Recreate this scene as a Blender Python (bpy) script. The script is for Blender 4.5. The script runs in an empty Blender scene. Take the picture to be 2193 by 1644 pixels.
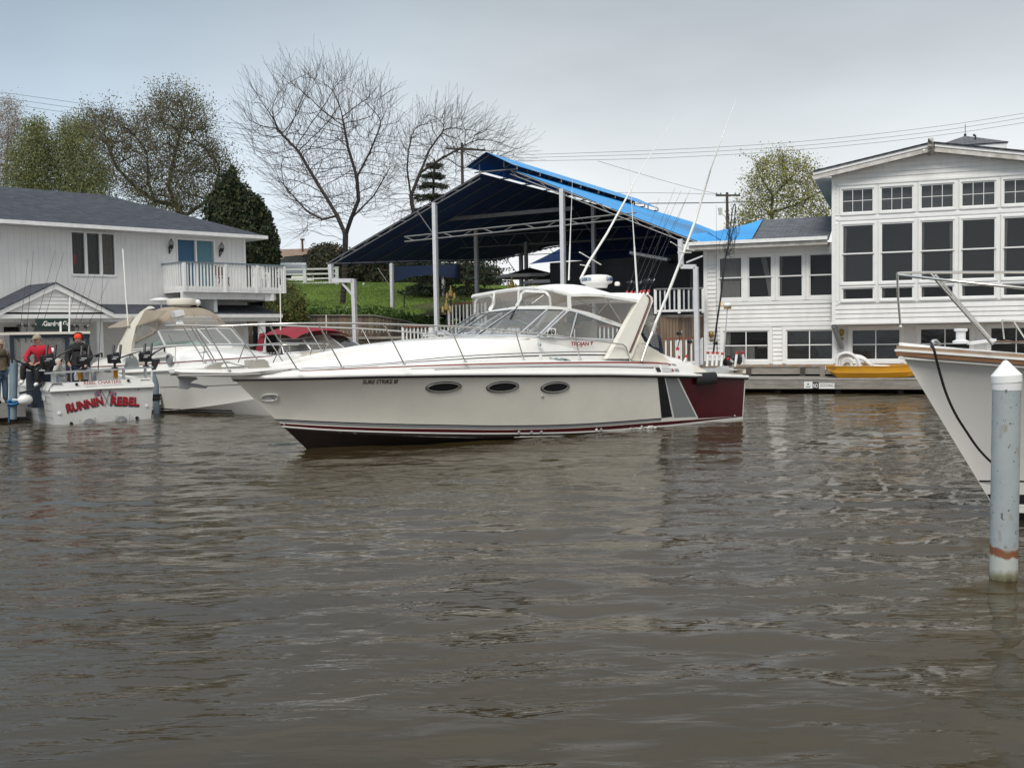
import bpy, math, random
import numpy as np
from mathutils import Vector, Matrix, noise as mnoise
random.seed(7); rng=np.random.default_rng(7)
SC=bpy.context.scene
# ---------------- camera ----------------
FPX=2200.; CX,CY=1096.5,822.; CAMH=2.2
_p=math.atan((822-708)/FPX); _r=0.017
FW=np.array([0,math.cos(_p),-math.sin(_p)]); _rt=np.array([1.,0,0]); _up=np.cross(_rt,FW)
RT=math.cos(_r)*_rt-math.sin(_r)*_up; UP=math.cos(_r)*_up+math.sin(_r)*_rt
CAM=np.array([0,0,CAMH])
cd=bpy.data.cameras.new('camera'); cam=bpy.data.objects.new('camera',cd); SC.collection.objects.link(cam)
cd.sensor_width=36; cd.sensor_fit='HORIZONTAL'; cd.lens=36*FPX/2193.; cd.clip_start=.1; cd.clip_end=3000
M=Matrix.Identity(4)
for i in range(3):
    M[i][0]=RT[i]; M[i][1]=UP[i]; M[i][2]=-FW[i]; M[i][3]=CAM[i]
cam.matrix_world=M; SC.camera=cam
# ---------------- world / light ----------------
SUN_EL=math.radians(48); SUN_AZ=math.radians(200)
w=bpy.data.worlds.new('World'); SC.world=w; w.use_nodes=True
nt=w.node_tree; N=nt.nodes; L=nt.links; N.clear()
out=N.new('ShaderNodeOutputWorld'); bg=N.new('ShaderNodeBackground'); bg.inputs['Strength'].default_value=.1
sky=N.new('ShaderNodeTexSky'); sky.sky_type='NISHITA'; sky.sun_disc=False; sky.sun_elevation=SUN_EL; sky.sun_rotation=SUN_AZ; sky.dust_density=3
tc=N.new('ShaderNodeTexCoord'); sep=N.new('ShaderNodeSeparateXYZ'); L.new(tc.outputs['Generated'],sep.inputs[0])
ramp=N.new('ShaderNodeValToRGB'); L.new(sep.outputs['Z'],ramp.inputs[0])
cr=ramp.color_ramp; cr.elements[0].position=0; cr.elements[0].color=(10.2,10.2,10.2,1); cr.elements[1].position=1; cr.elements[1].color=(11.5,11.7,12,1)
for pos,c in [(.07,(9.2,9.3,9.35)),(.125,(8.1,8.35,8.5)),(.19,(6.6,6.95,7.15)),(.29,(4.9,5.35,5.65)),(.37,(4.3,4.75,5.1)),(.6,(8.8,9.0,9.2))]:
    e=cr.elements.new(pos); e.color=(*c,1)
# cloud cover : broad soft variation
mp=N.new('ShaderNodeMapping'); mp.inputs['Scale'].default_value=(1,1,3.2); L.new(tc.outputs['Generated'],mp.inputs[0])
nz=N.new('ShaderNodeTexNoise'); nz.inputs['Scale'].default_value=1.7; nz.inputs['Detail'].default_value=5; nz.inputs['Roughness'].default_value=.5; L.new(mp.outputs[0],nz.inputs['Vector'])
mr=N.new('ShaderNodeMapRange'); mr.inputs[1].default_value=.3; mr.inputs[2].default_value=.7; mr.inputs[3].default_value=.80; mr.inputs[4].default_value=1.16; L.new(nz.outputs[0],mr.inputs[0])
mul=N.new('ShaderNodeVectorMath'); mul.operation='SCALE'; L.new(ramp.outputs[0],mul.inputs[0]); L.new(mr.outputs[0],mul.inputs['Scale'])
# thinner, bluer cloud to the west (screen left)
sx=N.new('ShaderNodeMapRange'); sx.inputs[1].default_value=-.5; sx.inputs[2].default_value=.02; sx.inputs[3].default_value=.72; sx.inputs[4].default_value=.0; L.new(sep.outputs['X'],sx.inputs[0])
tint=N.new('ShaderNodeMix'); tint.data_type='RGBA'; tint.blend_type='MULTIPLY'; L.new(sx.outputs[0],tint.inputs[0]); L.new(mul.outputs[0],tint.inputs[6]); tint.inputs[7].default_value=(.68,.87,1.06,1)
mx=N.new('ShaderNodeMix'); mx.data_type='RGBA'; mx.inputs[0].default_value=.9; L.new(sky.outputs[0],mx.inputs[6]); L.new(tint.outputs[2],mx.inputs[7])
L.new(mx.outputs[2],bg.inputs[0]); L.new(bg.outputs[0],out.inputs[0])
sd=bpy.data.lights.new('sun','SUN'); sd.energy=2.1; sd.angle=math.radians(22); sd.color=(1,.94,.85)
so=bpy.data.objects.new('sun',sd); SC.collection.objects.link(so)
# sun stands behind and left of the camera
_sdir=Vector((math.sin(SUN_AZ)*math.cos(SUN_EL),math.cos(SUN_AZ)*math.cos(SUN_EL),math.sin(SUN_EL)))
so.rotation_euler=_sdir.to_track_quat('Z','Y').to_euler()
SC.view_settings.view_transform='Standard'; SC.view_settings.look='None'; SC.view_settings.gamma=1; SC.view_settings.exposure=.1
SC.view_settings.use_curve_mapping=False
SC.cycles.max_bounces=8; SC.cycles.transparent_max_bounces=24

# ---------------- helpers ----------------
def ray(x,y): return FW*FPX+RT*(x-CX)-UP*(y-CY)
def PY(x,y,Y): d=ray(x,y); return CAM+d*(Y/d[1])
def PZ(x,y,z): d=ray(x,y); return CAM+d*((z-CAMH)/d[2])
Z3=np.array([0,0,1.])
class Fr:
    """vertical frame: a along, b outward, c up"""
    def __init__(s,o,ang,d=None,n=None):
        s.o=np.array(o,float); s.d=np.array(d if d is not None else [math.cos(ang),math.sin(ang),0],float)
        s.n=np.array(n if n is not None else [math.sin(ang),-math.cos(ang),0],float)
    def pt(s,a,b,c): return s.o+a*s.d+b*s.n+c*Z3
    def __call__(s,a,b,c): return s.pt(a,b,c)
    def hit(s,x,y,b=0.):
        d=ray(x,y); k=(b-np.dot(CAM-s.o,s.n))/np.dot(d,s.n); P=CAM+d*k
        return float(np.dot(P-s.o,s.d)),float(P[2]-s.o[2])
    def P(s,x,y,b=0.):
        a,c=s.hit(x,y,b); return s.pt(a,b,c)
    def loc(s,P): P=np.array(P)-s.o; return float(np.dot(P,s.d)),float(np.dot(P,s.n)),float(P[2])
def tag(o,label=None,cat=None,group=None,kind=None):
    if label: o['label']=label
    if cat: o['category']=cat
    if group: o['group']=group
    if kind: o['kind']=kind
    return o
def root(name,loc,label,cat,group=None):
    o=bpy.data.objects.new(name,None); SC.collection.objects.link(o); o.location=[float(q) for q in loc]; o.empty_display_size=.2
    return tag(o,label,cat,group)
def wloc(o):
    l=Vector((0,0,0))
    while o is not None: l+=o.location; o=o.parent
    return l
class MB:
    def __init__(s): s.v=[]; s.f=[]; s.m=[]; s.cur=0
    def add(s,vs,fs):
        n=len(s.v); s.v.extend([tuple(float(q) for q in p) for p in vs])
        for f in fs: s.f.append(tuple(i+n for i in f)); s.m.append(s.cur)
        return s
    def hexa(s,p):  # 8 pts: bottom 4 ccw, top 4
        return s.add(p,[(0,3,2,1),(4,5,6,7),(0,1,5,4),(1,2,6,5),(2,3,7,6),(3,0,4,7)])
    def box(s,fr,a0,a1,b0,b1,c0,c1):
        return s.hexa([fr.pt(*q) for q in [(a0,b1,c0),(a1,b1,c0),(a1,b0,c0),(a0,b0,c0),(a0,b1,c1),(a1,b1,c1),(a1,b0,c1),(a0,b0,c1)]])
    def bar(s,p,q,w,h,upv=Z3):
        p=np.array(p,float); q=np.array(q,float); d=q-p; d=d/np.linalg.norm(d)
        sd=np.cross(d,upv); 
        if np.linalg.norm(sd)<1e-3: sd=np.cross(d,np.array([1.,0,0]))
        sd/=np.linalg.norm(sd); u=np.cross(sd,d); a=sd*w/2; b=u*h/2
        return s.hexa([p-a-b,p+a-b,q+a-b,q-a-b,p-a+b,p+a+b,q+a+b,q-a+b])
    def tube(s,pts,r,n=8,cap=True):
        pts=[np.array(p,float) for p in pts]; k=len(pts)
        rs=[r]*k if np.isscalar(r) else list(r)
        vs=[]; ref=None
        for i in range(k):
            t=pts[min(i+1,k-1)]-pts[max(i-1,0)]; t=t/(np.linalg.norm(t)+1e-12)
            if ref is None: ref=np.cross(t,[0,0,1.]) if abs(t[2])<.9 else np.cross(t,[1.,0,0])
            ref=ref-t*np.dot(ref,t); ref/=np.linalg.norm(ref)+1e-12; o=np.cross(t,ref)
            for j in range(n):
                a=2*math.pi*j/n; vs.append(pts[i]+rs[i]*(math.cos(a)*ref+math.sin(a)*o))
        fs=[(i*n+j,i*n+(j+1)%n,(i+1)*n+(j+1)%n,(i+1)*n+j) for i in range(k-1) for j in range(n)]
        if cap: fs+= [tuple(range(n-1,-1,-1)),tuple(range((k-1)*n,k*n))]
        return s.add(vs,fs)
    def prism(s,poly,off):
        n=len(poly); poly=[np.array(p,float) for p in poly]; off=np.array(off,float)
        return s.add(poly+[p+off for p in poly],[tuple(range(n-1,-1,-1)),tuple(range(n,2*n))]+[(i,(i+1)%n,n+(i+1)%n,n+i) for i in range(n)])
    def poly(s,pts): return s.add(pts,[tuple(range(len(pts)))])
    def loft(s,secs,closed=False,caps=False):
        n=len(secs[0]); vs=[p for q in secs for p in q]; m=n if closed else n-1
        fs=[(i*n+j,i*n+(j+1)%n,(i+1)*n+(j+1)%n,(i+1)*n+j) for i in range(len(secs)-1) for j in range(m)]
        if caps: fs+=[tuple(range(n-1,-1,-1)),tuple(range((len(secs)-1)*n,len(secs)*n))]
        return s.add(vs,fs)
    def lathe(s,c,prof,n=16,ax=None):
        c=np.array(c,float)
        if ax is None: X=np.array([1.,0,0]);Y=np.array([0,1.,0]);Zv=Z3
        else:
            Zv=np.array(ax,float); Zv/=np.linalg.norm(Zv); X=np.cross(Zv,[0,0,1.]) if abs(Zv[2])<.9 else np.cross(Zv,[1.,0,0]); X/=np.linalg.norm(X); Y=np.cross(Zv,X)
        secs=[[c+Zv*z+r*(math.cos(2*math.pi*j/n)*X+math.sin(2*math.pi*j/n)*Y) for j in range(n)] for r,z in prof]
        return s.loft(secs,True,True)
    def ball(s,c,r,n=12,sc=(1,1,1)):
        c=np.array(c,float); secs=[]
        m=max(4,n//2)
        for i in range(m+1):
            ph=-math.pi/2+math.pi*i/m; rr=max(1e-4,math.cos(ph))*r
            secs.append([c+np.array([rr*math.cos(2*math.pi*j/n)*sc[0],rr*math.sin(2*math.pi*j/n)*sc[1],r*math.sin(ph)*sc[2]]) for j in range(n)])
        return s.loft(secs,True,True)
    def build(s,name,mat,parent=None,smooth=None,kind=None,label=None,local=False,recalc=True):
        me=bpy.data.meshes.new(name)
        off=Vector((0,0,0)) if local or parent is None else wloc(parent)
        me.from_pydata([(x-off[0],y-off[1],z-off[2]) for x,y,z in s.v],[],s.f)
        for mm in (mat if isinstance(mat,(list,tuple)) else [mat]): me.materials.append(mm)
        if isinstance(mat,(list,tuple)): me.polygons.foreach_set('material_index',s.m)
        if recalc:
            import bmesh
            b=bmesh.new(); b.from_mesh(me); bmesh.ops.recalc_face_normals(b,faces=b.faces); b.to_mesh(me); b.free()
        if smooth is not None:
            me.shade_smooth(); me.set_sharp_from_angle(angle=math.radians(smooth))
        me.update()
        return link(name,me,parent,kind,label)
def link(name,me,parent=None,kind=None,label=None,loc=None):
    o=bpy.data.objects.new(name,me); SC.collection.objects.link(o)
    if parent is not None: o.parent=parent
    if kind: o['kind']=kind
    if label: o['label']=label
    if loc is not None: o.location=[float(q) for q in loc]
    return o
def inst(name,me,parent,Pw,X,Yv,Zv,kind=None):
    """instance of shared mesh with local axes given in world, at world point Pw"""
    o=link(name,me,parent,kind); pl=wloc(parent) if parent is not None else Vector((0,0,0))
    m=Matrix.Identity(4)
    for i in range(3): m[i][0]=X[i]; m[i][1]=Yv[i]; m[i][2]=Zv[i]; m[i][3]=Pw[i]-pl[i]
    o.matrix_local=m; return o
# ---------------- materials ----------------
def mat(name,col,rough=.5,metal=0.,var=0.,vs=6.,bump=0.,bs=40.,alpha=None,col2=None,spec=.5,trans=0.,stretch=None,coat=0.,emit=0.):
    m=bpy.data.materials.new(name); m.use_nodes=True; nt=m.node_tree; b=nt.nodes['Principled BSDF']
    b.inputs['Base Color'].default_value=(*col,1); b.inputs['Roughness'].default_value=rough; b.inputs['Metallic'].default_value=metal
    b.inputs['Specular IOR Level'].default_value=spec; b.inputs['Transmission Weight'].default_value=trans; b.inputs['Coat Weight'].default_value=coat
    if emit: b.inputs['Emission Color'].default_value=(*col,1); b.inputs['Emission Strength'].default_value=emit
    if alpha is not None: b.inputs['Alpha'].default_value=alpha
    tc=None
    if var or bump or col2:
        tc=nt.nodes.new('ShaderNodeTexCoord'); g=nt.nodes.new('ShaderNodeNewGeometry'); src=g.outputs['Position']
        if stretch:
            mp=nt.nodes.new('ShaderNodeMapping'); mp.inputs['Scale'].default_value=stretch; nt.links.new(src,mp.inputs[0]); src=mp.outputs[0]
    if var or col2:
        n=nt.nodes.new('ShaderNodeTexNoise'); n.inputs['Scale'].default_value=vs; n.inputs['Detail'].default_value=6; n.inputs['Roughness'].default_value=.62; nt.links.new(src,n.inputs['Vector'])
        r=nt.nodes.new('ShaderNodeMapRange'); r.inputs[1].default_value=.3; r.inputs[2].default_value=.7; nt.links.new(n.outputs[0],r.inputs[0])
        mx=nt.nodes.new('ShaderNodeMix'); mx.data_type='RGBA'; nt.links.new(r.outputs[0],mx.inputs[0])
        c2=col2 or tuple(max(0,q*(1-var)) for q in col); c1=col if col2 else tuple(min(1,q*(1+var*.5)) for q in col)
        mx.inputs[6].default_value=(*c2,1); mx.inputs[7].default_value=(*c1,1); nt.links.new(mx.outputs[2],b.inputs['Base Color'])
    if bump:
        n=nt.nodes.new('ShaderNodeTexNoise'); n.inputs['Scale'].default_value=bs; n.inputs['Detail'].default_value=4; nt.links.new(src,n.inputs['Vector'])
        bp=nt.nodes.new('ShaderNodeBump'); bp.inputs['Strength'].default_value=min(1,bump); bp.inputs['Distance'].default_value=.01; nt.links.new(n.outputs[0],bp.inputs['Height']); nt.links.new(bp.outputs[0],b.inputs['Normal'])
    return m
def text(s,name,m,parent,O,X,Yv,size,thick=.002,align='CENTER',shear=0,bold=0,space=1.,width=None):
    """lettering: O world origin, X reading direction, Yv up direction"""
    c=bpy.data.curves.new(name,'FONT'); c.body=s; c.size=size; c.extrude=thick; c.align_x=align; c.shear=shear; c.offset=bold; c.space_character=space
    t=bpy.data.objects.new(name,c); SC.collection.objects.link(t)
    dg=bpy.context.evaluated_depsgraph_get(); me=bpy.data.meshes.new_from_object(t.evaluated_get(dg)); bpy.data.objects.remove(t)
    me.materials.clear(); me.materials.append(m); me.name=name
    X=np.array(X,float); X/=np.linalg.norm(X); Yv=np.array(Yv,float); Yv-=X*np.dot(X,Yv); Yv/=np.linalg.norm(Yv); Zv=np.cross(X,Yv)
    if width:
        xs=[v.co.x for v in me.vertices]; k=width/(max(xs)-min(xs))
        for v in me.vertices: v.co.x*=k
    return inst(name,me,parent,O,X,Yv,Zv)
M_white=mat('gelcoat_white',(.8,.79,.75),.22,var=.06,vs=.8,coat=.3)
M_cream=mat('gelcoat_cream',(.74,.70,.60),.3,var=.05,vs=1.2,coat=.2)
M_hull=mat('gelcoat_hull',(.84,.81,.72),.16,var=.08,vs=.9,coat=.3)
M_rail=mat('stainless',(.62,.60,.56),.22,.9,bump=.0)
M_wpaint=mat('white_paint',(.74,.74,.75),.55,var=.1,vs=3,bump=.1,bs=30)
M_trim=mat('white_trim',(.80,.80,.785),.5,var=.14,vs=5)
M_black=mat('black_plastic',(.012,.012,.014),.45)
M_blackg=mat('black_gloss',(.015,.016,.02),.12)
M_grey=mat('grey_vinyl',(.24,.25,.255),.35)
M_lgrey=mat('light_grey_vinyl',(.5,.5,.49),.35)
M_maroon=mat('maroon_paint',(.075,.004,.008),.3,var=.2,vs=2)
M_redline=mat('red_brown_line',(.22,.045,.035),.35)
M_bottom=mat('bottom_paint',(.022,.012,.010),.6,var=.4,vs=5)
M_rubber=mat('black_rubber',(.015,.015,.016),.6)
M_glass=mat('boat_glass',(.25,.26,.25),.05,alpha=.27,spec=.8)  # pale grey base colour stands in for reflections on the glass
M_glassd=mat('tinted_glass',(.02,.022,.022),.05,alpha=.86,spec=.8)
M_vinyl=mat('clear_vinyl',(.45,.43,.40),.18,alpha=.2,bump=.3,bs=1.6)
M_canvas=mat('white_canvas',(.82,.82,.79),.75,var=.05,vs=2,bump=.25,bs=5)
M_alu=mat('aluminium',(.6,.61,.62),.4,.7,var=.1,vs=9)
M_chrome=mat('chrome',(.7,.7,.7),.12,1.)
M_red=mat('red_plastic',(.45,.02,.02),.4)
M_blue=mat('blue_print',(.02,.06,.16),.4)
M_wplastic=mat('white_plastic',(.8,.8,.78),.35)
M_dark=mat('dark_interior',(.02,.02,.02),.8)
M_seat=mat('beige_vinyl',(.42,.38,.31),.6,var=.1)
M_green=mat('dash_green',(.35,.55,.45),.6)
# ---------------- water ----------------
def water_mat():
    m=bpy.data.materials.new('murky_water'); m.use_nodes=True; nt=m.node_tree; b=nt.nodes['Principled BSDF']; N=nt.nodes; L=nt.links
    b.inputs['Base Color'].default_value=(.052,.043,.028,1); b.inputs['Roughness'].default_value=.045; b.inputs['IOR'].default_value=1.333
    g=N.new('ShaderNodeNewGeometry')
    def noise(scale,sx,sy,rot,detail,rough,dist=0.):
        mp=N.new('ShaderNodeMapping'); mp.inputs['Scale'].default_value=(sx,sy,1); mp.inputs['Rotation'].default_value=(0,0,rot); L.new(g.outputs['Position'],mp.inputs[0])
        n=N.new('ShaderNodeTexNoise'); n.inputs['Scale'].default_value=scale; n.inputs['Detail'].default_value=detail; n.inputs['Roughness'].default_value=rough; n.inputs['Distortion'].default_value=dist; L.new(mp.outputs[0],n.inputs['Vector']); return n
    a=noise(6.,.30,1.0,.10,2,.45,.5)     # hand-wide ripples
    c=noise(22,.35,1,-.15,2,.5,.3)  # fine chop
    # patches of calmer water
    q=noise(.42,.4,1,.2,3,.55)
    mr=N.new('ShaderNodeMapRange'); mr.inputs[1].default_value=.35; mr.inputs[2].default_value=.65; mr.inputs[3].default_value=.18; mr.inputs[4].default_value=1.15; L.new(q.outputs[0],mr.inputs[0])
    s=N.new('ShaderNodeMath'); s.operation='MULTIPLY_ADD'; L.new(c.outputs[0],s.inputs[0]); s.inputs[1].default_value=.12; L.new(a.outputs[0],s.inputs[2])
    t=N.new('ShaderNodeMath'); t.operation='MULTIPLY'; L.new(s.outputs[0],t.inputs[0]); L.new(mr.outputs[0],t.inputs[1])
    bp=N.new('ShaderNodeBump'); bp.inputs['Strength'].default_value=1; bp.inputs['Distance'].default_value=.024; L.new(t.outputs[0],bp.inputs['Height']); L.new(bp.outputs[0],b.inputs['Normal'])
    # silt streaks
    k=noise(.9,.3,1,.1,4,.6); mx=N.new('ShaderNodeMix'); mx.data_type='RGBA'; L.new(k.outputs[0],mx.inputs[0]); mx.inputs[6].default_value=(.026,.0185,.0075,1); mx.inputs[7].default_value=(.054,.039,.017,1); L.new(mx.outputs[2],b.inputs['Base Color'])
    return m
M_water=water_mat()
def make_water():
    # graded sheet with real waves; rows tighten toward the quay in view
    xs=np.concatenate([np.linspace(-60,-16,30)[:-1],np.linspace(-16,16,560),np.linspace(16,60,30)[1:]])
    ys=np.concatenate([np.linspace(-40,3,40)[:-1],3*np.power(38/3,np.linspace(0,1,760)),np.linspace(38,90,30)[1:]])
    X,Y=np.meshgrid(xs,ys)
    Zz=np.zeros_like(X)
    r=np.random.default_rng(3)
    for i in range(46):
        lam=.30*np.power(6,r.random()); an=r.normal(1.5,.26) if i%4 else r.normal(1.2,.7); k=2*math.pi/lam; ph=r.random()*6.28
        amp=.0037*np.power(lam,.9)*(.5+r.random())
        wob=.6*np.sin(X*.33+ph*2)+.6*np.cos(Y*.27+ph)
        env=.5+.5*np.sin(X*.21*np.cos(ph)+Y*.25*np.sin(ph)+ph)
        Zz+=amp*env*np.sin(k*(X*math.cos(an)+Y*math.sin(an))+ph+wob)
    Zz-=Zz.mean()
    n0,n1=X.shape
    V=np.stack([X,Y,Zz],-1).reshape(-1,3)
    idx=np.arange(n0*n1).reshape(n0,n1); q=np.stack([idx[:-1,:-1],idx[:-1,1:],idx[1:,1:],idx[1:,:-1]],-1).reshape(-1,4)
    me=bpy.data.meshes.new('water'); me.vertices.add(len(V)); me.vertices.foreach_set('co',V.ravel()); me.loops.add(q.size); me.loops.foreach_set('vertex_index',q.ravel().astype(np.int32))
    me.polygons.add(len(q)); me.polygons.foreach_set('loop_start',np.arange(0,q.size,4,dtype=np.int32)); me.update(calc_edges=True); me.shade_smooth()
    me.materials.append(M_water); return link('water',me,None,'structure')
make_water()
# ---------------- express cruiser ----------------
def interp(x,tab):
    return float(np.interp(x,[t[0] for t in tab],[t[1] for t in tab]))
def catmull(tab,n=8):
    out=[]; P=[np.array(p,float) for p in tab]
    for i in range(len(P)-1):
        p0=P[max(i-1,0)];p1=P[i];p2=P[i+1];p3=P[min(i+2,len(P)-1)]
        for k in range(n):
            t=k/n; out.append(.5*((2*p1)+(-p0+p2)*t+(2*p0-5*p1+4*p2-p3)*t*t+(-p0+3*p1-3*p2+p3)*t**3))
    out.append(P[-1]); return out
class Hull:
    def __init__(s,fr,L,Lw,B,Bt,zs,zc_bow,chine_b,stem=None):
        s.fr=fr; s.L=L; s.Lw=Lw; s.B=B; s.Bt=Bt; s._zs=zs; s.zcb=zc_bow; s.cb=chine_b; s.um=.42*L
        s.uc=Lw+(L-Lw)*zc_bow/s.zs(L)
    def zs(s,u): return interp(u,s._zs)
    def vs(s,u):
        if u<s.um: return s.Bt+(s.B-s.Bt)*math.sin(math.pi/2*max(0,u)/s.um)
        t=min(1,(u-s.um)/(s.L-s.um)); return s.B*(1-t**2.35)
    def zk(s,u):
        if u>=s.Lw: return (u-s.Lw)/(s.L-s.Lw)*s.zs(s.L)
        return -.7*(1-math.exp(-(s.Lw-u)*1.1))
    def zc(s,u):
        z=-.02+ (s.zcb+.02)*max(0,(u-.35*s.L)/(s.uc-.35*s.L))**2.0
        return max(min(z,s.zcb+1),s.zk(u)) if u<s.uc else s.zk(u)
    def vc(s,u):
        u0=.33*s.L
        if u<=u0: return s.cb
        if u>=s.uc: return 0.
        return s.cb*(1-((u-u0)/(s.uc-u0))**2.3)
    def v(s,u,z):
        zs,zc=s.zs(u),s.zc(u); vs,vc=s.vs(u),s.vc(u)
        if z>=zc:
            t=min(1.2,(z-zc)/max(1e-3,zs-zc)); p=1+.55*max(0,min(1,(u-.5*s.L)/(.4*s.L))); return vc+(vs-vc)*t**p
        zk=s.zk(u); return vc*max(0,(z-zk))/max(1e-3,zc-zk)
    def hit(s,x,y):
        v=s.B
        for _ in range(40):
            u,z=s.fr.hit(x,y,v); v=.5*v+.5*s.v(min(u,s.L),z)
        return u,z
    def at(s,u,z,off=0.): 
        return s.fr.pt(u,s.v(u,z)+off,z)
    def mesh(s,mside,mbot,parent,side_n=12):
        us=np.concatenate([np.linspace(0,s.um,14)[:-1],s.um+(s.L-s.um)*np.sin(np.linspace(0,math.pi/2,30))])
        A=MB(); Bm=MB()
        for sg in (1,-1):
            secs=[];bs=[]
            for u in us:
                zc,zs,zk=s.zc(u),s.zs(u),s.zk(u)
                secs.append([s.fr.pt(u,sg*s.v(u,zc+(zs-zc)*k/side_n),zc+(zs-zc)*k/side_n) for k in range(side_n+1)])
                bs.append([s.fr.pt(u,sg*s.vc(u)*k/3,zk+(zc-zk)*k/3) for k in range(4)])
            A.loft(secs); Bm.loft(bs)
        # transom
        tp=[s.fr.pt(0,s.v(0,z),z) for z in np.linspace(s.zc(0),s.zs(0),6)]; tn=[s.fr.pt(0,-s.v(0,z),z) for z in np.linspace(s.zc(0),s.zs(0),6)]
        A.loft([tp,tn]); Bm.poly([s.fr.pt(0,0,s.zk(0)),s.fr.pt(0,s.vc(0),s.zc(0)),s.fr.pt(0,-s.vc(0),s.zc(0))])
        A.build('hull',mside,parent,smooth=40); Bm.build('hull_bottom',mbot,parent,smooth=40)
    def band(s,name,m,parent,top,bot,n=40,off=.003,sides=(1,),thick=True,smooth=60,build=True,mb=None):
        """strip on the hull: top/bot are lists of (u,z) pairs joined station by station"""
        mb=mb or MB()
        k=5
        for sg in sides:
            secs=[]
            tt=catmull(top,max(1,n//max(1,len(top)-1))) if len(top)>2 else [np.array(top[0])+(np.array(top[1])-np.array(top[0]))*i/n for i in range(n+1)]
            bb=catmull(bot,max(1,n//max(1,len(bot)-1))) if len(bot)>2 else [np.array(bot[0])+(np.array(bot[1])-np.array(bot[0]))*i/n for i in range(n+1)]
            if len(tt)!=len(bb):
                q=np.linspace(0,1,len(tt)); bb=[np.array([np.interp(x,np.linspace(0,1,len(bb)),[p[0] for p in bb]),np.interp(x,np.linspace(0,1,len(bb)),[p[1] for p in bb])]) for x in q]
            for a,b in zip(tt,bb):
                row=[]
                for i in range(k+1):
                    u,z=a+(b-a)*i/k; u=min(u,s.L-.002); row.append(s.fr.pt(u,sg*(s.v(u,z)+off),z))
                secs.append(row)
            mb.loft(secs)
        return mb.build(name,m,parent,smooth=smooth) if build else mb

_W=PZ(655,960,0); _S=PZ(1590,897,0); _Lc=np.hypot(*(_W-_S)[:2]); _th=math.atan2((_W-_S)[1],(_W-_S)[0])+math.asin(1.75/_Lc)
_n=np.array([-math.sin(_th),math.cos(_th),0]); BF=Fr(np.array([_S[0],_S[1],0])-1.75*_n,0,d=[math.cos(_th),math.sin(_th),0],n=_n)
BO=root('motor_cruiser',BF.pt(5,0,0),'long cream motor cruiser with maroon quarter and white canvas top in the middle','boat')
BH=Hull(BF,11.86,10.46,2.0,1.86,[(0,1.09),(2,1.17),(4,1.27),(6,1.345),(8,1.40),(10,1.43),(11.86,1.44)],.42,1.76)
def refit_sheer():
    pts=[(500,812),(600,810.5),(700,808.5),(800,806),(960,804),(1100,803.5),(1300,803.5),(1460,806),(1594,810)]
    tab=[]
    for x,y in pts:
        v=1.9
        for _ in range(40):
            u,z=BF.hit(x,y,v); v=.5*v+.5*BH.vs(min(max(u,0),BH.L))
        tab.append((u,z))
    return sorted(tab)
for _ in range(3):
    _t=refit_sheer(); _t[0]=(0,_t[0][1]); BH._zs=[(u,z) for u,z in _t if u<11.8]+[(11.86,_t[-1][1])]
BH.uc=BH.Lw+(BH.L-BH.Lw)*BH.zcb/BH.zs(BH.L)
BH.mesh(M_hull,M_bottom,BO)
def pxs(pts): return [BH.hit(x,y) for x,y in pts]
# boot stripes, traced on the topsides and laid round both sides
def bstripe(m,top,bot,name='boot_stripe'):
    top=pxs(top); bot=pxs(bot); BH.band(name,m,BO,top,bot,sides=(1,-1),n=48)
BH_st=[587,700,830,960,1087,1248,1416,1500,1589]
def off(y0,d): return [(x+dd*0,y+d) for (x,y),dd in zip(y0,[0]*9)]
pin=[(588,897),(700,902),(830,906.5),(960,909),(1087,910.6),(1248,906.7),(1416,894.8)]
bstripe(M_blackg,pin,[(x+1.5,y+2.2) for x,y in pin])
g0=[(591,899.4),(700,904.3),(830,908.8),(960,911.3),(1087,912.9),(1248,909),(1416,897.2)]
bstripe(M_grey,g0,[(596,903.5),(700,909.5),(830,914.6),(960,917),(1087,918.2),(1248,913.6),(1416,900.6)])
r0=[(598,906.3),(700,912),(830,916.6),(960,918.8),(1087,920.2),(1248,915.4),(1416,903.2),(1500,897.3),(1590,890.5)]
r1=[(603,911.2),(700,918),(830,923),(960,925.6),(1087,926.2),(1248,922.8),(1416,910.6),(1500,902),(1590,892)]
bstripe(M_maroon,r0,r1)
bstripe(M_white,[(x,y+.2) for x,y in r1],[(x+2,y+3.2) for x,y in r1])
bstripe(M_bottom,[(x+2,y+3.4) for x,y in r1[:7]],[(620,924),(720,932),(840,939),(960,944),(1087,946),(1248,941),(1416,926)],'bottom_paint_edge')
# quarter graphics
def quad(name,m,tl,tr,br,bl,off=.004,sides=(1,),lift=.0):
    T=[BH.hit(*tl),BH.hit(*tr)]; B=[BH.hit(*bl),BH.hit(*br)]
    return BH.band(name,m,BO,T,B,n=8,off=off,sides=sides)
quad('black_slash',M_blackg,(1408,807.5),(1423,807.5),(1439.5,892.3),(1416.5,894.6))
quad('grey_slash',M_grey,(1424.5,807.8),(1449,808.4),(1491,892),(1442.5,894))
quad('white_pinstripe',M_white,(1450.5,808.2),(1453,808.3),(1495,894.6),(1492,894.8),off=.005)
quad('white_pinstripe',M_white,(1422.7,807.8),(1424.6,807.8),(1443.5,893.5),(1441,893.5),off=.0055)
quad('maroon_panel',M_maroon,(1453,808.3),(1594.3,811),(1589.5,890.4),(1495,895.5),off=.004)
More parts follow.
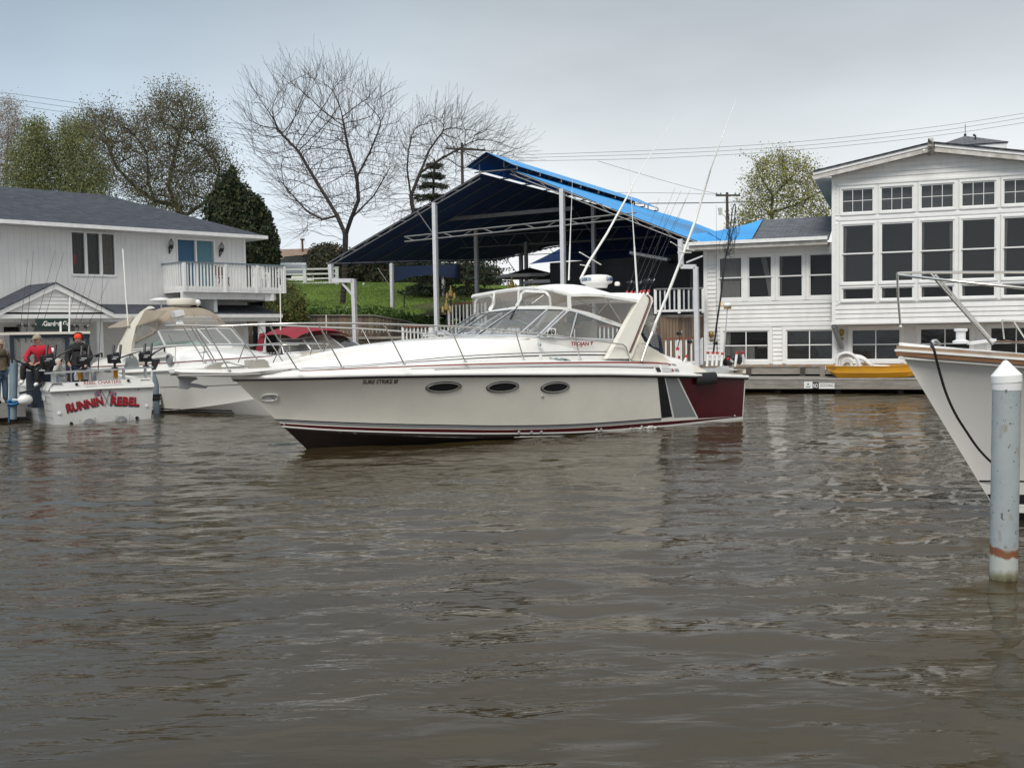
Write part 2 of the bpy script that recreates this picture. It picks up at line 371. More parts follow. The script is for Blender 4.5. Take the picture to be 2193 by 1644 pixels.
# rub rail
for nm,r,dz,dv,m in [('rub_rail',.045,.03,.03,M_white),('rub_rail',.022,-.015,.03,M_blackg),('rub_rail_insert',.012,.0,.06,M_blackg)]:
    for sg in (1,-1):
        mb=MB(); mb.tube([BF.pt(u,sg*(BH.vs(u)+dv*(1 if u<11.5 else .5)),BH.zs(u)+dz) for u in np.concatenate([np.linspace(-.03,5,12),5+6.86*np.sin(np.linspace(0.05,math.pi/2,26))])],r,8); mb.build(nm,m,BO,smooth=50)
# deck and superstructure loft
def Kb(u): return interp(u,[(0,.05),(1.15,.06),(1.6,.3),(9,.9),(10.5,.45),(11.3,.22),(11.86,.12)])*0+interp(u,[(0,.10),(1.2,.10),(1.75,.31),(7,.30),(9,.22),(10.5,.15),(11.86,.10)])
def ztop(u): return interp(u,[(1.75,1.50),(2.3,1.62),(2.9,1.95),(3.6,1.965),(6.2,2.07),(7.2,2.075),(8.18,2.03),(9.2,1.95),(9.97,1.84),(10.8,1.68),(11.3,1.60),(11.86,1.54)])
def deck_sec(u):
    vs,zs,kb,zt=BH.vs(u),BH.zs(u),Kb(u),ztop(u)
    ve=max(0,vs-.13*min(1,vs/.6)); vb=max(0,min(ve-.02,vs-.4)) if vs>.7 else ve*.8; fw_=max(0,min(1,(u-6.3)/2.2))
    vt=max(0,vb-(.14+.45*fw_)*min(1,vs/1.2)); zb=zs+kb+.015; h=max(0.02,zt-zb)
    h1=zb+h*(.86-.22*fw_)
    return [(vs,zs+.02),(vs-.02*min(1,vs),zs+.06),((vs+ve)/2,zs+.06+(kb-.06)*.6),(ve,zs+kb),(vb,zb),(vb-(vb-vt)*.35,zb+h*.35*(1.2)),(vt,h1),(vt*.86,zb+h*.93),(vt*.6,zt),(vt*.3,zt+.02),(0,zt+.025)]
dk=MB()
us=list(np.linspace(1.75,6.2,14))+list(np.linspace(6.5,11.86,30))
for sg in (1,-1): dk.loft([[BF.pt(u,sg*a,b) for a,b in deck_sec(u)] for u in us])
dk.build('deck',M_white,BO,smooth=45)
# aft cockpit: coamings, sole, inner walls
ck=MB()
for sg in (1,-1):
    secs=[]
    for u in np.linspace(0,1.75,8):
        vs,zs=BH.vs(u),BH.zs(u); t=max(0,(u-1.15)/.6); hh=.09+.22*t
        secs.append([BF.pt(u,sg*vs,zs+.02),BF.pt(u,sg*(vs-.03),zs+.06),BF.pt(u,sg*(vs-.12),zs+hh),BF.pt(u,sg*(vs-.36),zs+hh),BF.pt(u,sg*(vs-.38),.45)])
    ck.loft(secs)
ck.loft([[BF.pt(-.0,v,z) for v in (1.86,-1.86)] for z in (1.1,1.18)]); ck.loft([[BF.pt(.35,v,z) for v in (1.5,-1.5)] for z in (.45,1.18)]); ck.loft([[BF.pt(u,v,1.18) for v in (1.8,-1.8)] for u in (0,.35)])
ck.build('cockpit_coaming',M_cream,BO,smooth=40)
mb=MB(); mb.loft([[BF.pt(u,v,.5) for v in (1.5,-1.5)] for u in (.3,3.6)]); mb.loft([[BF.pt(3.6,v,z) for v in (1.5,-1.5)] for z in (.5,1.2)]);mb.build('cockpit_sole',M_cream,BO)
# quarter moulding painted grey / dark wedge at the coaming break
# deck side stripes (follow bulwark moulding)
def deckpt(x,y,k0=0.,off=.004):
    """point on the bulwark / cabin side surface seen at a photo pixel"""
    v=1.9
    for _ in range(50):
        u,z=BF.hit(x,y,v); uu=min(max(u,1.76),11.85); sec=deck_sec(uu)
        zz=[q[1] for q in sec[:7]]; vv=[q[0] for q in sec[:7]]
        v=.5*v+.5*float(np.interp(z,zz,vv))
    return BF.pt(u,v+off,z+off*.3)
def dline(name,m,pts,h0,h1=None,off=.005):
    h1=h1 if h1 is not None else h0
    n=len(pts); P=catmull(pts,6); secs=[]
    for i,(x,y) in enumerate(P):
        h=h0+(h1-h0)*i/(len(P)-1); secs.append([deckpt(x,y-h/2,off=off),deckpt(x,y,off=off),deckpt(x,y+h/2,off=off)])
    mb=MB(); mb.loft(secs); mb.build(name,m,BO)
dline('deck_stripe',M_redline,[(640,794.5),(760,789.3),(900,783.5),(1100,778.2),(1300,776),(1431,777.8)],1.4,4.4)
dline('deck_stripe',M_blackg,[(600,793.6),(760,786.2),(900,774.6),(1000,768),(1100,763.3),(1240,759.8),(1350,761.5)],1.0,2.6)
dline('deck_stripe',M_blackg,[(590,790.5),(700,786.5),(830,777.5),(960,764.5),(1088,757.5),(1240,753),(1346,753.8)],1.3,1.3)
dline('deck_stripe',M_blackg,[(930,791.3),(1080,786.8),(1240,784.8),(1400,787.6)],1.2,1.6)
dline('deck_stripe',M_lgrey,[(880,789.5),(1080,782.8),(1240,781),(1412,783.6)],2,4.4)
for a,b,c,d,m in [((1402.5,787),(1412,787),(1416,796.5),(1407,796.5),M_blackg),((1415,781.5),(1432,781.5),(1441,797),(1419,797),M_lgrey),((1430,778.5),(1435,778.5),(1444,795.5),(1438.5,795.5),M_redline),((1437,778.5),(1446,779.5),(1455,795.5),(1446,795.5),M_grey)]:
    mb=MB(); mb.poly([deckpt(*q,off=.008) for q in (a,b,c,d)]); mb.build('quarter_mark',m,BO)
# portholes
M_rim=mat('porthole_rim',(.30,.29,.27),.4,.4)
for px,py in [(950,828.8),(1076.5,828.5),(1189,829.5)]:
    u0,z0=BH.hit(px,py); C0=BH.at(u0,z0); du=(BH.at(u0+.1,z0)-BH.at(u0-.1,z0))/.2; dz=(BH.at(u0,z0+.05)-BH.at(u0,z0-.05))/.1
    du/=np.linalg.norm(du); dz/=np.linalg.norm(dz); nn=np.cross(dz,du); nn=nn if np.dot(nn,BF.n)>0 else -nn
    def el(a,b,o): return [C0+du*a*math.cos(t)+dz*b*math.sin(t)+nn*o for t in np.linspace(0,2*math.pi,33)[:-1]]
    mb=MB(); mb.loft([el(.35,.112,-.02),el(.35,.112,.016),el(.335,.098,.026),el(.30,.085,.022),el(.29,.078,-.005)],closed=True); ph=mb.build('porthole',M_rim,BO,smooth=50)
    mb=MB(); mb.poly(el(.30,.086,.008)); mb.build('pane',M_blackg,ph)
    mb=MB(); mb.loft([el(.365,.125,.003),el(.348,.112,.018)],closed=True); mb.build('gasket',M_rubber,ph)
# anchor hawse on the bow
u0,z0=BH.hit(577,850.5); C0=BH.at(u0,z0,.01); du=BH.at(u0+.1,z0)-BH.at(u0-.1,z0); du/=np.linalg.norm(du); dz=BH.at(u0,z0+.05)-BH.at(u0,z0-.05); dz/=np.linalg.norm(dz); nn=np.cross(du,dz); nn*=np.sign(np.dot(nn,BF.n))
mb=MB(); mb.tube([C0+du*.15*math.copysign(abs(math.cos(t))**.7,math.cos(t))+dz*.075*math.copysign(abs(math.sin(t))**.7,math.sin(t))+nn*.01 for t in np.linspace(0,2*math.pi,25)],.016,6,False)
hp=mb.build('hawse_pipe',M_white,BO,smooth=60)
mb=MB(); mb.poly([C0+du*.14*math.cos(t)+dz*.068*math.sin(t)+nn*.004 for t in np.linspace(0,2*math.pi,25)[:-1]]); mb.build('recess',M_lgrey,hp)
mb=MB(); mb.bar(C0+du*-.02+dz*.045+nn*.01,C0-du*.1-dz*.05+nn*.01,.03,.02); mb.build('anchor_stock',M_grey,hp)
# through hulls
for x,y,m in [(1111,925,M_alu),(1138,925.3,M_alu),(1159,924.6,M_alu),(1277,920,M_wplastic),(1287,919.3,M_alu),(1162,848.3,M_alu),(1573,890.5,M_alu)]:
    u0,z0=BH.hit(x,y); mb=MB(); mb.lathe(BH.at(u0,z0),[(.03,-.01),(.03,.012),(.017,.018),(.015,.004)],12,ax=BF.n); mb.build('hull_fitting',m,BO,smooth=40)
# --- pulpit
pu=[]
zt0=1.50
mb=MB()
for (x0,x1) in [(0,1)]:
    secs=[]
    for u,hw,zt_,th in [(10.9,.42,1.60,.06),(11.6,.36,1.585,.12),(11.86,.32,1.585,.15),(12.4,.25,1.60,.13),(12.9,.21,1.615,.10),(12.99,.15,1.615,.06)]:
        secs.append([BF.pt(u,hw,zt_),BF.pt(u,hw+.03,zt_-th*.45),BF.pt(u,hw-.02,zt_-th),BF.pt(u,-hw+.02,zt_-th),BF.pt(u,-hw-.03,zt_-th*.45),BF.pt(u,-hw,zt_)])
    mb.loft(secs,closed=True,caps=True)
pul=mb.build('bow_pulpit',M_white,BO,smooth=35)
mb=MB()
for sg in (1,-1): mb.tube([BF.pt(u,sg*(hw+.035),zt_-.09) for u,hw,zt_ in [(11.5,.36,1.57),(12.0,.32,1.575),(12.5,.26,1.585),(12.95,.21,1.60)]],.014,6)
mb.build('pulpit_trim',M_rail,pul,smooth=50)
# anchor hanging under pulpit
mb=MB()
A0=BF.pt(12.82,0.22,1.50)
pl=[BF.P(x,y,.05) for x,y in [(380,806),(385,812),(386,822),(382,832),(402,834),(410,829),(440,832),(446,828),(425,822),(408,820),(414,815),(424,812),(420,807)]]
mb.prism(pl,BF.n*-.06); mb.build('anchor',M_grey,BO,smooth=20)
# windlass cover and davit under grey canvas
M_gcan=mat('grey_canvas',(.38,.36,.32),.85,var=.15,vs=8,bump=.3,bs=12)
mb=MB(); mb.prism([BF.P(x,y,.12) for x,y in [(537,790),(536,772),(542,770),(545,774),(550,770),(566,769),(574,774),(578,786),(577,790)]],BF.n*-.3); mb.build('windlass_cover',M_gcan,BO,smooth=30)
mb=MB(); mb.prism([BF.P(x,y,.1) for x,y in [(436,795),(444,785),(462,777),(492,774),(492,777),(478,779),(474,783),(476,790),(484,793),(482,796)]],BF.n*-.12); mb.build('anchor_davit',M_gcan,BO,smooth=30)
mb=MB(); mb.tube([BF.P(490,776,.05),BF.P(508,781,.05),BF.P(537,785,.05)],.013,6); mb.build('anchor_line',M_gcan,BO)
# --- bow rail
def tubeobj(name,m,pts,r,parent=None,n=8,sm=60):
    mb=MB(); mb.tube(pts,r,n); return mb.build(name,m,parent or BO,smooth=sm)
railp=[(376,697.5,.20),(400,697,.26),(470,698,.42),(560,694.5,.85),(640,692.5,1.25),(760,692.2,1.55),(870,695.5,1.72),(985,700,1.80),(1100,709.5,1.83),(1220,722.5,1.83),(1320,735.5,1.80)]
P=[BF.P(x,y,v) for x,y,v in railp]; P=catmull(P,4)
endc=[BF.P(1334,737.5,1.79),BF.P(1341,744,1.79),BF.P(1350,774,1.78)]
RR=BF
def mirror(p): a,b,c=BF.loc(p); return BF.pt(a,-b,c)
tubeobj('bow_rail',M_rail,P+endc,.017)
tubeobj('bow_rail',M_rail,[mirror(p) for p in P+endc],.017)
tubeobj('bow_rail_nose',M_rail,[P[0],BF.pt(BF.loc(P[0])[0]+.1,.1,BF.loc(P[0])[2]),BF.pt(BF.loc(P[0])[0]+.1,-.1,BF.loc(P[0])[2]),mirror(P[0])],.017)
for tx,ty,vt,bx,by,vb in [(417,698.5,.3,464,778,.3),(438,697.5,.36,491,793,.3),(576,694.5,.92,637,791,.78),(681,692.5,1.35,733.5,787.6,1.27),(822,693.5,1.65,865.8,779.8,1.6),(963,699,1.78,996.5,774.5,1.74),(1104,710,1.83,1122,771.3,1.76),(1232,724,1.83,1243,770.5,1.74)]:
    a=BF.P(tx,ty,vt); b=BF.P(bx,by,vb)
    for f in (lambda p:p,mirror):
        st=tubeobj('stanchion',M_rail,[f(a),f(b)],.0135)
        m2=MB(); m2.lathe(f(b),[(.035,-.01),(.035,.012),(.018,.03)],10); m2.build('stanchion_base',M_rail,st)
# windscreen ---------------------------------------------------
def BP(x,y,v): return BF.P(x,y,v)
posts={'A':((950,716,-1.42),(1012,676,-1.22)),'B':((976,717.5,-.62),(1047,669,-.55)),'C':((1020,718.5,.25),(1102,663,.28)),'D':((1110,718.5,1.18),(1173,662.5,1.02)),'E':((1151,721,1.46),(1210,663.5,1.2)),'F':((1155.5,722,1.48),(1217,664.5,1.22)),'G':((1220,724,1.52),(1235,669,1.30)),'H':((1315,728,1.56),(1331,702.5,1.45))}
pp={k:(BP(*a),BP(*b)) for k,(a,b) in posts.items()}
def shrink(q,k=.03):
    c=sum(q)/len(q); return [c+(p-c)*(1-k) for p in q]
def pane(ks,m,label=None):
    a,b=ks; q=[pp[a][0],pp[b][0],pp[b][1],pp[a][1]]; nn=np.cross(q[1]-q[0],q[3]-q[0]); nn/=np.linalg.norm(nn)
    mb=MB(); mb.prism(q,nn*.008); g=mb.build('windscreen_pane',m,BO)
    mb=MB(); n=len(q)
    for i in range(4): mb.bar(q[i],q[(i+1)%4],.035,.035,nn)
    mb.build('frame',M_alu,g)
    mb=MB(); s_=shrink(q,.05)
    for i in range(4): mb.bar(s_[i]-nn*.0,s_[(i+1)%4],.016,.03,nn)
    mb.build('seal',M_rubber,g)
    return g
pane('AB',M_glass); pane('BC',M_glass); pane('CD',M_glass); pane('DE',M_glass); pane('FG',M_glass); pane('GH',M_glass)
# starboard side panes (mirrored)
for a,b in ('FG','GH'):
    q=[mirror(pp[a][0]),mirror(pp[b][0]),mirror(pp[b][1]),mirror(pp[a][1])]; nn=np.cross(q[1]-q[0],q[3]-q[0]); nn/=np.linalg.norm(nn)
    mb=MB(); mb.prism(q,nn*.008); g=mb.build('windscreen_pane',M_glass,BO); mb=MB()
    for i in range(4): mb.bar(q[i],q[(i+1)%4],.035,.035,nn)
    mb.build('frame',M_alu,g)
# white band at windscreen foot (dash lip) and fill between deck and glass
mb=MB()
base=[pp['A'][0],pp['B'][0],pp['C'][0],pp['D'][0],pp['E'][0],pp['G'][0],pp['H'][0]]
mb.loft([[p+np.array([0,0,.015]) for p in base],[p-np.array([0,0,.35]) for p in base]]); mb.build('windscreen_plinth',M_white,BO,smooth=40)
stb=[mirror(p) for p in base[4:]]; mb=MB(); mb.loft([[p+Z3*.015 for p in stb],[p-Z3*.35 for p in stb]]); mb.build('windscreen_plinth',M_white,BO)
# wipers
for a,b,v in [((1040,669),(1052,712),0)]:
    pass
for pts,vv in [([(1025,664.5),(1030,672),(1000,695)],-.9),([(1087,657),(1088,664),(1062,689)],.0),([(1108,656),(1103,665),(1090,690)],.45)]:
    q=[BP(x,y,vv+.05) for x,y in pts]; wpr=tubeobj('wiper',M_black,q,.010,n=5)
    mb=MB(); d=q[2]-q[1]; d/=np.linalg.norm(d); mb.bar(q[2]-d*.28+Z3*.02,q[2]+d*.25,.05,.02); mb.build('blade',M_black,wpr)
# helm interior
mb=MB(); d0,d1=BF.pt(6.25,0,1.9),BF.pt(4.7,0,1.9)
mb.loft([[BF.pt(6.25,v,2.02) for v in (-1.4,1.35)],[BF.pt(5.0,v,2.1) for v in (-1.35,1.4)],[BF.pt(4.8,v,1.5) for v in (-1.35,1.4)]]); mb.build('dashboard',M_white,BO)
mb=MB(); mb.loft([[BF.pt(u,v,1.2) for v in (-1.5,1.5)] for u in (3.6,6.2)]); mb.build('helm_sole',M_cream,BO)
for u,v in [(4.3,-.6),(4.2,.7)]:
    mb=MB(); secs=[]
    for z,du_,hw,hd in [(1.2,0,.1,.1),(1.72,0,.1,.1),(1.75,0,.28,.26),(1.88,0,.28,.26)]: secs.append([BF.pt(u+du_+a*hd,v+b*hw,z) for a,b in [(-1,-1),(1,-1),(1,1),(-1,1)]])
    mb.loft(secs,True,True); secs=[]
    for z,du_,hw in [(1.88,-.22,.26),(2.2,-.28,.27),(2.38,-.31,.2)]: secs.append([BF.pt(u+du_+a*.06,v+b*hw,z) for a,b in [(-1,-1),(1,-1),(1,1),(-1,1)]])
    mb.loft(secs,True,True); mb.build('helm_seat',M_seat,BO,smooth=30)
# canvas top ---------------------------------------------------
edge_px=[(1012,633,-1.2),(1060,624.5,-.5),(1110.7,617,.1),(1145,615,.6),(1181,619.5,1.0),(1218,629.5,1.25),(1255,628.5,1.36),(1290,629.5,1.43),(1330,636,1.49),(1373,643.5,1.55)]
E_=[BP(*q) for q in edge_px]
Eu=[BF.loc(p) for p in E_]
# port edge curve from front corner aft
edge=[(BF.loc(p)) for p in E_[5:]]
ue=[e[0] for e in edge][::-1]; ve=[e[1] for e in edge][::-1]; ze=[e[2] for e in edge][::-1]
def edge_at(u): return float(np.interp(u,ue,ve)),float(np.interp(u,ue,ze))
u_f=edge[0][0]; u_a=edge[-1][0]
# fit crown height against the seen skyline
sky_px=[(1389,628),(1350,617.5),(1312,610),(1268,605.5),(1224.6,600.5),(1181,598.8),(1137,603),(1093,614)]
def crown(u):
    t=(u-u_a)/(u_f-u_a); return interp(t,[(-.15,.05),(0,.10),(.25,.21),(.5,.27),(.75,.26),(1,.16)])
def topsec(u,n=13):
    v,z=edge_at(u); c=crown(u); return [BF.pt(u,v*q,z+c*(1-abs(q)**2.4)) for q in np.linspace(-1,1,n)]
mb=MB(); 
secs=[topsec(u) for u in np.linspace(u_a-.35,u_f,18)]
# front visor follows the arc of the windscreen: centre pushed forward
front=[]
fe=[Eu[i] for i in range(6)]
fv=[f[1] for f in fe]; fu=[f[0] for f in fe]; fz=[f[2] for f in fe]
for q in np.linspace(-1,1,13):
    v=q*1.25; a=abs(v) if v<0 else v
    uu=float(np.interp(v,fv,fu)); zz=float(np.interp(v,fv,fz))
    front.append(BF.pt(uu,v,zz))
mid=[(secs[-1][i]*.5+front[i]*.5)+Z3*.035 for i in range(13)]
secs+= [mid,front]; 
mb.loft(secs); mb.loft([front,[p-Z3*.05 for p in front]]); 
mb.loft([[BF.pt(u,sg*edge_at(u)[0],edge_at(u)[1]) for sg in (1,)]+[BF.pt(u,edge_at(u)[0]+.004,edge_at(u)[1]-.06)] for u in np.linspace(u_a-.3,u_f,16)])
mb.build('canvas_top',M_canvas,BO,smooth=60)
mb=MB(); mb.loft([[p-Z3*.012 for p in s_] for s_ in secs]); mb.build('canvas_lining',mat('tan_lining',(.46,.34,.23),.85),BO,smooth=60)
mb=MB(); mb.loft([[BF.pt(u,-edge_at(u)[0],edge_at(u)[1]) ]+[BF.pt(u,-edge_at(u)[0]-.004,edge_at(u)[1]-.06)] for u in np.linspace(u_a-.3,u_f,16)]); mb.build('canvas_valance',M_canvas,BO)
# clear vinyl enclosure
low=[pp[k][1] for k in 'ABCDEFGH']; lowu=[BF.loc(p) for p in low]
lowpx=[(1012,676,-1.22),(1050,668,-.55),(1105,661,.28),(1173,660,1.02),(1217,662,1.22)]
lo=[BP(*q) for q in lowpx]; hi=[E_[0],E_[1],E_[2]*.5+E_[3]*.5,E_[4],E_[5]]
for i in range(4):
    mb=MB(); nn=np.cross(lo[i+1]-lo[i],hi[i]-lo[i]); nn/=np.linalg.norm(nn); mb.prism([lo[i],lo[i+1],hi[i+1],hi[i]],nn*.003); g=mb.build('vinyl_window',M_vinyl,BO)
def ribbon(pts,w,m,name='canvas_binding',parent=None,th=.012):
    mb=MB(); nn=-FW
    for i in range(len(pts)-1): mb.bar(pts[i],pts[i+1],th,w,nn) if False else mb.bar(pts[i],pts[i+1],w,th,nn)
    return mb.build(name,m,parent or BO)
ribbon([BP(x,y,v) for x,y,v in [(1009,683,-1.22),(1050,668.5,-.5),(1105,659.5,.3),(1172,658,1.02),(1216,662.5,1.24),(1260,672,1.33),(1300,686,1.41),(1338,700.5,1.5)]],.075,M_canvas)
ribbon([E_[0],E_[1],E_[2],E_[3],E_[4],E_[5]],.05,M_canvas)
ribbon([E_[5],BP(1220,664,1.24)],.085,M_canvas)
ribbon([E_[2],BP(1110,655,.3)],.045,M_canvas)
ribbon([BP(1058,627,-.5),BP(1058,650,-.5),BP(1049,666,-.5)],.05,M_canvas)
ribbon([BP(1371,645,1.54),BP(1336,702,1.5)],.06,M_canvas)
# roll up window frames
ribbon([BP(x,y,v) for x,y,v in [(1017,670,-1.15),(1018,645,-1.15),(1024,638,-1.1),(1048,632.5,-.7),(1056,637,-.6),(1055,650,-.6),(1047,664,-.55)]],.045,M_canvas)
ribbon([BP(x,y,v) for x,y,v in [(1105,655,.35),(1115,640,.42),(1116,629,.42),(1124,623,.5),(1168,625,.9),(1177,634,.98),(1179,655,1.02)]],.05,M_canvas)
# side vinyl, port and starboard
for f in (lambda p:p,mirror):
    q=[f(BP(1222,662,1.24)),f(BP(1337,700,1.5)),f(BP(1371,646,1.54)),f(BP(1290,632,1.43)),f(BP(1222,632,1.26))]; mb=MB(); mb.prism(q,BF.n*.003); mb.build('vinyl_window',M_vinyl,BO)
# bimini tubes
for a,b in [((1225,635),(1283,665)),((1281,671),(1312,636)),((1293,630),(1330,690)),((1140,650),(1165,632))]:
    tubeobj('bimini_tube',M_rail,[BP(*a,1.15),BP(*b,1.3)],.013,n=6)
# radar arch --------------------------------------------------
M_arch=mat('arch_gelcoat',(.80,.77,.69),.3,var=.05,vs=1.2)
legpx=[(1369,643),(1338,701),(1310,754),(1300,768),(1352,768),(1356,760),(1374,711),(1390,668),(1399,645),(1397,636),(1390,630.5),(1378,629)]
def legv(y): return interp(y,[(629,1.52),(643,1.56),(768,1.78)])
for f in (lambda p:p,mirror):
    o=[f(BP(x,y,legv(y))) for x,y in legpx]; i_=[f(BF.pt(BF.loc(BP(x,y,legv(y)))[0],BF.loc(BP(x,y,legv(y)))[1]-.14,BF.loc(BP(x,y,legv(y)))[2])) for x,y in legpx]
    mb=MB(); n=len(o); mb.add(o+i_,[tuple(range(n)),tuple(range(2*n-1,n-1,-1))]+[(k,(k+1)%n,n+(k+1)%n,n+k) for k in range(n)]); mb.build('radar_arch_leg',M_arch,BO,smooth=35)
a0=BF.loc(BP(1378,629.5,1.52)); a1=BF.loc(BP(1397,636,1.53))
mb=MB(); secs=[]
for q in np.linspace(-1,1,13):
    v=q*1.53; c=.07*(1-abs(q)**2.5)
    secs.append([BF.pt(a0[0]+.15,v,a0[2]-.12+c),BF.pt(a0[0],v,a0[2]+c),BF.pt(a1[0]+.05,v,a1[2]+.03+c),BF.pt(a1[0],v,a1[2]-.1+c),BF.pt(a1[0]+.2,v,a1[2]-.16+c)])
mb.loft(secs,closed=True,caps=True); mb.build('radar_arch_beam',M_white,BO,smooth=40)
for offp,m,wd in [((-5.5),M_blackg,.016),((-2.6),M_redline,.022)]:
    pts=[(1386+offp*.2,631.6),(1393.5+offp*.6,638),(1395+offp,648),(1388+offp,668),(1371+offp,711),(1353+offp,755)]
    P_=catmull([BP(x,y,legv(y)+.012) for x,y in pts],5)
    mb=MB()
    for i in range(len(P_)-1): mb.bar(P_[i],P_[i+1],wd,.006,BF.n)
    mb.build('arch_stripe',m,BO)
# aft fairing behind the arch
for f in (lambda p:p,mirror):
    mb=MB(); o=[f(BP(x,y,1.72)) for x,y in [(1352,772),(1356,760),(1372,716),(1384,738),(1410,752),(1437,776)]]
    mb.prism(o,f(BF.pt(0,-.08,0))-f(BF.pt(0,0,0))); mb.build('arch_fairing',M_cream,BO)
# rear clear curtain wing
mb=MB(); q=[BP(x,y,1.62) for x,y in [(1376,712),(1396,655),(1402,690),(1412,745),(1398,742)]]; mb.prism(q,BF.n*.003); mb.build('vinyl_window',M_vinyl,BO)
# engine vent louvres
mb=MB(); 
for k in range(7): mb.poly([deckpt(x,y,off=.012) for x,y in [(1339+k*5.2,763.5),(1342.6+k*5.2,763.5),(1342.6+k*5.2,769.5),(1339+k*5.2,769.5)]])
mb.build('engine_vent',M_black,BO)
# badges
def deck_text(s,name,m,x,y,h,wpx,**k):
    A=deckpt(x-wpx/2,y,off=.02); B=deckpt(x+wpx/2,y,off=.02); T=deckpt(x,y-h,off=.02); Bm=deckpt(x,y,off=.02)
    X=B-A; return text(s,name,m,BO,(A+B)/2,X,T-Bm,np.linalg.norm(T-Bm)*1.35,width=np.linalg.norm(X),**k)
def side_text(s,name,m,x,y,h,wpx,v,**k):
    A=BP(x-wpx/2,y,v); B=BP(x+wpx/2,y,v); X=B-A; return text(s,name,m,BO,(A+B)/2,X,Z3,np.linalg.norm(BP(x,y-h,v)-BP(x,y,v))*1.38,width=np.linalg.norm(X),**k)
side_text('TROJAN','nameplate',mat('maroon_letter',(.25,.02,.02),.4),1242,740,8.5,38,1.6,bold=.003)
mb=MB(); C=BP(1267,735,1.6); Cu=BP(1267,731,1.6)-C; Cx=BP(1270,735,1.6)-C
mb.prism([C-Cu*1.0-Cx*.3,C-Cu*1.0+Cx*.3,C+Cx*.3+Cu*.2,C+Cx*1+Cu*.2,C+Cx*.9+Cu*1,C-Cx*.6+Cu*1,C-Cx*1+Cu*.4,C-Cx*.4+Cu*.2],BF.n*.003); mb.build('helmet_emblem',M_redline,BO)
deck_text('Pro-Kamie','script_badge',mat('teal_letter',(.03,.12,.13),.4),1207,772,5,30,shear=.4)
u0,z0=BH.hit(776,822); A=BH.at(u0,z0,.006); u1,z1=BH.hit(851,821); B=BH.at(u1,z1,.006); u2,z2=BH.hit(812,813); u3,z3=BH.hit(812,822)
text('SURE STRIKE III','boat_name',mat('dark_red_letter',(.05,.008,.01),.4),BO,(A+B)/2,B-A,BH.at(u2,z2)-BH.at(u3,z3),.125,width=np.linalg.norm(B-A),bold=.0035,shear=.12,thick=.0015)
# 49 card in the side window
c=BP(1181,712,1.54); ax=BP(1200,715,1.45)-c; ax/=np.linalg.norm(ax)
mb=MB(); mb.prism([BP(1171,722,1.55),BP(1190,722,1.55),BP(1190.5,703,1.53),BP(1173,702,1.53)],BF.n*.003); cdo=mb.build('number_card',M_wplastic,BO)
text('49','digits',M_black,BO,BP(1181,719,1.565),-BF.d,Z3,.19,bold=.003)
# running light, filler cap, cleats
mb=MB(); mb.lathe(BP(1155,737.5,1.58),[(.045,-.02),(.045,.02),(.03,.045),(.002,.05)],12,ax=BF.n); mb.build('running_light',M_chrome,BO,smooth=40)
mb=MB(); mb.lathe(deckpt(1157.5,765),[(.045,-.01),(.045,.012),(.02,.016),(.001,.016)],14,ax=BF.n); mb.build('fuel_cap',M_white,BO,smooth=40)
for x,y in [(1352,765.5),(968,716)]: pass
# horn set on the foredeck edge and grab rail
tubeobj('grab_rail',M_rail,[BP(861,737,.2),BP(900,731.5,-.1),BP(960,722,-.4),BP(985,716,-.6)],.013)
for x,y in [(922,722),(934,720),(953,717),(964,715)]:
    mb=MB(); p=BP(x,y,-.5); mb.tube([p,p+BF.d*.1+Z3*.05,p+BF.d*.22+Z3*.05],[.022,.03,.05],10); mb.build('air_horn',M_chrome,BO,smooth=50)
# radome
rc=BP(1277.5,606,0.1); mb=MB()
mb.lathe(rc-Z3*.02,[(.24,-.10),(.27,-.02),(.35,.01),(.375,.05),(.375,.11),(.35,.165),(.26,.20),(.12,.212),(.001,.213)],32); rd=mb.build('radome',M_white,BO,smooth=35)
for an in (-66,36):
    for i,ch in enumerate('GARMIN'):
        a=math.radians(-90+an)+i*.135; P0=rc+np.array([math.cos(a),math.sin(a),0])*.378+Z3*.035
        text(ch,'radome_letter',M_blue,rd,P0,np.array([-math.sin(a),math.cos(a),0]),Z3,.125,bold=.003,width=.018 if ch=='I' else .046)
mb=MB(); mb.lathe(BP(1322,612,.3),[(.06,0),(.07,.05),(.05,.09),(.001,.1)],12); mb.build('gps_antenna',M_white,BO,smooth=40)
# whips
for a,b,v,r0_,r1_ in [((1218,600),(1226,383),.1,.016,.006),((1365,628),(1347,345),.9,.02,.004)]:
    mb=MB(); p,q=BP(*a,v),BP(*b,v); mb.tube([p,p+(q-p)*.35,p+(q-p)*.36,p+(q-p)*.8,q],[r0_*1.2,r0_,r0_*.75,r1_,r1_*.5],7); mb.build('whip_antenna',M_white,BO,smooth=60)
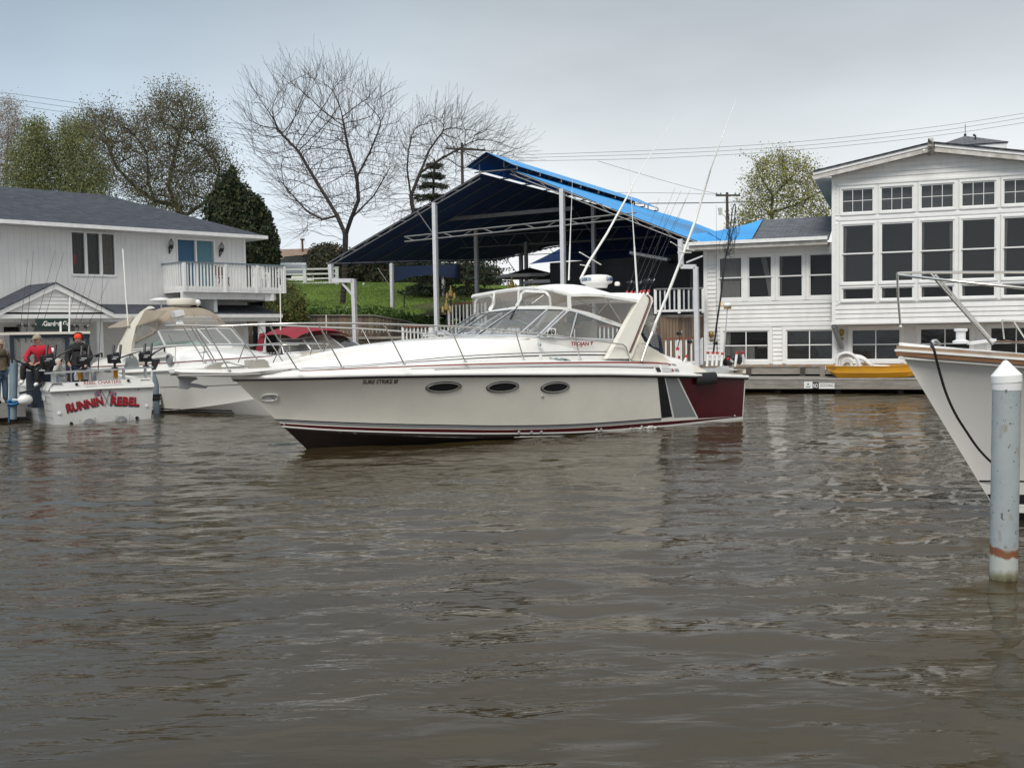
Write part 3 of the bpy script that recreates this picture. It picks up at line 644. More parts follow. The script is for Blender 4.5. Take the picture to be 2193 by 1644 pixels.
# outriggers
def outrig(pts,rs,v0,v1):
    n=len(pts); P_=[BP(x,y,v0+(v1-v0)*i/(n-1)) for i,(x,y) in enumerate(pts)]; mb=MB(); mb.tube(P_,rs,8); return mb.build('outrigger',M_white,BO,smooth=60),P_
og,P_=outrig([(1403,694),(1433,622),(1455,565),(1490,470),(1520,369),(1522,362),(1548,290),(1577,212)],[.034,.034,.032,.028,.022,.015,.011,.004],1.8,2.3)
mb=MB(); mb.tube([BP(1374,774,1.9),BP(1386,738,1.9),BP(1397,712,1.88)],[.035,.03,.04],8); mb.tube([BP(1397,712,1.88),BP(1403,694,1.82)],[.05,.045],8); mb.build('mount',M_rail,og,smooth=50)
mb=MB(); mb.tube([BP(1365,744,1.85),BP(1372,735,1.85),BP(1384,734,1.88)],.018,6); mb.build('crank',M_rail,og)
mb=MB(); mb.tube([BP(1452,541,2.1),BP(1480,541,1.9)],.016,6); mb.tube([BP(1436,518,2.2),BP(1462,533,1.9),BP(1487,537,1.7)],.012,6); mb.build('spreader',M_white,og)
og,P_=outrig([(1243,598),(1262,560),(1300,500),(1352,405),(1353,399),(1395,328),(1450,243)],[.034,.034,.03,.024,.016,.01,.004],-1.6,-2.2)
mb=MB(); mb.tube([BP(1241,540,-1.6),BP(1263,553,-1.7),BP(1287,567,-1.7)],.016,6); mb.tube([BP(1243,567,-1.6),BP(1263,570,-1.8)],.014,6); mb.build('spreader',M_white,og)
# rocket launcher: rods on the arch
def rod(p,q,base_r=.012,parent=None,red=True,reel=True,m=None,label=None,cat='fishing rod',group=None,bow=0.):
    p=np.array(p,float); q=np.array(q,float); d=(q-p)/np.linalg.norm(q-p)
    r=root('fishing_rod',p,label,cat,group)
    L_=np.linalg.norm(q-p); mb=MB(); sag=np.array([0,0,-1.])*bow
    mb.tube([p+d*.3,p+(q-p)*.3,p+(q-p)*.65+sag*.4,q+sag],[.009,.0065,.0045,.0025],5); mb.build('blank',m or M_black,r,smooth=60)
    mb=MB(); mb.tube([p,p+d*.35],[.014,.012],6); mb.build('grip',M_black,r)
    if reel:
        sd=np.cross(d,[0,0,1.]); sd/=np.linalg.norm(sd)+1e-9; c=p+d*.42+np.cross(sd,d)*.05
        mb=MB(); mb.lathe(c-sd*.045,[(.045,0),(.045,.02),(.03,.022),(.03,.068),(.045,.07),(.045,.09)],12,ax=sd); e=mb.build('reel',M_black,r,smooth=40)
        mb=MB(); mb.tube([c+sd*.045,c+sd*.07,c+sd*.07+d*.05],.008,5); mb.ball(c+sd*.085+d*.05,.014,8); mb.build('handle',M_chrome,e)
    return r
tops=[(1342,628,-.9),(1352,628,-.6),(1360,629,-.2),(1372,627,.3),(1379,626,.7),(1388,626,1.1)]
tips=[(1412,424),(1446,402),(1459,408),(1478,408),(1432,452),(1470,425)]
labs=['leftmost rod in the holders on the arch of the long cruiser','second rod from the left in the arch holders of the long cruiser','third rod from the left in the arch holders of the long cruiser','fourth rod from the left in the arch holders, beside the thin whip antenna','fifth rod from the left in the arch holders of the long cruiser','rightmost rod in the holders on the arch of the long cruiser']
for i,((x,y,v),(tx,ty)) in enumerate(zip(tops,tips)):
    a=BP(x,y,v); b=BP(tx,ty,v-.2)
    d=(b-a)/np.linalg.norm(b-a); mb=MB(); mb.tube([a-d*.25,a],.028,8); h=mb.build('rod_holder',M_white,BO,smooth=50)
    mb=MB(); mb.tube([a-d*.01,a+d*.055],.033,8); mb.build('collar',M_red,h,smooth=50)
    rod(a-d*.15,b,label=labs[i],group='rods standing in the arch of the cruiser')
# ---------------- right bank ----------------
_O=PZ(1650,842,0); RF=Fr((_O[0],_O[1],0),math.radians(-20.5))
M_wood=mat('weathered_timber',(.27,.25,.22),.85,var=.35,vs=2.2,bump=.5,bs=9,stretch=(1,1,6))
M_wooddark=mat('dark_timber',(.07,.06,.05),.9,var=.4,vs=4,bump=.4,bs=12)
M_woodrust=mat('stained_timber',(.30,.24,.17),.85,col2=(.22,.13,.07),vs=1.3,bump=.4,bs=9)
M_side=mat('white_clapboard',(.76,.755,.735),.6,var=.13,vs=1.3,stretch=(1.6,1.6,.55),bump=.15,bs=18)
M_trimw=mat('window_trim',(.80,.80,.785),.5,var=.06,vs=3)
M_dirty=mat('peeling_white',(.68,.67,.64),.65,col2=(.38,.35,.30),vs=3.1,bump=.35,bs=14)
M_pane=mat('window_pane',(.018,.019,.02),.04,spec=.55,alpha=.36)
M_paneb=mat('rippled_pane',(.03,.03,.03),.08,spec=.9,alpha=.5,bump=1.,bs=1.6)
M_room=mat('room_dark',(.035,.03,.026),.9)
M_skygrey=mat('sky_and_strut_grey',(.30,.31,.32),.9)  # reflected sky of the upper panes painted as grey backing; strut shares it
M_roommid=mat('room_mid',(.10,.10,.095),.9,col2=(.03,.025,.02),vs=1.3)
M_panes=mat('sky_pane',(.02,.021,.022),.03,spec=1.,alpha=.4)
M_curt=mat('net_curtain',(.66,.65,.62),.9,var=.3,vs=7,stretch=(9,9,.4))
M_brown=mat('brown_furniture',(.10,.045,.02),.7,var=.3)
def shingle_mat(name,c1,c2,mort):
    m=bpy.data.materials.new(name); m.use_nodes=True; nt=m.node_tree; b=nt.nodes['Principled BSDF']; b.inputs['Roughness'].default_value=.95
    tc=nt.nodes.new('ShaderNodeUVMap'); br=nt.nodes.new('ShaderNodeTexBrick'); br.inputs['Scale'].default_value=1; br.inputs['Brick Width'].default_value=.32; br.inputs['Row Height'].default_value=.15; br.inputs['Mortar Size'].default_value=.008
    br.inputs['Color1'].default_value=(*c1,1); br.inputs['Color2'].default_value=(*c2,1); br.inputs['Mortar'].default_value=(*mort,1); nt.links.new(tc.outputs[0],br.inputs['Vector'])
    n=nt.nodes.new('ShaderNodeTexNoise'); n.inputs['Scale'].default_value=3.5; n.inputs['Detail'].default_value=8; nt.links.new(tc.outputs[0],n.inputs['Vector'])
    mx=nt.nodes.new('ShaderNodeMix'); mx.data_type='RGBA'; mx.blend_type='OVERLAY'; mx.inputs[0].default_value=.55; nt.links.new(br.outputs[0],mx.inputs[6]); nt.links.new(n.outputs[0],mx.inputs[7]); nt.links.new(mx.outputs[2],b.inputs['Base Color'])
    bp=nt.nodes.new('ShaderNodeBump'); bp.inputs['Strength'].default_value=.6; bp.inputs['Distance'].default_value=.02; nt.links.new(br.outputs['Fac'],bp.inputs['Height']); bp.invert=True; nt.links.new(bp.outputs[0],b.inputs['Normal'])
    return m
M_shing=shingle_mat('grey_shingles',(.088,.094,.105),(.135,.142,.155),(.04,.042,.048))
M_shingdk=shingle_mat('dark_shingles',(.036,.042,.055),(.058,.066,.082),(.02,.022,.028))
def roofplane(name,m,pts,parent,th=.06):
    """slab with shingle UVs; pts[0]->pts[1] runs along the eave"""
    pts=[np.array(p,float) for p in pts]; x=pts[1]-pts[0]; x/=np.linalg.norm(x); nn=np.cross(x,pts[-1]-pts[0]); nn/=np.linalg.norm(nn); nn*=1 if nn[2]>0 else -1
    y=np.cross(nn,x); y*=1 if y[2]>0 else -1
    mb=MB(); mb.prism(pts,-nn*th); o=mb.build(name,m,parent); me=o.data; uv=me.uv_layers.new(name='uv'); L_=wloc(parent) if parent else Vector((0,0,0))
    for l in me.loops:
        p=np.array(me.vertices[l.vertex_index].co)+np.array(L_)-pts[0]; uv.data[l.index].uv=(float(np.dot(p,x)),float(np.dot(p,y)))
    return o
def window(fr,a0,a1,c0,c1,b,parent,rows=1,cols=1,hung=False,fw=.06,room=None,curtain=None,proud=.05,deep=.5,name='window',mun=.022,pm=None):
    """casing proud of the wall, sashes and panes set back in it"""
    mb=MB(); W=fw
    for q in [(a0-W,a0,c0-W,c1+W),(a1,a1+W,c0-W,c1+W),(a0,a1,c1,c1+W),(a0,a1,c0-W*1.2,c0)]: mb.box(fr,q[0],q[1],b-.1,b+proud,q[2],q[3])
    win=mb.build(name,M_trimw,parent)
    sw=.045; mb=MB()
    def ring(x0,x1,z0,z1,bb):
        mb.box(fr,x0,x0+sw,bb-.03,bb,z0,z1); mb.box(fr,x1-sw,x1,bb-.03,bb,z0,z1); mb.box(fr,x0+sw,x1-sw,bb-.03,bb,z1-sw,z1); mb.box(fr,x0+sw,x1-sw,bb-.03,bb,z0,z0+sw)
    zm=(c0+c1)/2
    parts=[(c0,c1,b+.01)] if not hung else [(zm-.02,c1,b+.02),(c0,zm+.02,b-.02)]
    for z0,z1,bb in parts: ring(a0,a1,z0,z1,bb)
    mb.build('sash',M_trimw,win)
    for z0,z1,bb in parts:
        for i in range(cols):
            for j in range(rows):
                x0=a0+sw+(a1-a0-2*sw)*i/cols; x1=a0+sw+(a1-a0-2*sw)*(i+1)/cols; y0=z0+sw+(z1-z0-2*sw)*j/rows; y1=z0+sw+(z1-z0-2*sw)*(j+1)/rows
                g=mun/2
                m2=MB(); m2.box(fr,x0+(g if i else 0),x1-(g if i<cols-1 else 0),bb-.022,bb-.016,y0+(g if j else 0),y1-(g if j<rows-1 else 0)); m2.build('pane',pm or M_pane,win)
        if rows*cols>1:
            m2=MB()
            for i in range(1,cols): x=a0+sw+(a1-a0-2*sw)*i/cols; m2.box(fr,x-g,x+g,bb-.025,bb-.004,z0+sw,z1-sw)
            for j in range(1,rows):
                y=z0+sw+(z1-z0-2*sw)*j/rows
                for i in range(cols):
                    x0=a0+sw+(a1-a0-2*sw)*i/cols+g; x1=a0+sw+(a1-a0-2*sw)*(i+1)/cols-g; m2.box(fr,x0,x1,bb-.0245,bb-.0045,y-g,y+g)
            m2.build('muntin',M_trimw,win)
    # the room behind
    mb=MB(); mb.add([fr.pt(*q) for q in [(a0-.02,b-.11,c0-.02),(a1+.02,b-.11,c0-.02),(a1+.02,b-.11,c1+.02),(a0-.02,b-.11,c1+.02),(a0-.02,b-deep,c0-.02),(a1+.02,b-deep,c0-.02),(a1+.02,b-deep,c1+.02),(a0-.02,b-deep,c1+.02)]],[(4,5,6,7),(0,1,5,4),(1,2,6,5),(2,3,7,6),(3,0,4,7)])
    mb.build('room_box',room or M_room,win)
    if curtain:
        for x0,x1,w0,w1 in curtain:   # fractions: top extent and bottom extent
            mb=MB(); n=9; top=[fr.pt(a0+(a1-a0)*(x0+(x1-x0)*i/n),b-.075+.02*(i%2),c1) for i in range(n+1)]; bot=[fr.pt(a0+(a1-a0)*(w0+(w1-w0)*i/n),b-.075+.02*(i%2),c0) for i in range(n+1)]
            mid=[fr.pt(a0+(a1-a0)*((x0*.4+w0*.6)+((x1-x0)*.4+(w1-w0)*.6)*i/n),b-.075+.025*(i%2),(c0+c1)/2) for i in range(n+1)]
            mb.loft([top,mid,bot]); mb.build('curtain',M_curt,win,smooth=60)
    return win
def clapboards(fr,b,parent,a0,a1,c0,c1,pitch,cuts,m,slope=None,mn=.05):
    """one board per course and run; cuts=(a0,a1,c0,c1) openings"""
    k=0; c=c0
    while c<c1-.02:
        top=min(c+pitch,c1); mid=(c+top)/2
        lo,hi=(a0,a1) if slope is None else slope(mid,a0,a1)
        runs=[(lo,hi)]
        for q0,q1,z0,z1 in cuts:
            if z0<mid<z1:
                nr=[]
                for r0,r1 in runs:
                    if q1<=r0 or q0>=r1: nr.append((r0,r1)); continue
                    if q0>r0: nr.append((r0,q0))
                    if q1<r1: nr.append((q1,r1))
                runs=nr
        for r0,r1 in runs:
            if r1-r0<mn: continue
            j=random.uniform(-.0015,.0015)
            mb=MB(); mb.hexa([fr.pt(r0,b,c),fr.pt(r1,b,c),fr.pt(r1,b+.036+j,c),fr.pt(r0,b+.036+j,c),fr.pt(r0,b,top),fr.pt(r1,b,top),fr.pt(r1,b+.004,top+.004),fr.pt(r0,b+.004,top+.004)]); mb.build('clapboard',m,parent,recalc=False)
        c+=pitch
# --- lower wing
RW=root('restaurant_wing',RF.pt(-.5,-4,0.8),'low white clapboard wing with sash windows and a blue tarp on its grey roof','building')
WB=-3.2; WC0=.84
wins_w=[(-2.17,-1.33),(-1.13,-.28),(-.07,.78),(.99,1.84)]
wins_l=[(-2.02,-.40),(.19,1.81)]
mb=MB(); mb.box(RF,-2.68,1.8,WB-.3,WB-.004,WC0,5.3)
# backing wall pierced by the windows: build as strips
def pierced(fr,b0,b1,a0,a1,c0,c1,holes,name,m,parent):
    As=sorted({a0,a1,*[h[0] for h in holes],*[h[1] for h in holes]}); Cs=sorted({c0,c1,*[h[2] for h in holes],*[h[3] for h in holes]})
    mb=MB()
    for i in range(len(As)-1):
        for j in range(len(Cs)-1):
            am,cm=(As[i]+As[i+1])/2,(Cs[j]+Cs[j+1])/2
            if As[i]>=a0-1e-6 and As[i+1]<=a1+1e-6 and Cs[j]>=c0-1e-6 and Cs[j+1]<=c1+1e-6 and not any(h[0]<am<h[1] and h[2]<cm<h[3] for h in holes): mb.box(fr,As[i],As[i+1],b0,b1,Cs[j],Cs[j+1])
    return mb.build(name,m,parent)
hw=[(a0,a1,3.22,4.72) for a0,a1 in wins_w[:3]]+[(.99,1.84,3.22,4.72)]
hl=[(a0,a1,.98,2.06) for a0,a1 in wins_l]
pierced(RF,WB-.35,WB,-2.70,8.5,WC0,2.3,hl+[(2.40,4.02,.97,2.05),(4.62,6.22,.97,2.05),(6.8,8.4,.97,2.05)],'ground_floor_wall',M_side,RW)
pierced(RF,WB-.35,WB,-2.70,1.75,2.3,5.1,hw,'upper_wall',M_side,RW)
for i,(a0,a1) in enumerate(wins_w):
    window(RF,a0,a1,3.22,4.72,WB+.0,RW,hung=True,fw=.10,curtain=[[(0,.9,0,.9)],[(.5,.75,.85,1.)],[(.0,.18,0,.12)],None][i],room=None,deep=1.6)
for a0,a1 in wins_l: window(RF,a0,a1,.98,2.06,WB,RW,rows=2,cols=2,fw=.12,mun=.035,pm=M_paneb if a0>0 else None,curtain=[(0,.16,0,.14)] if a0<0 else None,deep=1.4)
for a0,a1 in [(2.40,4.02),(4.62,6.22),(6.8,8.4)]: window(RF,a0,a1,.97,2.05,WB,RW,rows=2,cols=2,fw=.10,mun=.035,deep=1.4,pm=M_paneb)
cuts=[(a0-.11,a1+.11,3.10,4.83) for a0,a1 in wins_w]+[(-2.28,1.8,4.8,5.2)]+[(a0-.13,a1+.13,.84,2.19) for a0,a1 in wins_l]+[(-2.3,1.8,3.0,3.1)]
clapboards(RF,WB,RW,-2.58,1.72,WC0,4.95,.152,cuts,M_side)
mb=MB(); mb.box(RF,-2.72,-2.58,WB,WB+.04,WC0,5.05); mb.box(RF,-2.3,1.75,WB,WB+.045,2.98,3.09); mb.box(RF,-2.3,1.8,WB+.0,WB+.035,4.83,5.05)
for x in (-1.23,-.175,.885): mb.box(RF,x-.0,x+.001,WB,WB+.01,3.1,3.12)
mb.box(RF,-2.2,1.85,WB,WB+.05,2.2,2.30); mb.build('trim_board',M_trimw,RW)
for x0,x1 in [(-1.229,-1.231),(-.18,-.17),(.88,.89)]: pass
# eave of the wing
mb=MB(); mb.box(RF,-3.36,1.66,-2.45,-2.40,4.98,5.14); mb.build('fascia',M_dirty,RW)
mb=MB(); mb.box(RF,-3.1,1.66,-2.40,-2.30,5.13,5.25); mb.box(RF,-3.36,-3.1,-2.42,-2.38,5.0,5.2); mb.build('gutter',M_trim,RW)
mb=MB(); mb.box(RF,-3.36,1.66,-3.25,-2.45,4.98,5.0); mb.build('soffit',M_trim,RW)
ra,rc_=RF.hit(1774,463,-7.); rl,rlc=RF.hit(1500,477,-7.)
_ta=RF.hit(1637,471,-7.)[0]
roofplane('roof',M_shing,[RF.pt(-2.9,-2.38,5.17),RF.pt(1.7,-2.38,5.17),RF.pt(1.7,-7.,rc_),RF.pt(_ta,-7.,rc_)],RW)
mb=MB(); mb.box(RF,-3.3,1.7,-9,-3.6,.84,5.1); mb.build('inner_wall',M_dark,RW)
# steps of the old wood corbel under the overhang
# --- gable building
RG=root('gable_building',RF.pt(5,-3,2.2),'tall white clapboard building with a wide gable and three tiers of windows on the right','building')
GB=-2.4; GX0,GX1=1.80,8.6; PK=4.95
up=[(2.10+1.243*i,3.18+1.243*i) for i in range(6)]
def gtop(a): return 8.02-.178*abs(a-PK)-.18
holes=[]
for a0,a1 in up[:5]: holes+= [(a0+.02,a1-.02,5.98,6.80),(a0+.03,a1-.01,3.62,5.60),(a0+.03,a1-.01,3.04,3.46)]
pierced(RF,GB-.25,GB,GX0,GX1,2.28,7.2,holes,'front_wall',M_side,RG)
mb=MB(); mb.prism([RF.pt(GX0,GB,7.2),RF.pt(GX1,GB,7.2),RF.pt(GX1,GB,gtop(GX1)),RF.pt(PK,GB,gtop(PK)),RF.pt(GX0,GB,gtop(GX0))],-RF.n*.25); mb.build('gable_wall',M_side,RG)
for i,(a0,a1) in enumerate(up[:5]):
    window(RF,a0+.02,a1-.02,5.98,6.80,GB+.02,RG,rows=2,cols=3,fw=.055,room=M_skygrey,deep=.15,pm=M_panes,mun=.018)  # shallow pale backing puts the sky reflection behind these panes
    window(RF,a0+.03,a1-.01,3.62,5.60,GB+.02,RG,hung=True,fw=.06,curtain=[[(0,.16,0,.1)],[(0,.04,0,.08)],[(0,.12,0,.1),(.86,1,.88,1)],[(.0,.08,0,.06),(.94,1,.96,1)],[(0,.14,0,.1)]][i],deep=1.8,pm=M_panes,room=M_roommid)
    window(RF,a0+.03,a1-.01,3.04,3.46,GB+.02,RG,fw=.055,curtain=[(0,.12,0,.12)],deep=1.2)
    mb=MB(); mb.box(RF,a0+.3,a0+.7,GB-1.1,GB-.8,2.6,3.7); 
    if i!=2: mb.build('chair_back',M_brown,RG)
cuts=[(2.0,GX1,2.93,6.99)]
def rk(c,a0,a1):
    if c<gtop(GX0): return a0,a1
    h=(8.02-.18-c)/.178; return max(a0,PK-h),min(a1,PK+h)
clapboards(RF,GB,RG,GX0+.12,GX1,2.28,7.86,.152,[(2.0,8.6,2.93,6.99)],M_side,slope=rk)
mb=MB(); mb.box(RF,GX0,GX0+.12,GB,GB+.04,2.25,gtop(GX0)); mb.box(RF,GX0-.02,GX1,GB-.02,GB+.045,2.22,2.28); mb.build('corner_board',M_trimw,RG)
mb=MB(); mb.box(RF,2.0,GX1,GB,GB+.07,6.92,6.99); mb.box(RF,2.0,GX1,GB,GB+.05,5.74,5.84); mb.box(RF,2.0,GX1,GB,GB+.035,2.93,2.99); mb.box(RF,2.0,GX1,GB,GB+.03,6.86,6.92); mb.box(RF,2.0,GX1,GB,GB+.022,5.66,5.74);mb.box(RF,2.0,GX1,GB,GB+.022,5.84,5.92)
for i in range(6):
    x0=up[i][0]; mb.box(RF,x0-.16,x0-.06,GB,GB+.035,2.99,5.66); mb.box(RF,x0-.16,x0-.06,GB,GB+.035,5.92,6.86)
mb.build('mullion',M_trimw,RG)
# rakes, roof
for sg in (-1,1):
    xe=PK+sg*3.72 if sg<0 else PK+4.2
    def rp(a,b,dz): return RF.pt(a,b,8.07-.182*abs(a-PK)+dz)
    mb=MB(); mb.prism([rp(PK+sg*.08,-1.9,0),rp(xe,-1.9,0),rp(xe,-1.9,-.11),rp(PK+sg*.08,-1.9,-.11)],-RF.n*.04); mb.build('rake_board',M_trim,RG)
    mb=MB(); mb.prism([rp(PK+sg*.08,-1.93,-.10),rp(xe+.0,-1.93,-.10),rp(xe,-1.93,-.27),rp(PK+sg*.08,-1.93,-.27)],-RF.n*.04); mb.build('rake_board',M_dirty,RG)
    mb=MB(); mb.prism([rp(PK,-1.95,-.2),rp(xe,-1.95,-.2),rp(xe,-2.4,-.2),rp(PK,-2.4,-.2)],-Z3*.015); mb.build('soffit',M_trim,RG)
    e0,e1=rp(xe,-1.88,.03),rp(PK,-1.88,.03)
    o=roofplane('roof',M_shingdk,[rp(xe,-1.86,.04),rp(xe,-12,.04),rp(PK,-12,.04),rp(PK,-1.86,.04)],RG,.05)
mb=MB(); mb.box(RF,1.85,8.5,-12,-3.0,2.3,6.7); mb.build('inner_wall',M_dark,RG)
mb=MB(); mb.prism([RF.pt(4.82,-1.5,8.16),RF.pt(4.98,-1.5,8.16),RF.pt(4.98,-1.5,8.02),RF.pt(5.06,-2.5,7.72),RF.pt(4.9,-2.5,7.68),RF.pt(4.82,-1.5,7.96)],-RF.n*.12)
mb.box(RF,4.82,4.99,-2.6,-1.62,7.93,8.15); mb.build('ridge_beam',M_dirty,RG)
mb=MB(); mb.lathe(RF.pt(4.72,-1.75,7.83),[(.02,0),(.05,.03),(.055,.12),(.001,.13)],10,ax=(-.6,-.6,-.5)); mb.build('floodlight',M_wplastic,RG,smooth=50)
mb=MB(); mb.box(RF,1.75,8.6,-3.25,-2.42,2.24,2.27); mb.build('floor_soffit',M_trim,RG)
mb=MB(); mb.prism([RF.pt(1.24,-1.95,7.20),RF.pt(1.82,-1.95,7.20),RF.pt(1.82,-11.5,7.20),RF.pt(1.24,-11.5,7.20)],-Z3*.03); mb.box(RF,1.22,1.26,-11.5,-1.95,7.2,7.38); mb.build('side_soffit',M_trim,RG)
# raking strut under the overhang
mb=MB(); mb.bar(RF.P(1785,697,-2.45),RF.P(1803,745,-3.1),.13,.13); mb.build('strut',M_skygrey,RG)
# pyramid roof behind
pc=RF.hit(2067,291,-8.5); q=[RF.hit(1998,312,-6.8),RF.hit(2160,303,-6.8)]
PR=root('pyramid_roof',RF.pt(pc[0],-8.5,pc[1]),'low grey pyramid roof with a thin mast behind the gable','roof')
ap=RF.pt(pc[0],-8.5,pc[1]); zc_=q[1][1]; a0=q[0][0]; a1=q[1][0]; cs=[RF.pt(a0,-6.8,zc_),RF.pt(a1,-6.8,zc_),RF.pt(a1,-10.4,zc_),RF.pt(a0,-10.4,zc_)]
for i in range(4): roofplane('roof_slope',M_shing,[cs[i],cs[(i+1)%4],ap],PR,.03)
mb=MB(); mb.box(RF,a0+.05,a1-.05,-10.35,-6.85,zc_-.24,zc_-.03); mb.build('fascia',M_trim,PR)
mb=MB(); mb.box(RF,a0+.3,a1-.2,-10.1,-7.2,zc_-1.6,zc_-.24); mb.build('base_wall',M_wooddark,PR)
mb=MB(); mb.tube([ap-Z3*.05,ap+Z3*.43],.012,6); mb.tube([ap-Z3*.05,ap+Z3*.07],.05,8); mb.build('mast',M_black,PR)
mb=MB(); p0=RF.P(2089,297,-7.6); mb.tube([p0-Z3*.06,p0+Z3*.12],.03,6); mb.ball(p0+np.array([-.05,0,.13]),.05,8); mb.build('vent_pipe',M_black,PR)
# wall lamps of brass
M_brass=mat('brass',(.34,.22,.07),.45,.7)
for (x,y),lab in [((1524,716),'brass wall lamp beside the leftmost ground floor window of the wing'),((1802,712),'brass wall lamp under the overhang of the gable building')]:
    p=RF.P(x,y,WB+.05); r=root('wall_lamp',p,lab,'wall lamp','brass wall lamps')
    mb=MB(); mb.lathe(p,[(.07,-.05),(.09,-.03),(.05,.0),(.03,.05)],12,ax=RF.n); mb.build('backplate',M_brass,r,smooth=40)
    mb=MB(); mb.lathe(p+RF.n*.09,[(.03,-.13),(.085,-.06),(.10,.05),(.06,.10),(.01,.13)],12); mb.build('shade',M_brass,r,smooth=50)
    mb=MB(); mb.box(Fr(p,math.radians(-20.5)),-.07,.07,-.05,-.02,-.26,-.16); mb.build('plate',M_brass,r)
# --- quay and docks
LD=root('lower_dock',RF.pt(2,-.7,.4),'weathered timber dock along the water with a no docking sign','dock')
mb=MB(); 
for a0,a1 in [(-6,.9),(.905,5.2),(5.205,12)]:
    m2=MB(); m2.box(RF,a0,a1,-.06,0,.15,.46); m2.build('face_beam',M_wood,LD)
m2=MB(); m2.box(RF,-6,12,-.05,.015,.46,.50); m2.build('edge_cap',mat('pale_timber',(.40,.38,.34),.85,var=.3,vs=3),LD)
for i in range(120):
    a=-6+i*.15; m2=MB(); m2.box(RF,a,a+.143,-1.5,-.051,.455,.495+random.uniform(-.003,.003)); m2.build('plank',M_wood,LD,recalc=False)
for a in np.arange(-5.5,12,1.9):
    m2=MB(); m2.tube([RF.pt(a,-.35,-1.2),RF.pt(a,-.35,.455)],.11,8); m2.build('pile',M_wooddark,LD,smooth=50)
m2=MB(); m2.box(RF,-6,12,-1.5,-1.42,-1,.45); m2.build('back_board',M_wooddark,LD)
UD=root('upper_boardwalk',RF.pt(2,-2.3,.7),'raised timber boardwalk along the foot of the white buildings','boardwalk')
m2=MB(); m2.box(RF,-6.2,12,-1.60,-1.54,.56,.80); m2.build('face_beam',M_wood,UD)
for i in range(120):
    a=-6+i*.15; m2=MB(); m2.box(RF,a,a+.143,-3.2,-1.51,.80,.838+random.uniform(-.003,.003)); m2.build('plank',M_woodrust if i%3 else M_wood,UD,recalc=False)
for a in [-5,-3.2,-.9,.9,1.55,3.4,5.2,7]:
    m2=MB(); m2.box(RF,a-.08,a+.08,-1.53,-1.45,.50,.80); m2.build('post',M_wood if a in(1.55,) else M_wooddark,UD)
m2=MB(); m2.box(RF,-6.2,12,-3.3,-1.75,-1,.79); m2.build('back_fill',M_dark,UD)
# no docking sign
SG=root('dock_sign',RF.pt(.95,.01,.33),'white no docking sign on the face of the lower dock','sign')
a0,c0=RF.hit(1722,831.5,.02); a1,c1=RF.hit(1740,817,.02)
mb=MB(); mb.box(RF,a0,a1,.018,.03,c0,c1); mb.build('emblem_plate',M_wplastic,SG)
mb=MB(); am=(a0+a1)/2; mb.tube([RF.pt(am-.07,.035,c0+.07),RF.pt(am,.035,c0+.05),RF.pt(am+.07,.035,c0+.08)],.012,5); mb.box(RF,am-.03,am+.02,.03,.036,c0+.11,c0+.17); mb.build('emblem',mat('sign_teal',(.12,.2,.22),.5),SG)
a0,c0=RF.hit(1740,832,.02); a1,c1=RF.hit(1752.5,818,.02)
mb=MB(); mb.box(RF,a0,a1,.018,.028,c0,c1); mb.build('no_plate',M_black,SG); text('NO','no_lettering',M_wplastic,SG,RF.pt((a0+a1)/2,.03,c0+.03),RF.d,Z3,.2,bold=.004,width=(a1-a0)*.8)
a0,c0=RF.hit(1754,832,.02); a1,c1=RF.hit(1787,820,.02)
mb=MB(); mb.box(RF,a0,a1,.018,.028,c0,c1); mb.build('docking_plate',M_wplastic,SG); text('DOCKING','docking_lettering',M_black,SG,RF.pt((a0+a1)/2,.03,c0+.06),RF.d,Z3,.14,bold=.0,width=(a1-a0)*.86)
# --- yellow skiff lying on the lower dock
SK=root('skiff',RF.pt(3.4,-.7,.5),'small yellow aluminium skiff resting on the lower dock','skiff')
M_yel=mat('yellow_paint',(.56,.26,.008),.4,var=.12,vs=2)
sa0,_=RF.hit(1768,783,-.25); sa1,_=RF.hit(1985,783,-.25)
L_=sa1-sa0; secs=[]
zb=.5; h=.36
for t,hw,rz,bt in [(0,.42,.0,.14),(.08,.50,0,.0),(.3,.56,0,0),(.6,.56,0,0),(.82,.44,.02,.02),(.93,.24,.05,.12),(1,.05,.09,.28)]:
    a=sa0+L_*t; b=-.72
    def q(bb,z,da=0): return RF.pt(a+da,b+bb,zb+z)
    s0=(-.16*(1-t*3) if t<.33 else 0)
    secs.append([q(hw,h+rz),q(hw*.97,(h+rz+bt)*.52+.02,s0*-.5),q(hw*.99,(h+rz+bt)*.5-.02,s0*-.5),q(hw*.80,bt,-s0),q(-hw*.80,bt,-s0),q(-hw*.97,(h+bt)*.5,s0*-.5),q(-hw,h+rz)])
mb=MB(); mb.loft(secs); mb.poly(secs[0]); mb.build('hull',M_yel,SK,smooth=20)
mb=MB()
for k in (0,-1): mb.tube([s[k]+Z3*.005 for s in secs],.018,6)
mb.tube([secs[0][0],secs[0][-1]],.018,6); mb.build('gunwale',M_yel,SK,smooth=50)
mb=MB()
for t in (.25,.55): mb.box(RF,sa0+L_*t,sa0+L_*t+.25,-1.2,-.24,zb+h-.06,zb+h-.03)
mb.build('thwart',M_alu,SK)
lp=RF.P(1776,789.3,-.2); text('STARCRAFT','hull_lettering',M_blue,SK,RF.P(1783,790,-.21),RF.d,Z3,.06,width=.2)
mb=MB(); lp=RF.P(1768,784,-.3); mb.tube([lp+Z3*.02,lp,lp-Z3*.12],.012,5); mb.build('painter',M_wplastic,SK)
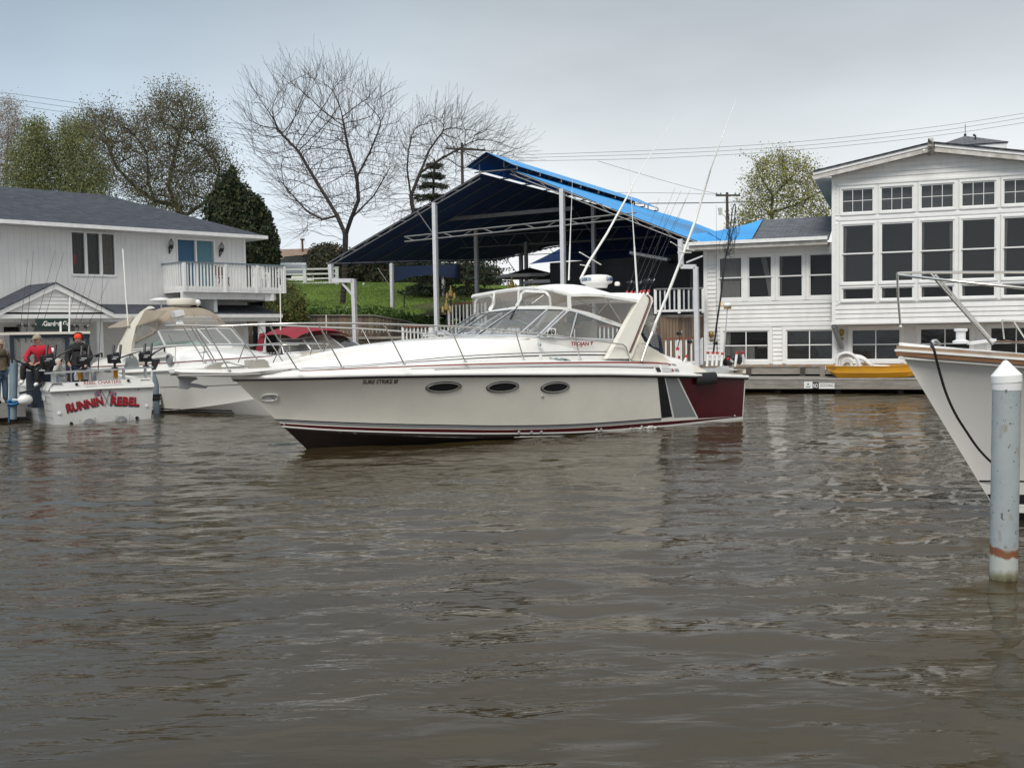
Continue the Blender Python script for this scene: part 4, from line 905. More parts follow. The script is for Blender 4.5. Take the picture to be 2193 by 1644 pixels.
# coiled white foam booms in the skiff
M_foam=mat('white_foam',(.72,.72,.70),.8,var=.12,vs=9,bump=.4,bs=20)
BU=root('boom_coil',RF.pt(2.4,-.7,.9),'pile of thick white foam hose heaped in the yellow skiff','foam hose')
r=np.random.default_rng(5)
hosepx=[[(1792,787),(1793,768),(1800,759),(1813,756),(1826,760),(1836,770),(1842,784)],[(1797,787),(1798,772),(1806,763),(1820,761),(1834,765),(1850,770),(1862,780)],[(1800,787),(1806,778),(1815,773),(1822,777),(1824,786)],[(1806,787),(1812,781),(1822,783)],[(1826,762),(1843,764),(1856,772),(1866,783)],[(1850,776),(1868,782),(1884,784),(1905,785)],[(1830,785),(1845,777),(1860,785)]]
for i,hp_ in enumerate(hosepx):
    P_=catmull([RF.P(x,y,-.5-.09*i) for x,y in hp_],5); mb=MB(); mb.tube(P_,.058 if i<5 else .045,8); mb.build('hose',M_foam,BU,smooth=60)

# things seen inside the wing windows
mb=MB(); mb.box(RF,-1.9,-.95,WB-.9,WB-.35,.99,1.5); mb.box(RF,-.86,-.5,WB-.8,WB-.4,1.42,1.5)
for a in (-.84,-.56): mb.box(RF,a,a+.05,WB-.6,WB-.55,.99,1.42)
IT=root('table',RF.pt(-.9,WB-.6,.99),'white furniture inside the leftmost ground floor window of the wing','table'); mb.build('top',mat('white_furniture',(.6,.6,.58),.6),IT)
LPp=RF.P(1682.5,592,WB-.5); LPo=root('table_lamp',LPp,'small glowing orange lamp in the third upper window of the wing','lamp'); mb=MB(); mb.ball(LPp,.05,8,(1,1,1.5)); mb.build('bulb',mat('orange_glow',(1.,.22,.06),.5,emit=2.5),LPo); mb=MB(); mb.tube([LPp-Z3*.45,LPp-Z3*.06],.012,5); mb.build('stem',M_brown,LPo)
# ---------------- blue boat shelter ----------------
_L=PY(700,562,44.5); _R=PY(1500,517,37.); CF=Fr((_L[0],_L[1],0),math.atan2((_R-_L)[1],(_R-_L)[0]))
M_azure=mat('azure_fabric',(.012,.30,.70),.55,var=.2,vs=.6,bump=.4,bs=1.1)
M_navyshade=mat('navy_cloth_and_azure_shade',(.012,.045,.16),.75,var=.25,vs=.7,bump=.2,bs=1.2)  # navy cloth; also colours the azure roof's underside as seen in shade
M_galv=mat('galvanised',(.22,.22,.215),.5,.3,var=.2,vs=8)
M_galvd=mat('dull_galvanised',(.10,.10,.10),.7)
M_post=mat('painted_post',(.62,.63,.65),.5,var=.1,vs=5)
CO=root('boat_shelter',CF.pt(8,-8,1.5),'large open boat shelter with a bright blue fabric gable roof on white posts','shelter')
ZE=5.27; AP,ZP=CF.hit(1050,328); LT=CF.hit(1028,371); RTp=CF.hit(1092,361); W_=16.45; D_=17.5
kL=(LT[1]-ZE)/LT[0]; kR=(RTp[1]-ZE)/(W_-RTp[0])
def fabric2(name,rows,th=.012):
    """two-sided cloth: azure outside, its shaded underside painted navy below"""
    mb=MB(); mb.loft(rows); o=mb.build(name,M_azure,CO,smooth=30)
    mb=MB(); mb.loft([[p-Z3*th for p in r] for r in rows]); mb.build(name+'_shaded_side',M_navyshade,CO,smooth=30)  # same cloth from below, dim shine-through light put into its colour
# lower edge on the left rises towards the back
def lowa(s): return float(np.interp(s,[0,1.7,5.4,9.8,12.2,13.4,15.3,17.5],[0,.24,.82,1.43,1.82,2.37,3.6,4.4]))
rows=[]
for s in np.linspace(0,D_,24):
    a0=lowa(s); sc=.02*math.sin(s*9); rows.append([CF.pt(a0+(LT[0]-a0)*t,-s,ZE+kL*(a0+(LT[0]-a0)*t)-.05*math.sin(math.pi*((s*1.35)%1))*math.sin(math.pi*t)) for t in np.linspace(0,1,8)])
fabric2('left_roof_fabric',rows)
rows=[]
for s in np.linspace(0,D_+6,26):
    sag=.05*math.sin(math.pi*((s*1.1)%1)); rows.append([CF.pt(RTp[0]+(W_-RTp[0])*t,-s,RTp[1]-kR*(W_-RTp[0])*t-sag*math.sin(math.pi*t)) for t in np.linspace(0,1,8)])
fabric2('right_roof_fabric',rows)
# raised ridge vent
cl=CF.hit(1007,360); crr=CF.hit(1107,355)
rows=[]
for s in np.linspace(-.35,D_-.5,14): rows.append([CF.pt(cl[0],-s,cl[1]),CF.pt((cl[0]+AP)/2,-s,(cl[1]+ZP)/2),CF.pt(AP,-s,ZP)])
fabric2('vent_fabric',rows)
rows=[]
for s in np.linspace(-.35,D_-.5,14): rows.append([CF.pt(AP,-s,ZP),CF.pt((crr[0]+AP)/2,-s,(crr[1]+ZP)/2),CF.pt(crr[0],-s,crr[1])])
fabric2('vent_fabric',rows)
def T(p,q,r=.03): mb.tube([p,q],r,6)
for s in np.linspace(0,D_-.7,9):
    mb=MB()
    T(CF.pt(cl[0],-s,cl[1]),CF.pt(AP,-s,ZP-.03)); T(CF.pt(AP,-s,ZP-.03),CF.pt(crr[0],-s,crr[1])); T(CF.pt(cl[0]+.2,-s,cl[1]-.2),CF.pt(crr[0],-s,crr[1]-.12)); T(CF.pt(crr[0],-s,crr[1]),CF.pt(crr[0],-s,crr[1]-.15))
    T(CF.pt(AP-.5,-s,ZP-.4),CF.pt(AP-.5,-s,cl[1]-.2)); T(CF.pt(AP+.6,-s,ZP-.35),CF.pt(AP+.6,-s,cl[1]-.1))
    mb.build('vent_frame',M_galv,CO,smooth=50)
# rafters = light trusses following the slopes
def truss(p,q,name,depth=.16,n=14,r=.024,dirz=None):
    p=np.array(p);q=np.array(q); m2=MB(); m2.tube([p,q],r,6); dz=np.array([0,0,-depth]) if dirz is None else dirz
    m2.tube([p+dz,q+dz],r,6)
    for i in range(n): a=p+(q-p)*i/n; b=p+(q-p)*(i+.5)/n; m2.tube([a+(dz if i%2 else 0*dz),b+(0*dz if i%2 else dz)],r*.7,4)
    return m2.build(name,M_galv,CO,smooth=50)
for i,s in enumerate(np.linspace(0.02,D_,13)):
    a0=lowa(s)
    for p,q in [(CF.pt(a0,-s,ZE+kL*a0-.05),CF.pt(LT[0],-s,LT[1]-.05)),(CF.pt(RTp[0],-s,RTp[1]-.05),CF.pt(W_,-s,ZE-.05))]:
        if i==0: truss(p,q,'rafter',n=12)
        else:
            mb=MB(); mb.tube([p,q],.022,5); mb.build('rafter',M_galvd,CO,smooth=50)
# front collar truss and inner beam
c1=CF.hit(865,507); c2=CF.hit(1362,455)
truss(CF.pt(c1[0],-.05,c1[1]),CF.pt(c2[0],-.05,c2[1]),'collar_truss',depth=.2,n=11,r=.032)
b1=CF.P(922,473,-3.); b2=CF.P(1228,446,-3.); mb=MB(); mb.bar(b1,b2,.08,.16); mb.build('cross_beam',M_galv,CO)
for s in (6,12): truss(CF.pt(3.2,-s,6.6),CF.pt(13.2,-s,6.6),'cross_truss',depth=.5,n=12,r=.02)
# eave rail + scalloped fringe
mb=MB(); P_=[CF.pt(lowa(s),-s,ZE+kL*lowa(s)-.04) for s in np.linspace(0,D_,14)]; mb.tube(P_,.03,6); mb.tube([CF.pt(W_,0,ZE),CF.pt(W_,-D_,ZE)],.03,6); mb.build('eave_rail',M_post,CO)
mb=MB()
n=60
for i in range(n):
    s0,s1=D_*i/n,D_*(i+1)/n; a,b=lowa(s0),lowa(s1); sm=(s0+s1)/2; am=lowa(sm)
    z=lambda a_:ZE+kL*a_-.03
    mb.poly([CF.pt(a,-s0,z(a)),CF.pt(b,-s1,z(b)),CF.pt(b,-s1,z(b)-.06),CF.pt(am,-sm,z(am)-.1),CF.pt(a,-s0,z(a)-.06)])
mb.build('fringe',M_navyshade,CO,kind='stuff')
# posts: (px, ytop, ybot, along-depth b)
for x0,y0,x1,y1,b,w in [(a_,b_,c_,d_,e_,f_*.76) for a_,b_,c_,d_,e_,f_ in [(930,437,934,700,0,.2),(1203,407,1205,640,0,.2),(1018,455,1022,640,-6,.19),(1270,440,1272,620,-6,.19),(1125,484,1127,600,-12,.18),(838,561,843,770,-6,.18),(948,548,951,690,-12,.17),(1115,545,1117,620,-13,.2)]]:
    p=CF.P(x0,y0,b); q=CF.P(x1,y1,b); a=(CF.loc(p)[0]); mb=MB(); g0=.2 if x0 in (930,1203) else 1.5
    mb.box(Fr(CF.pt(a,b,0),math.atan2(CF.d[1],CF.d[0])),-w/2,w/2,-w/2,w/2,g0,CF.loc(p)[2]+.05); ps=mb.build('post',M_post,CO)
    mb=MB(); mb.box(Fr(CF.pt(a,b,0),math.atan2(CF.d[1],CF.d[0])),w/2,w/2+.035,-w/2,-w/2+.04,g0,CF.loc(p)[2]); mb.build('flange',M_galv,ps)
    if b<0 or x0==930:
        mb=MB(); zt=CF.loc(p)[2]; mb.tube([CF.pt(a,b,zt-1.3),CF.pt(a-.8,b,zt-.25)],.02,5); mb.build('brace',M_galv,ps)
# cranked posts at the two front corners
for xs,mirror_ in [([(708,566),(710,601),(757,601),(762,745)],False)]:
    P_=[CF.P(x,y,.1) for x,y in xs]; mb=MB()
    for i in range(3): mb.bar(P_[i]+(Z3*0 if i!=2 else Z3*.07),P_[i+1]+(Z3*-.07 if i==0 else 0*Z3),.17,.17,CF.n)
    mb.build('cranked_post',M_post,CO)
    mb=MB(); mb.bar(CF.P(733,606,.1),CF.P(757,634,.1),.08,.08,CF.n); mb.build('brace',M_post,CO)
P_=[CF.P(x,y,1.2) for x,y in [(1457,512),(1459,571),(1490,571),(1494,800)]]
mb=MB()
for i in range(3): mb.bar(P_[i],P_[i+1]+(Z3*-.0),.15,.15,CF.n)
mb.build('cranked_post',M_post,CO)
mb=MB(); mb.bar(CF.P(1470,562,1.2),CF.P(1505,548,1.2),.05,.05,CF.n); mb.build('brace',M_post,CO)
# curtain of dark cloth hanging at the back
p0,p1=CF.P(1131,470,-D_+1),CF.P(1440,470,-D_+1); a0,a1=CF.loc(p0)[0],CF.loc(p1)[0]
mb=MB(); n=30; zt=[]
zz=CF.hit(1140,566,-D_+1)[1]
def roofz(a): return min(ZE+kL*a, RTp[1]-kR*(a-RTp[0])) if a>LT[0] else ZE+kL*a
mb.loft([[CF.pt(a0+(18-a0)*i/n,-D_+1+.05*math.sin(i*1.7),roofz(a0+(18-a0)*i/n)-.05) for i in range(n+1)],[CF.pt(a0+(18-a0)*i/n,-D_+1+.09*math.sin(i*1.7),zz+.1*math.sin(i*.4)) for i in range(n+1)]]); mb.build('back_curtain',M_navyshade,CO,smooth=50)
# blue awning flap hanging lower under the left slope
fl=[CF.P(x,y,-9) for x,y in [(845,571),(985,566),(986,598),(930,588),(880,592),(846,604)]]
mb=MB(); mb.prism(fl,CF.n*.01); mb.build('hanging_flap',mat('deep_navy',(.004,.014,.05),.8),CO)
# blue tarp over the wing roof, joined to the shelter
TP=root('blue_tarp',RF.pt(-1.5,-3,5.4),'bright blue tarp stretched from the shelter roof over the shingles of the wing','tarp')
def onroof(x,y,off=.03):
    A=RF.pt(0,-2.38,5.17); Bp=RF.pt(0,-7.,rc_); nn=np.cross(Bp-A,RF.d); nn/=np.linalg.norm(nn); nn*=1 if nn[2]>0 else -1
    d=ray(x,y); k=np.dot(A+nn*off-CAM,nn)/np.dot(d,nn); return CAM+d*k
top=[(1460,500),(1480,502),(1505,499),(1530,495),(1560,490),(1600,480),(1634,469)]; bot=[(1479,519.5),(1492,518.5),(1515,517.5),(1540,516.5),(1565,515.5),(1588,514),(1610,511.5)]
mb=MB(); lift=[.0,.02,.05,.06,.06,.05,.04]
rows=[[onroof(x0+(x1-x0)*t,y0+(y1-y0)*t,.04+l*math.sin(t*3.14)) for t in np.linspace(0,1,5)] for (x0,y0),(x1,y1),l in zip(bot,top,lift)]
mb.loft(rows); mb.build('cloth',M_azure,TP,smooth=40)
mb=MB(); mb.tube([onroof(1515,497,.1),onroof(1545,515,.09)],.012,5); mb.build('seam_rope',M_navyshade,TP)
# ---------------- left house ----------------
LF=Fr((-18,34.5,0),math.radians(46)); LN=LF.n
M_vsid=mat('white_board_siding',(.75,.745,.73),.65,var=.08,vs=1.2,bump=.1,bs=14)
M_blind1=mat('blue_blind',(.03,.17,.33),.7,var=.25,vs=9,stretch=(14,14,.3))
M_blind2=mat('aqua_blind',(.16,.37,.45),.7,var=.2,vs=9,stretch=(14,14,.3))
M_capgrey=mat('blue_grey_rail',(.16,.20,.23),.6)
LH=root('house',LF.pt(5,-4,.7),'white two storey house with a grey hip roof and corner balcony at the left','house')
AR=10.40; AL=-6.
win_up=[(3.38,4.93,4.50,5.97)]
dr=(LF.hit(381,560)[0],LF.hit(458,560)[0],3.95,5.93)
pierced(LF,-.25,0,AL,AR,.7,6.2,[win_up[0],dr],'wall',M_vsid,LH)
mb=MB(); mb.box(LF,AR-.22,AR,-8,-.25,.7,6.2); mb.build('wall',M_vsid,LH)
mb=MB()
for i in range(int((AR-AL)/.2)):
    a=AL+i*.2
    for c0,c1 in [(2.9,6.12)]:
        segs=[(c0,c1)]
        for h in (win_up[0],dr):
            if h[0]-.1<a<h[1]+.1: segs=[(c0,h[2]-.1),(h[3]+.08,c1)]
        for s0,s1 in segs:
            if s1-s0>.05: mb.box(LF,a,a+.193,.0,.009,s0,s1)
for i in range(38): mb.box(LF,AR,AR+.016,-8+i*.2+.2,-8+i*.2+.385,2.9,6.12)
mb.build('board_siding',M_vsid,LH,kind='stuff')
# windows: three casements in one frame
a0,a1,c0,c1=win_up[0]; mb=MB()
for q in [(a0-.06,a0,c0-.06,c1+.06),(a1,a1+.06,c0-.06,c1+.06),(a0,a1,c1,c1+.06),(a0,a1,c0-.08,c0)]: mb.box(LF,q[0],q[1],-.1,.04,q[2],q[3])
w3=(a1-a0-.20)/3
for k in (1,2): mb.box(LF,a0+k*w3+(k-1)*.10,a0+k*w3+k*.10,-.1,.03,c0,c1)
wn=mb.build('window',M_trimw,LH)
M_roombg=mat('curtained_room',(.12,.12,.12),.9,var=.3,vs=4,stretch=(6,6,.5))
for k in range(3):
    x0=a0+k*(w3+.10); mb=MB(); mb.box(LF,x0,x0+w3,-.06,-.05,c0,c1); mb.build('pane',M_pane,wn)
    mb=MB(); n=8; mb.loft([[LF.pt(x0+w3*i/n,-.22+.02*(i%2),c) for i in range(n+1)] for c in (c0,c1)]); mb.build('curtain',M_roombg if k<2 else M_seat,wn)
mb=MB(); mb.box(LF,a0+.06,a0+.20,-.12,-.11,c0+.35,c0+.72); mb.build('orange_poster',mat('orange_red',(.75,.05,.02),.5),wn)
mb=MB(); mb.add([LF.pt(*q) for q in [(a0,-.9,c0),(a1,-.9,c0),(a1,-.9,c1),(a0,-.9,c1)]],[(0,1,2,3)]); mb.build('room_box',M_room,wn)
# sliding door
a0,a1,c0,c1=dr; mb=MB()
for q in [(a0-.06,a0,c0,c1+.06),(a1,a1+.06,c0,c1+.06),(a0,a1,c1,c1+.06),((a0+a1)/2-.03,(a0+a1)/2+.03,c0,c1),(a0,a1,c0,c0+.06)]: mb.box(LF,q[0],q[1],-.1,.035,q[2],q[3])
dd=mb.build('balcony_door',M_trimw,LH)
for k,m in ((0,M_blind1),(1,M_blind2)):
    x0=a0+k*(a1-a0)/2; x1=x0+(a1-a0)/2; mb=MB(); mb.box(LF,x0+.03,x1-.03,-.05,-.04,c0,c1); mb.build('pane',mat('door_glass',(.05,.06,.07),.05,alpha=.12),dd)
    for j in range(9): 
        mb=MB(); u0=x0+(x1-x0)*j/9; mb.add([LF.pt(u0,-.14,c0),LF.pt(u0+(x1-x0)/9,-.12,c0),LF.pt(u0+(x1-x0)/9,-.12,c1),LF.pt(u0,-.14,c1)],[(0,1,2,3)]); mb.build('blind_slat',m,dd)
# trims, soffit, gutter, roof
mb=MB(); mb.box(LF,AR-.09,AR+.03,.016,.035,2.9,6.1); mb.box(LF,AR+.016,AR+.03,-.1,.016,2.9,6.1); mb.build('corner_board',M_trimw,LH)
EO=.62; ZEV=6.13
mb=MB(); mb.box(LF,AL,AR+EO,.02,EO,6.10,6.13); mb.box(LF,AR+.02,AR+EO,-8.6,.02,6.10,6.13); mb.build('soffit',M_trim,LH)
mb=MB(); mb.box(LF,AL,AR+EO+.05,EO,EO+.09,6.08,6.21); mb.box(LF,AR+EO,AR+EO+.09,-8.6,EO,6.08,6.21); mb.build('gutter',M_trim,LH)
hx,hc=LF.hit(228,417,-3.9); lx,lc=LF.hit(0,399.6,-3.9)
rdg=(hc+lc)/2
roofplane('roof',M_shingdk,[LF.pt(AL,EO+.05,6.2),LF.pt(AR+EO+.05,EO+.05,6.2),LF.pt(hx,-3.9,rdg),LF.pt(AL,-3.9,rdg)],LH)
roofplane('roof',M_shingdk,[LF.pt(AR+EO+.05,EO+.05,6.2),LF.pt(AR+EO+.05,-8.5,6.2),LF.pt(hx,-3.9,rdg)],LH)
roofplane('roof',M_shingdk,[LF.pt(AR+EO+.05,-8.5,6.2),LF.pt(AL,-8.5,6.2),LF.pt(AL,-3.9,rdg),LF.pt(hx,-3.9,rdg)],LH)
# balcony
aw,cw=LF.hit(347,563,0.); 
bb=1.6
for _ in range(30):
    ap_,_c=LF.hit(394,560,bb); bb+=(aw-ap_)*-.4 if False else (aw-ap_)*(-.0)
    # find b so that px 394 has the same a as the wall end
    lo,hi=0.,4.
for _ in range(40):
    m_=(lo+hi)/2
    if LF.hit(394,560,m_)[0]<aw: hi=m_
    else: lo=m_
bb=m_; BA0=aw; BA1=LF.hit(609,566,bb)[0]; zT=LF.hit(500,563.5,bb)[1]; zB=LF.hit(500,627.5,bb)[1]
print('balcony',BA0,BA1,bb,zT,zB)
BZ=zB+.02
def slab(): pass
mb=MB(); mb.box(LF,BA0,BA1,.04,bb,BZ,BZ+.22); bal=mb.build('balcony',M_trim,LH)
mb=MB(); mb.box(LF,AR+.04,BA1,-2.0,.04,BZ,BZ+.22); mb.build('deck_return',M_trim,bal)
mb=MB(); mb.box(LF,BA0,BA1+.03,bb-.07,bb+.05,zT-.05,zT); mb.box(LF,BA0-.05,BA0+.05,0.02,bb-.07,zT-.05,zT); mb.box(LF,BA1-.07,BA1+.03,-2.,bb-.07,zT-.05,zT); mb.build('handrail',M_capgrey,bal)
bme=MB(); bme.hexa([(-.02,-.02,0),(.02,-.02,0),(.02,.02,0),(-.02,.02,0),(-.02,-.02,1),(.02,-.02,1),(.02,.02,1),(-.02,.02,1)])
def shared(mb,m,name):
    me=bpy.data.meshes.new(name); me.from_pydata(mb.v,[],mb.f); me.materials.append(m); return me
def scaled_box(name,m,sx,sy,sz):
    b=MB(); b.hexa([(-sx,-sy,0),(sx,-sy,0),(sx,sy,0),(-sx,sy,0),(-sx,-sy,sz),(sx,-sy,sz),(sx,sy,sz),(-sx,sy,sz)]); return shared(b,m,name)
me_b=scaled_box('baluster',M_trimw,.022,.022,zT-.05-BZ-.1)
n=int((BA1-BA0)/.135)
for i in range(n+1): inst('baluster',me_b,bal,LF.pt(BA0+(BA1-BA0)*i/n,bb-.01,BZ+.1),LF.d,LF.n,Z3)
for i in range(1,10): inst('baluster',me_b,bal,LF.pt(BA0,bb*i/10,BZ+.1),LF.d,LF.n,Z3)
for i in range(1,18): inst('baluster',me_b,bal,LF.pt(BA1-.02,bb-.2*i,BZ+.1),LF.d,LF.n,Z3)
mb=MB()
for a,b in [(BA0,bb),(BA1-.03,bb),(BA0+.85*2,bb),((BA0+BA1)/2+.9,bb),(BA1-.03,-2.0)]: mb.box(Fr(LF.pt(a,b,0),math.radians(46)),-.05,.05,-.05,.05,BZ,zT-.05)
mb.build('newel_post',M_trimw,bal,kind='stuff')
mb=MB(); mb.box(LF,BA0,BA1-.3,bb-.35,bb-.2,BZ-.26,BZ); mb.box(LF,BA1-.65,BA1-.5,-2,bb-.02,BZ-.3,BZ); mb.box(LF,AR-.1,AR+.1,0,bb-.1,BZ-.3,BZ);mb.build('joist',M_trim,bal)
mb=MB(); a_=BA1-2.95; mb.box(LF,a_,a_+.14,.04,bb-.4,2.9,BZ); mb.build('support_post',M_trim,bal)
# porch roof and entry gable
pz=2.97; pb=1.6
roofplane('porch_roof',M_shingdk,[LF.pt(AL,pb,pz+.05),LF.pt(10.95,pb,pz+.05),LF.pt(10.95,.03,3.42),LF.pt(AL,.03,3.42)],LH,.04)
mb=MB(); mb.box(LF,AL,11.0,pb,pb+.1,pz-.09,pz+.05); mb.build('porch_gutter',M_trim,LH)
mb=MB(); mb.box(LF,AL,10.9,pb-.25,pb-.02,pz-.22,pz-.09); mb.build('porch_beam',M_trim,LH)
mb=MB(); mb.box(LF,AL,10.9,.02,pb-.25,pz-.12,pz-.1); mb.build('porch_ceiling',M_trim,LH)
for px in (-18,211,600-40,): 
    a=LF.hit(px,700,pb-.15)[0]; mb=MB(); mb.box(LF,a-.11,a+.11,pb-.25,pb-.04,.74,pz-.22); mb.build('porch_post',M_trimw,LH)
gb=2.3; gp=LF.hit(119,606,gb); gr=LF.hit(243,669,gb); gl_=LF.hit(-4,667,gb); sl=(gp[1]-gr[1])/(gr[0]-gp[0])
def gz(a,dz=0): return gp[1]-sl*abs(a-gp[0])+dz
for sg in (-1,1):
    e=gp[0]+sg*(gr[0]-gp[0]); mb=MB(); mb.prism([LF.pt(gp[0],gb,gz(gp[0])),LF.pt(e,gb,gz(e)),LF.pt(e-sg*.28,gb,gz(e)-.0+.0),LF.pt(gp[0],gb,gz(gp[0])-.2)] if False else [LF.pt(gp[0],gb,gz(gp[0])),LF.pt(e,gb,gz(e)),LF.pt(e,gb,gz(e)-.17),LF.pt(gp[0],gb,gz(gp[0])-.2)],-LF.n*.05); mb.build('gable_rake',M_trimw,LH)
    roofplane('gable_roof',M_shingdk,[LF.pt(e,gb+.04,gz(e)+.03),LF.pt(e,0.05,gz(e)+.03),LF.pt(gp[0],0.05,gz(gp[0])+.03),LF.pt(gp[0],gb+.04,gz(gp[0])+.03)],LH,.03)
c=gz(gr[0]-.25)-.12
while c<gp[1]-.25:
    h=(gp[1]-.12-c)/sl; mb=MB(); mb.hexa([LF.pt(gp[0]-h,gb-.12,c),LF.pt(gp[0]+h,gb-.12,c),LF.pt(gp[0]+h,gb-.08,c),LF.pt(gp[0]-h,gb-.08,c),LF.pt(gp[0]-h+.1,gb-.12,c+.13),LF.pt(gp[0]+h-.1,gb-.12,c+.13),LF.pt(gp[0]+h-.1,gb-.105,c+.13),LF.pt(gp[0]-h+.1,gb-.105,c+.13)]); mb.build('clapboard',M_side,LH); c+=.13
mb=MB(); mb.box(LF,gl_[0],gr[0],gb-.2,gb-.05,gz(gr[0])-.2,gz(gr[0])-.06); mb.build('gable_beam',M_trimw,LH)
# ground floor under the porch
for x0,x1 in [(8,42),(75,160),(541,560),(566,590)]:
    mb=MB(); a0,z1=LF.hit(x0,695,.02); a1,_=LF.hit(x1,695,.02); mb.box(LF,a0,a1,.0,.03,1.4 if x0<500 else .9,2.62)
    mb.build('porch_window',M_glassd,LH)
mb=MB(); mb.box(LF,AR-.2,AR+.02,.0,.06,.7,2.6); mb.build('corner_post',M_trimw,LH)
sgp=LF.P(113,693,pb-.3); SGN=root('shop_sign',sgp,'dark green hanging sign reading Garden under the porch','sign')
a0,c1=LF.hit(76,682,gb-.02); a1,c0=LF.hit(150,705,gb-.02); mb=MB(); mb.box(LF,a0,a1,gb-.05,gb-.02,c0,c1); mb.build('board',mat('sign_green',(.012,.04,.03),.5),SGN)
text('Garden Gr','lettering',M_wplastic,SGN,LF.P(121,697.5,gb),LF.d,Z3,.22,bold=.006,width=LF.hit(149,693,gb)[0]-LF.hit(93,693,gb)[0])
# lanterns
for (x,y),lab in [((367,526),'black wall lantern left of the balcony door'),((475,533),'black wall lantern right of the balcony door')]:
    p=LF.P(x,y,.2); r=root('wall_lantern',p,lab,'wall lantern','wall lanterns beside the balcony door')
    mb=MB(); mb.tube([p-LN*.18+Z3*-.15,p-LN*.05+Z3*-.22,p+Z3*-.12],.018,6); mb.lathe(p,[(.03,-.14),(.07,-.10),(.09,.02)],8); mb.build('bracket',M_black,r,smooth=50)
    mb=MB(); mb.lathe(p,[(.085,.02),(.11,.06),(.09,.16),(.03,.2)],10); mb.build('globe',mat('grey_glass_globe',(.25,.25,.26),.15),r,smooth=60)
    mb=MB(); mb.lathe(p,[(.05,.19),(.03,.24),(.001,.27)],8); mb.tube([p-LN*.17+Z3*-.3,p-LN*.17+Z3*-.02],.03,6); mb.build('finial',M_black,r)
# chairs on the balcony
def chair(p,fr,label):
    r=root('patio_chair',p,label,'chair'); f=Fr(p,math.atan2(fr.d[1],fr.d[0]))
    mb=MB(); mb.box(f,-.24,.24,-.24,.24,.40,.44); mb.build('seat',M_wplastic,r)
    mb=MB(); 
    for k in range(5): mb.box(f,-.22+k*.1,-.16+k*.1,-.24,-.20,.44,.9)
    mb.box(f,-.25,.25,-.245,-.195,.86,.93); mb.build('backrest',M_wplastic,r)
    for x in (-.22,.22):
        for y in (-.2,.2):
            mb=MB(); mb.box(f,x-.02,x+.02,y-.02,y+.02,0,.4); mb.build('leg',M_wplastic,r)
    for x in (-.25,.25): mb=MB(); mb.box(f,x-.03,x+.03,-.2,.22,.62,.65); mb.box(f,x-.02,x+.02,.18,.22,.4,.62); mb.build('armrest',M_wplastic,r)
chair(LF.pt(AR+.35,.6,BZ+.22),LF,'white plastic chair behind the balcony railing at the house corner')
p=LF.pt(dr[1]+.12,.45,BZ+.22); r=root('folding_chair',p,'dark folding chair beside the blue balcony door','chair'); f=Fr(p,math.radians(46))
mb=MB(); mb.box(f,-.2,.2,-.2,.2,.40,.43); mb.build('seat',M_brown,r); mb=MB(); mb.box(f,-.2,.2,-.22,-.2,.5,.85); mb.build('backrest',M_brown,r)
for x in (-.18,.18):
    mb=MB(); mb.bar(f.pt(x,-.24,0),f.pt(x,.18,.42),.03,.03); mb.bar(f.pt(x,.2,0),f.pt(x,-.22,.9),.03,.03); mb.build('leg',M_brown,r)
# quay on the left bank
mb=MB(); mb.box(LF,-14,14,-12,3.0,-1.2,.70); mb.build('quay_ground',mat('pale_concrete',(.33,.31,.28),.9,var=.2,vs=1.5,bump=.2,bs=20),None,kind='structure')
QW=root('quay_wall',LF.pt(0,3.05,0),'dark timber bulkhead along the left quay','sea wall')
for i in range(90):
    mb=MB(); a=-13+i*.3; mb.box(LF,a,a+.285,3.0,3.07+random.uniform(0,.01),-1,.66); mb.build('plank',M_wooddark,QW,recalc=False)
mb=MB(); mb.box(LF,-14,14,2.95,3.14,.66,.74); mb.build('cap_beam',M_wood,QW)
# ---------------- hill, retaining wall, decks ----------------
def grass_mat():
    m=bpy.data.materials.new('lawn'); m.use_nodes=True; nt=m.node_tree; b=nt.nodes['Principled BSDF']; b.inputs['Roughness'].default_value=.95
    g=nt.nodes.new('ShaderNodeNewGeometry'); n=nt.nodes.new('ShaderNodeTexNoise'); n.inputs['Scale'].default_value=.55; n.inputs['Detail'].default_value=10; n.inputs['Roughness'].default_value=.7; nt.links.new(g.outputs['Position'],n.inputs['Vector'])
    r=nt.nodes.new('ShaderNodeValToRGB'); r.color_ramp.elements[0].position=.35; r.color_ramp.elements[0].color=(.075,.12,.018,1); r.color_ramp.elements[1].position=.7; r.color_ramp.elements[1].color=(.16,.25,.035,1); nt.links.new(n.outputs[0],r.inputs[0])
    nt.links.new(r.outputs[0],b.inputs['Base Color']); return m
M_grass=grass_mat(); M_dirt=mat('leaf_litter',(.085,.06,.04),.95,col2=(.05,.06,.025),vs=1.4,bump=.5,bs=8)
def hz(x,y):
    """ground height of the upper bank"""
    z=1.75
    t=(y-49.6)
    if t>0: z=3.0+min(t,12)*.165
    z+= .5*max(0,min(1,(x+2)/-12))*max(0,min(1,t/10)) if t>0 else 0
    if t>12: z+= (min(y,140)-61.6)*.012
    # bank falls away to the east of the lawn
    if t>0: z-= max(0,min(1,(x+3.)/6))*min(1.,1.0)*1.2*max(0,1-t/14)
    return z
xs=np.concatenate([np.linspace(-260,-31,14),np.linspace(-30,30,61),np.linspace(31,260,14)]); ys=np.concatenate([[49.7],np.linspace(50,70,40),np.linspace(72,140,14),[220,400,900,1500]])
mb=MB(); 
vs=[(x,y,hz(x,y)+.05*mnoise.noise(Vector((x*.4,y*.4,0)))) for y in ys for x in xs]; nx=len(xs)
mb.add(vs,[(j*nx+i,j*nx+i+1,(j+1)*nx+i+1,(j+1)*nx+i) for j in range(len(ys)-1) for i in range(nx-1)]); mb.build('hill',M_grass,None,smooth=60,kind='structure')
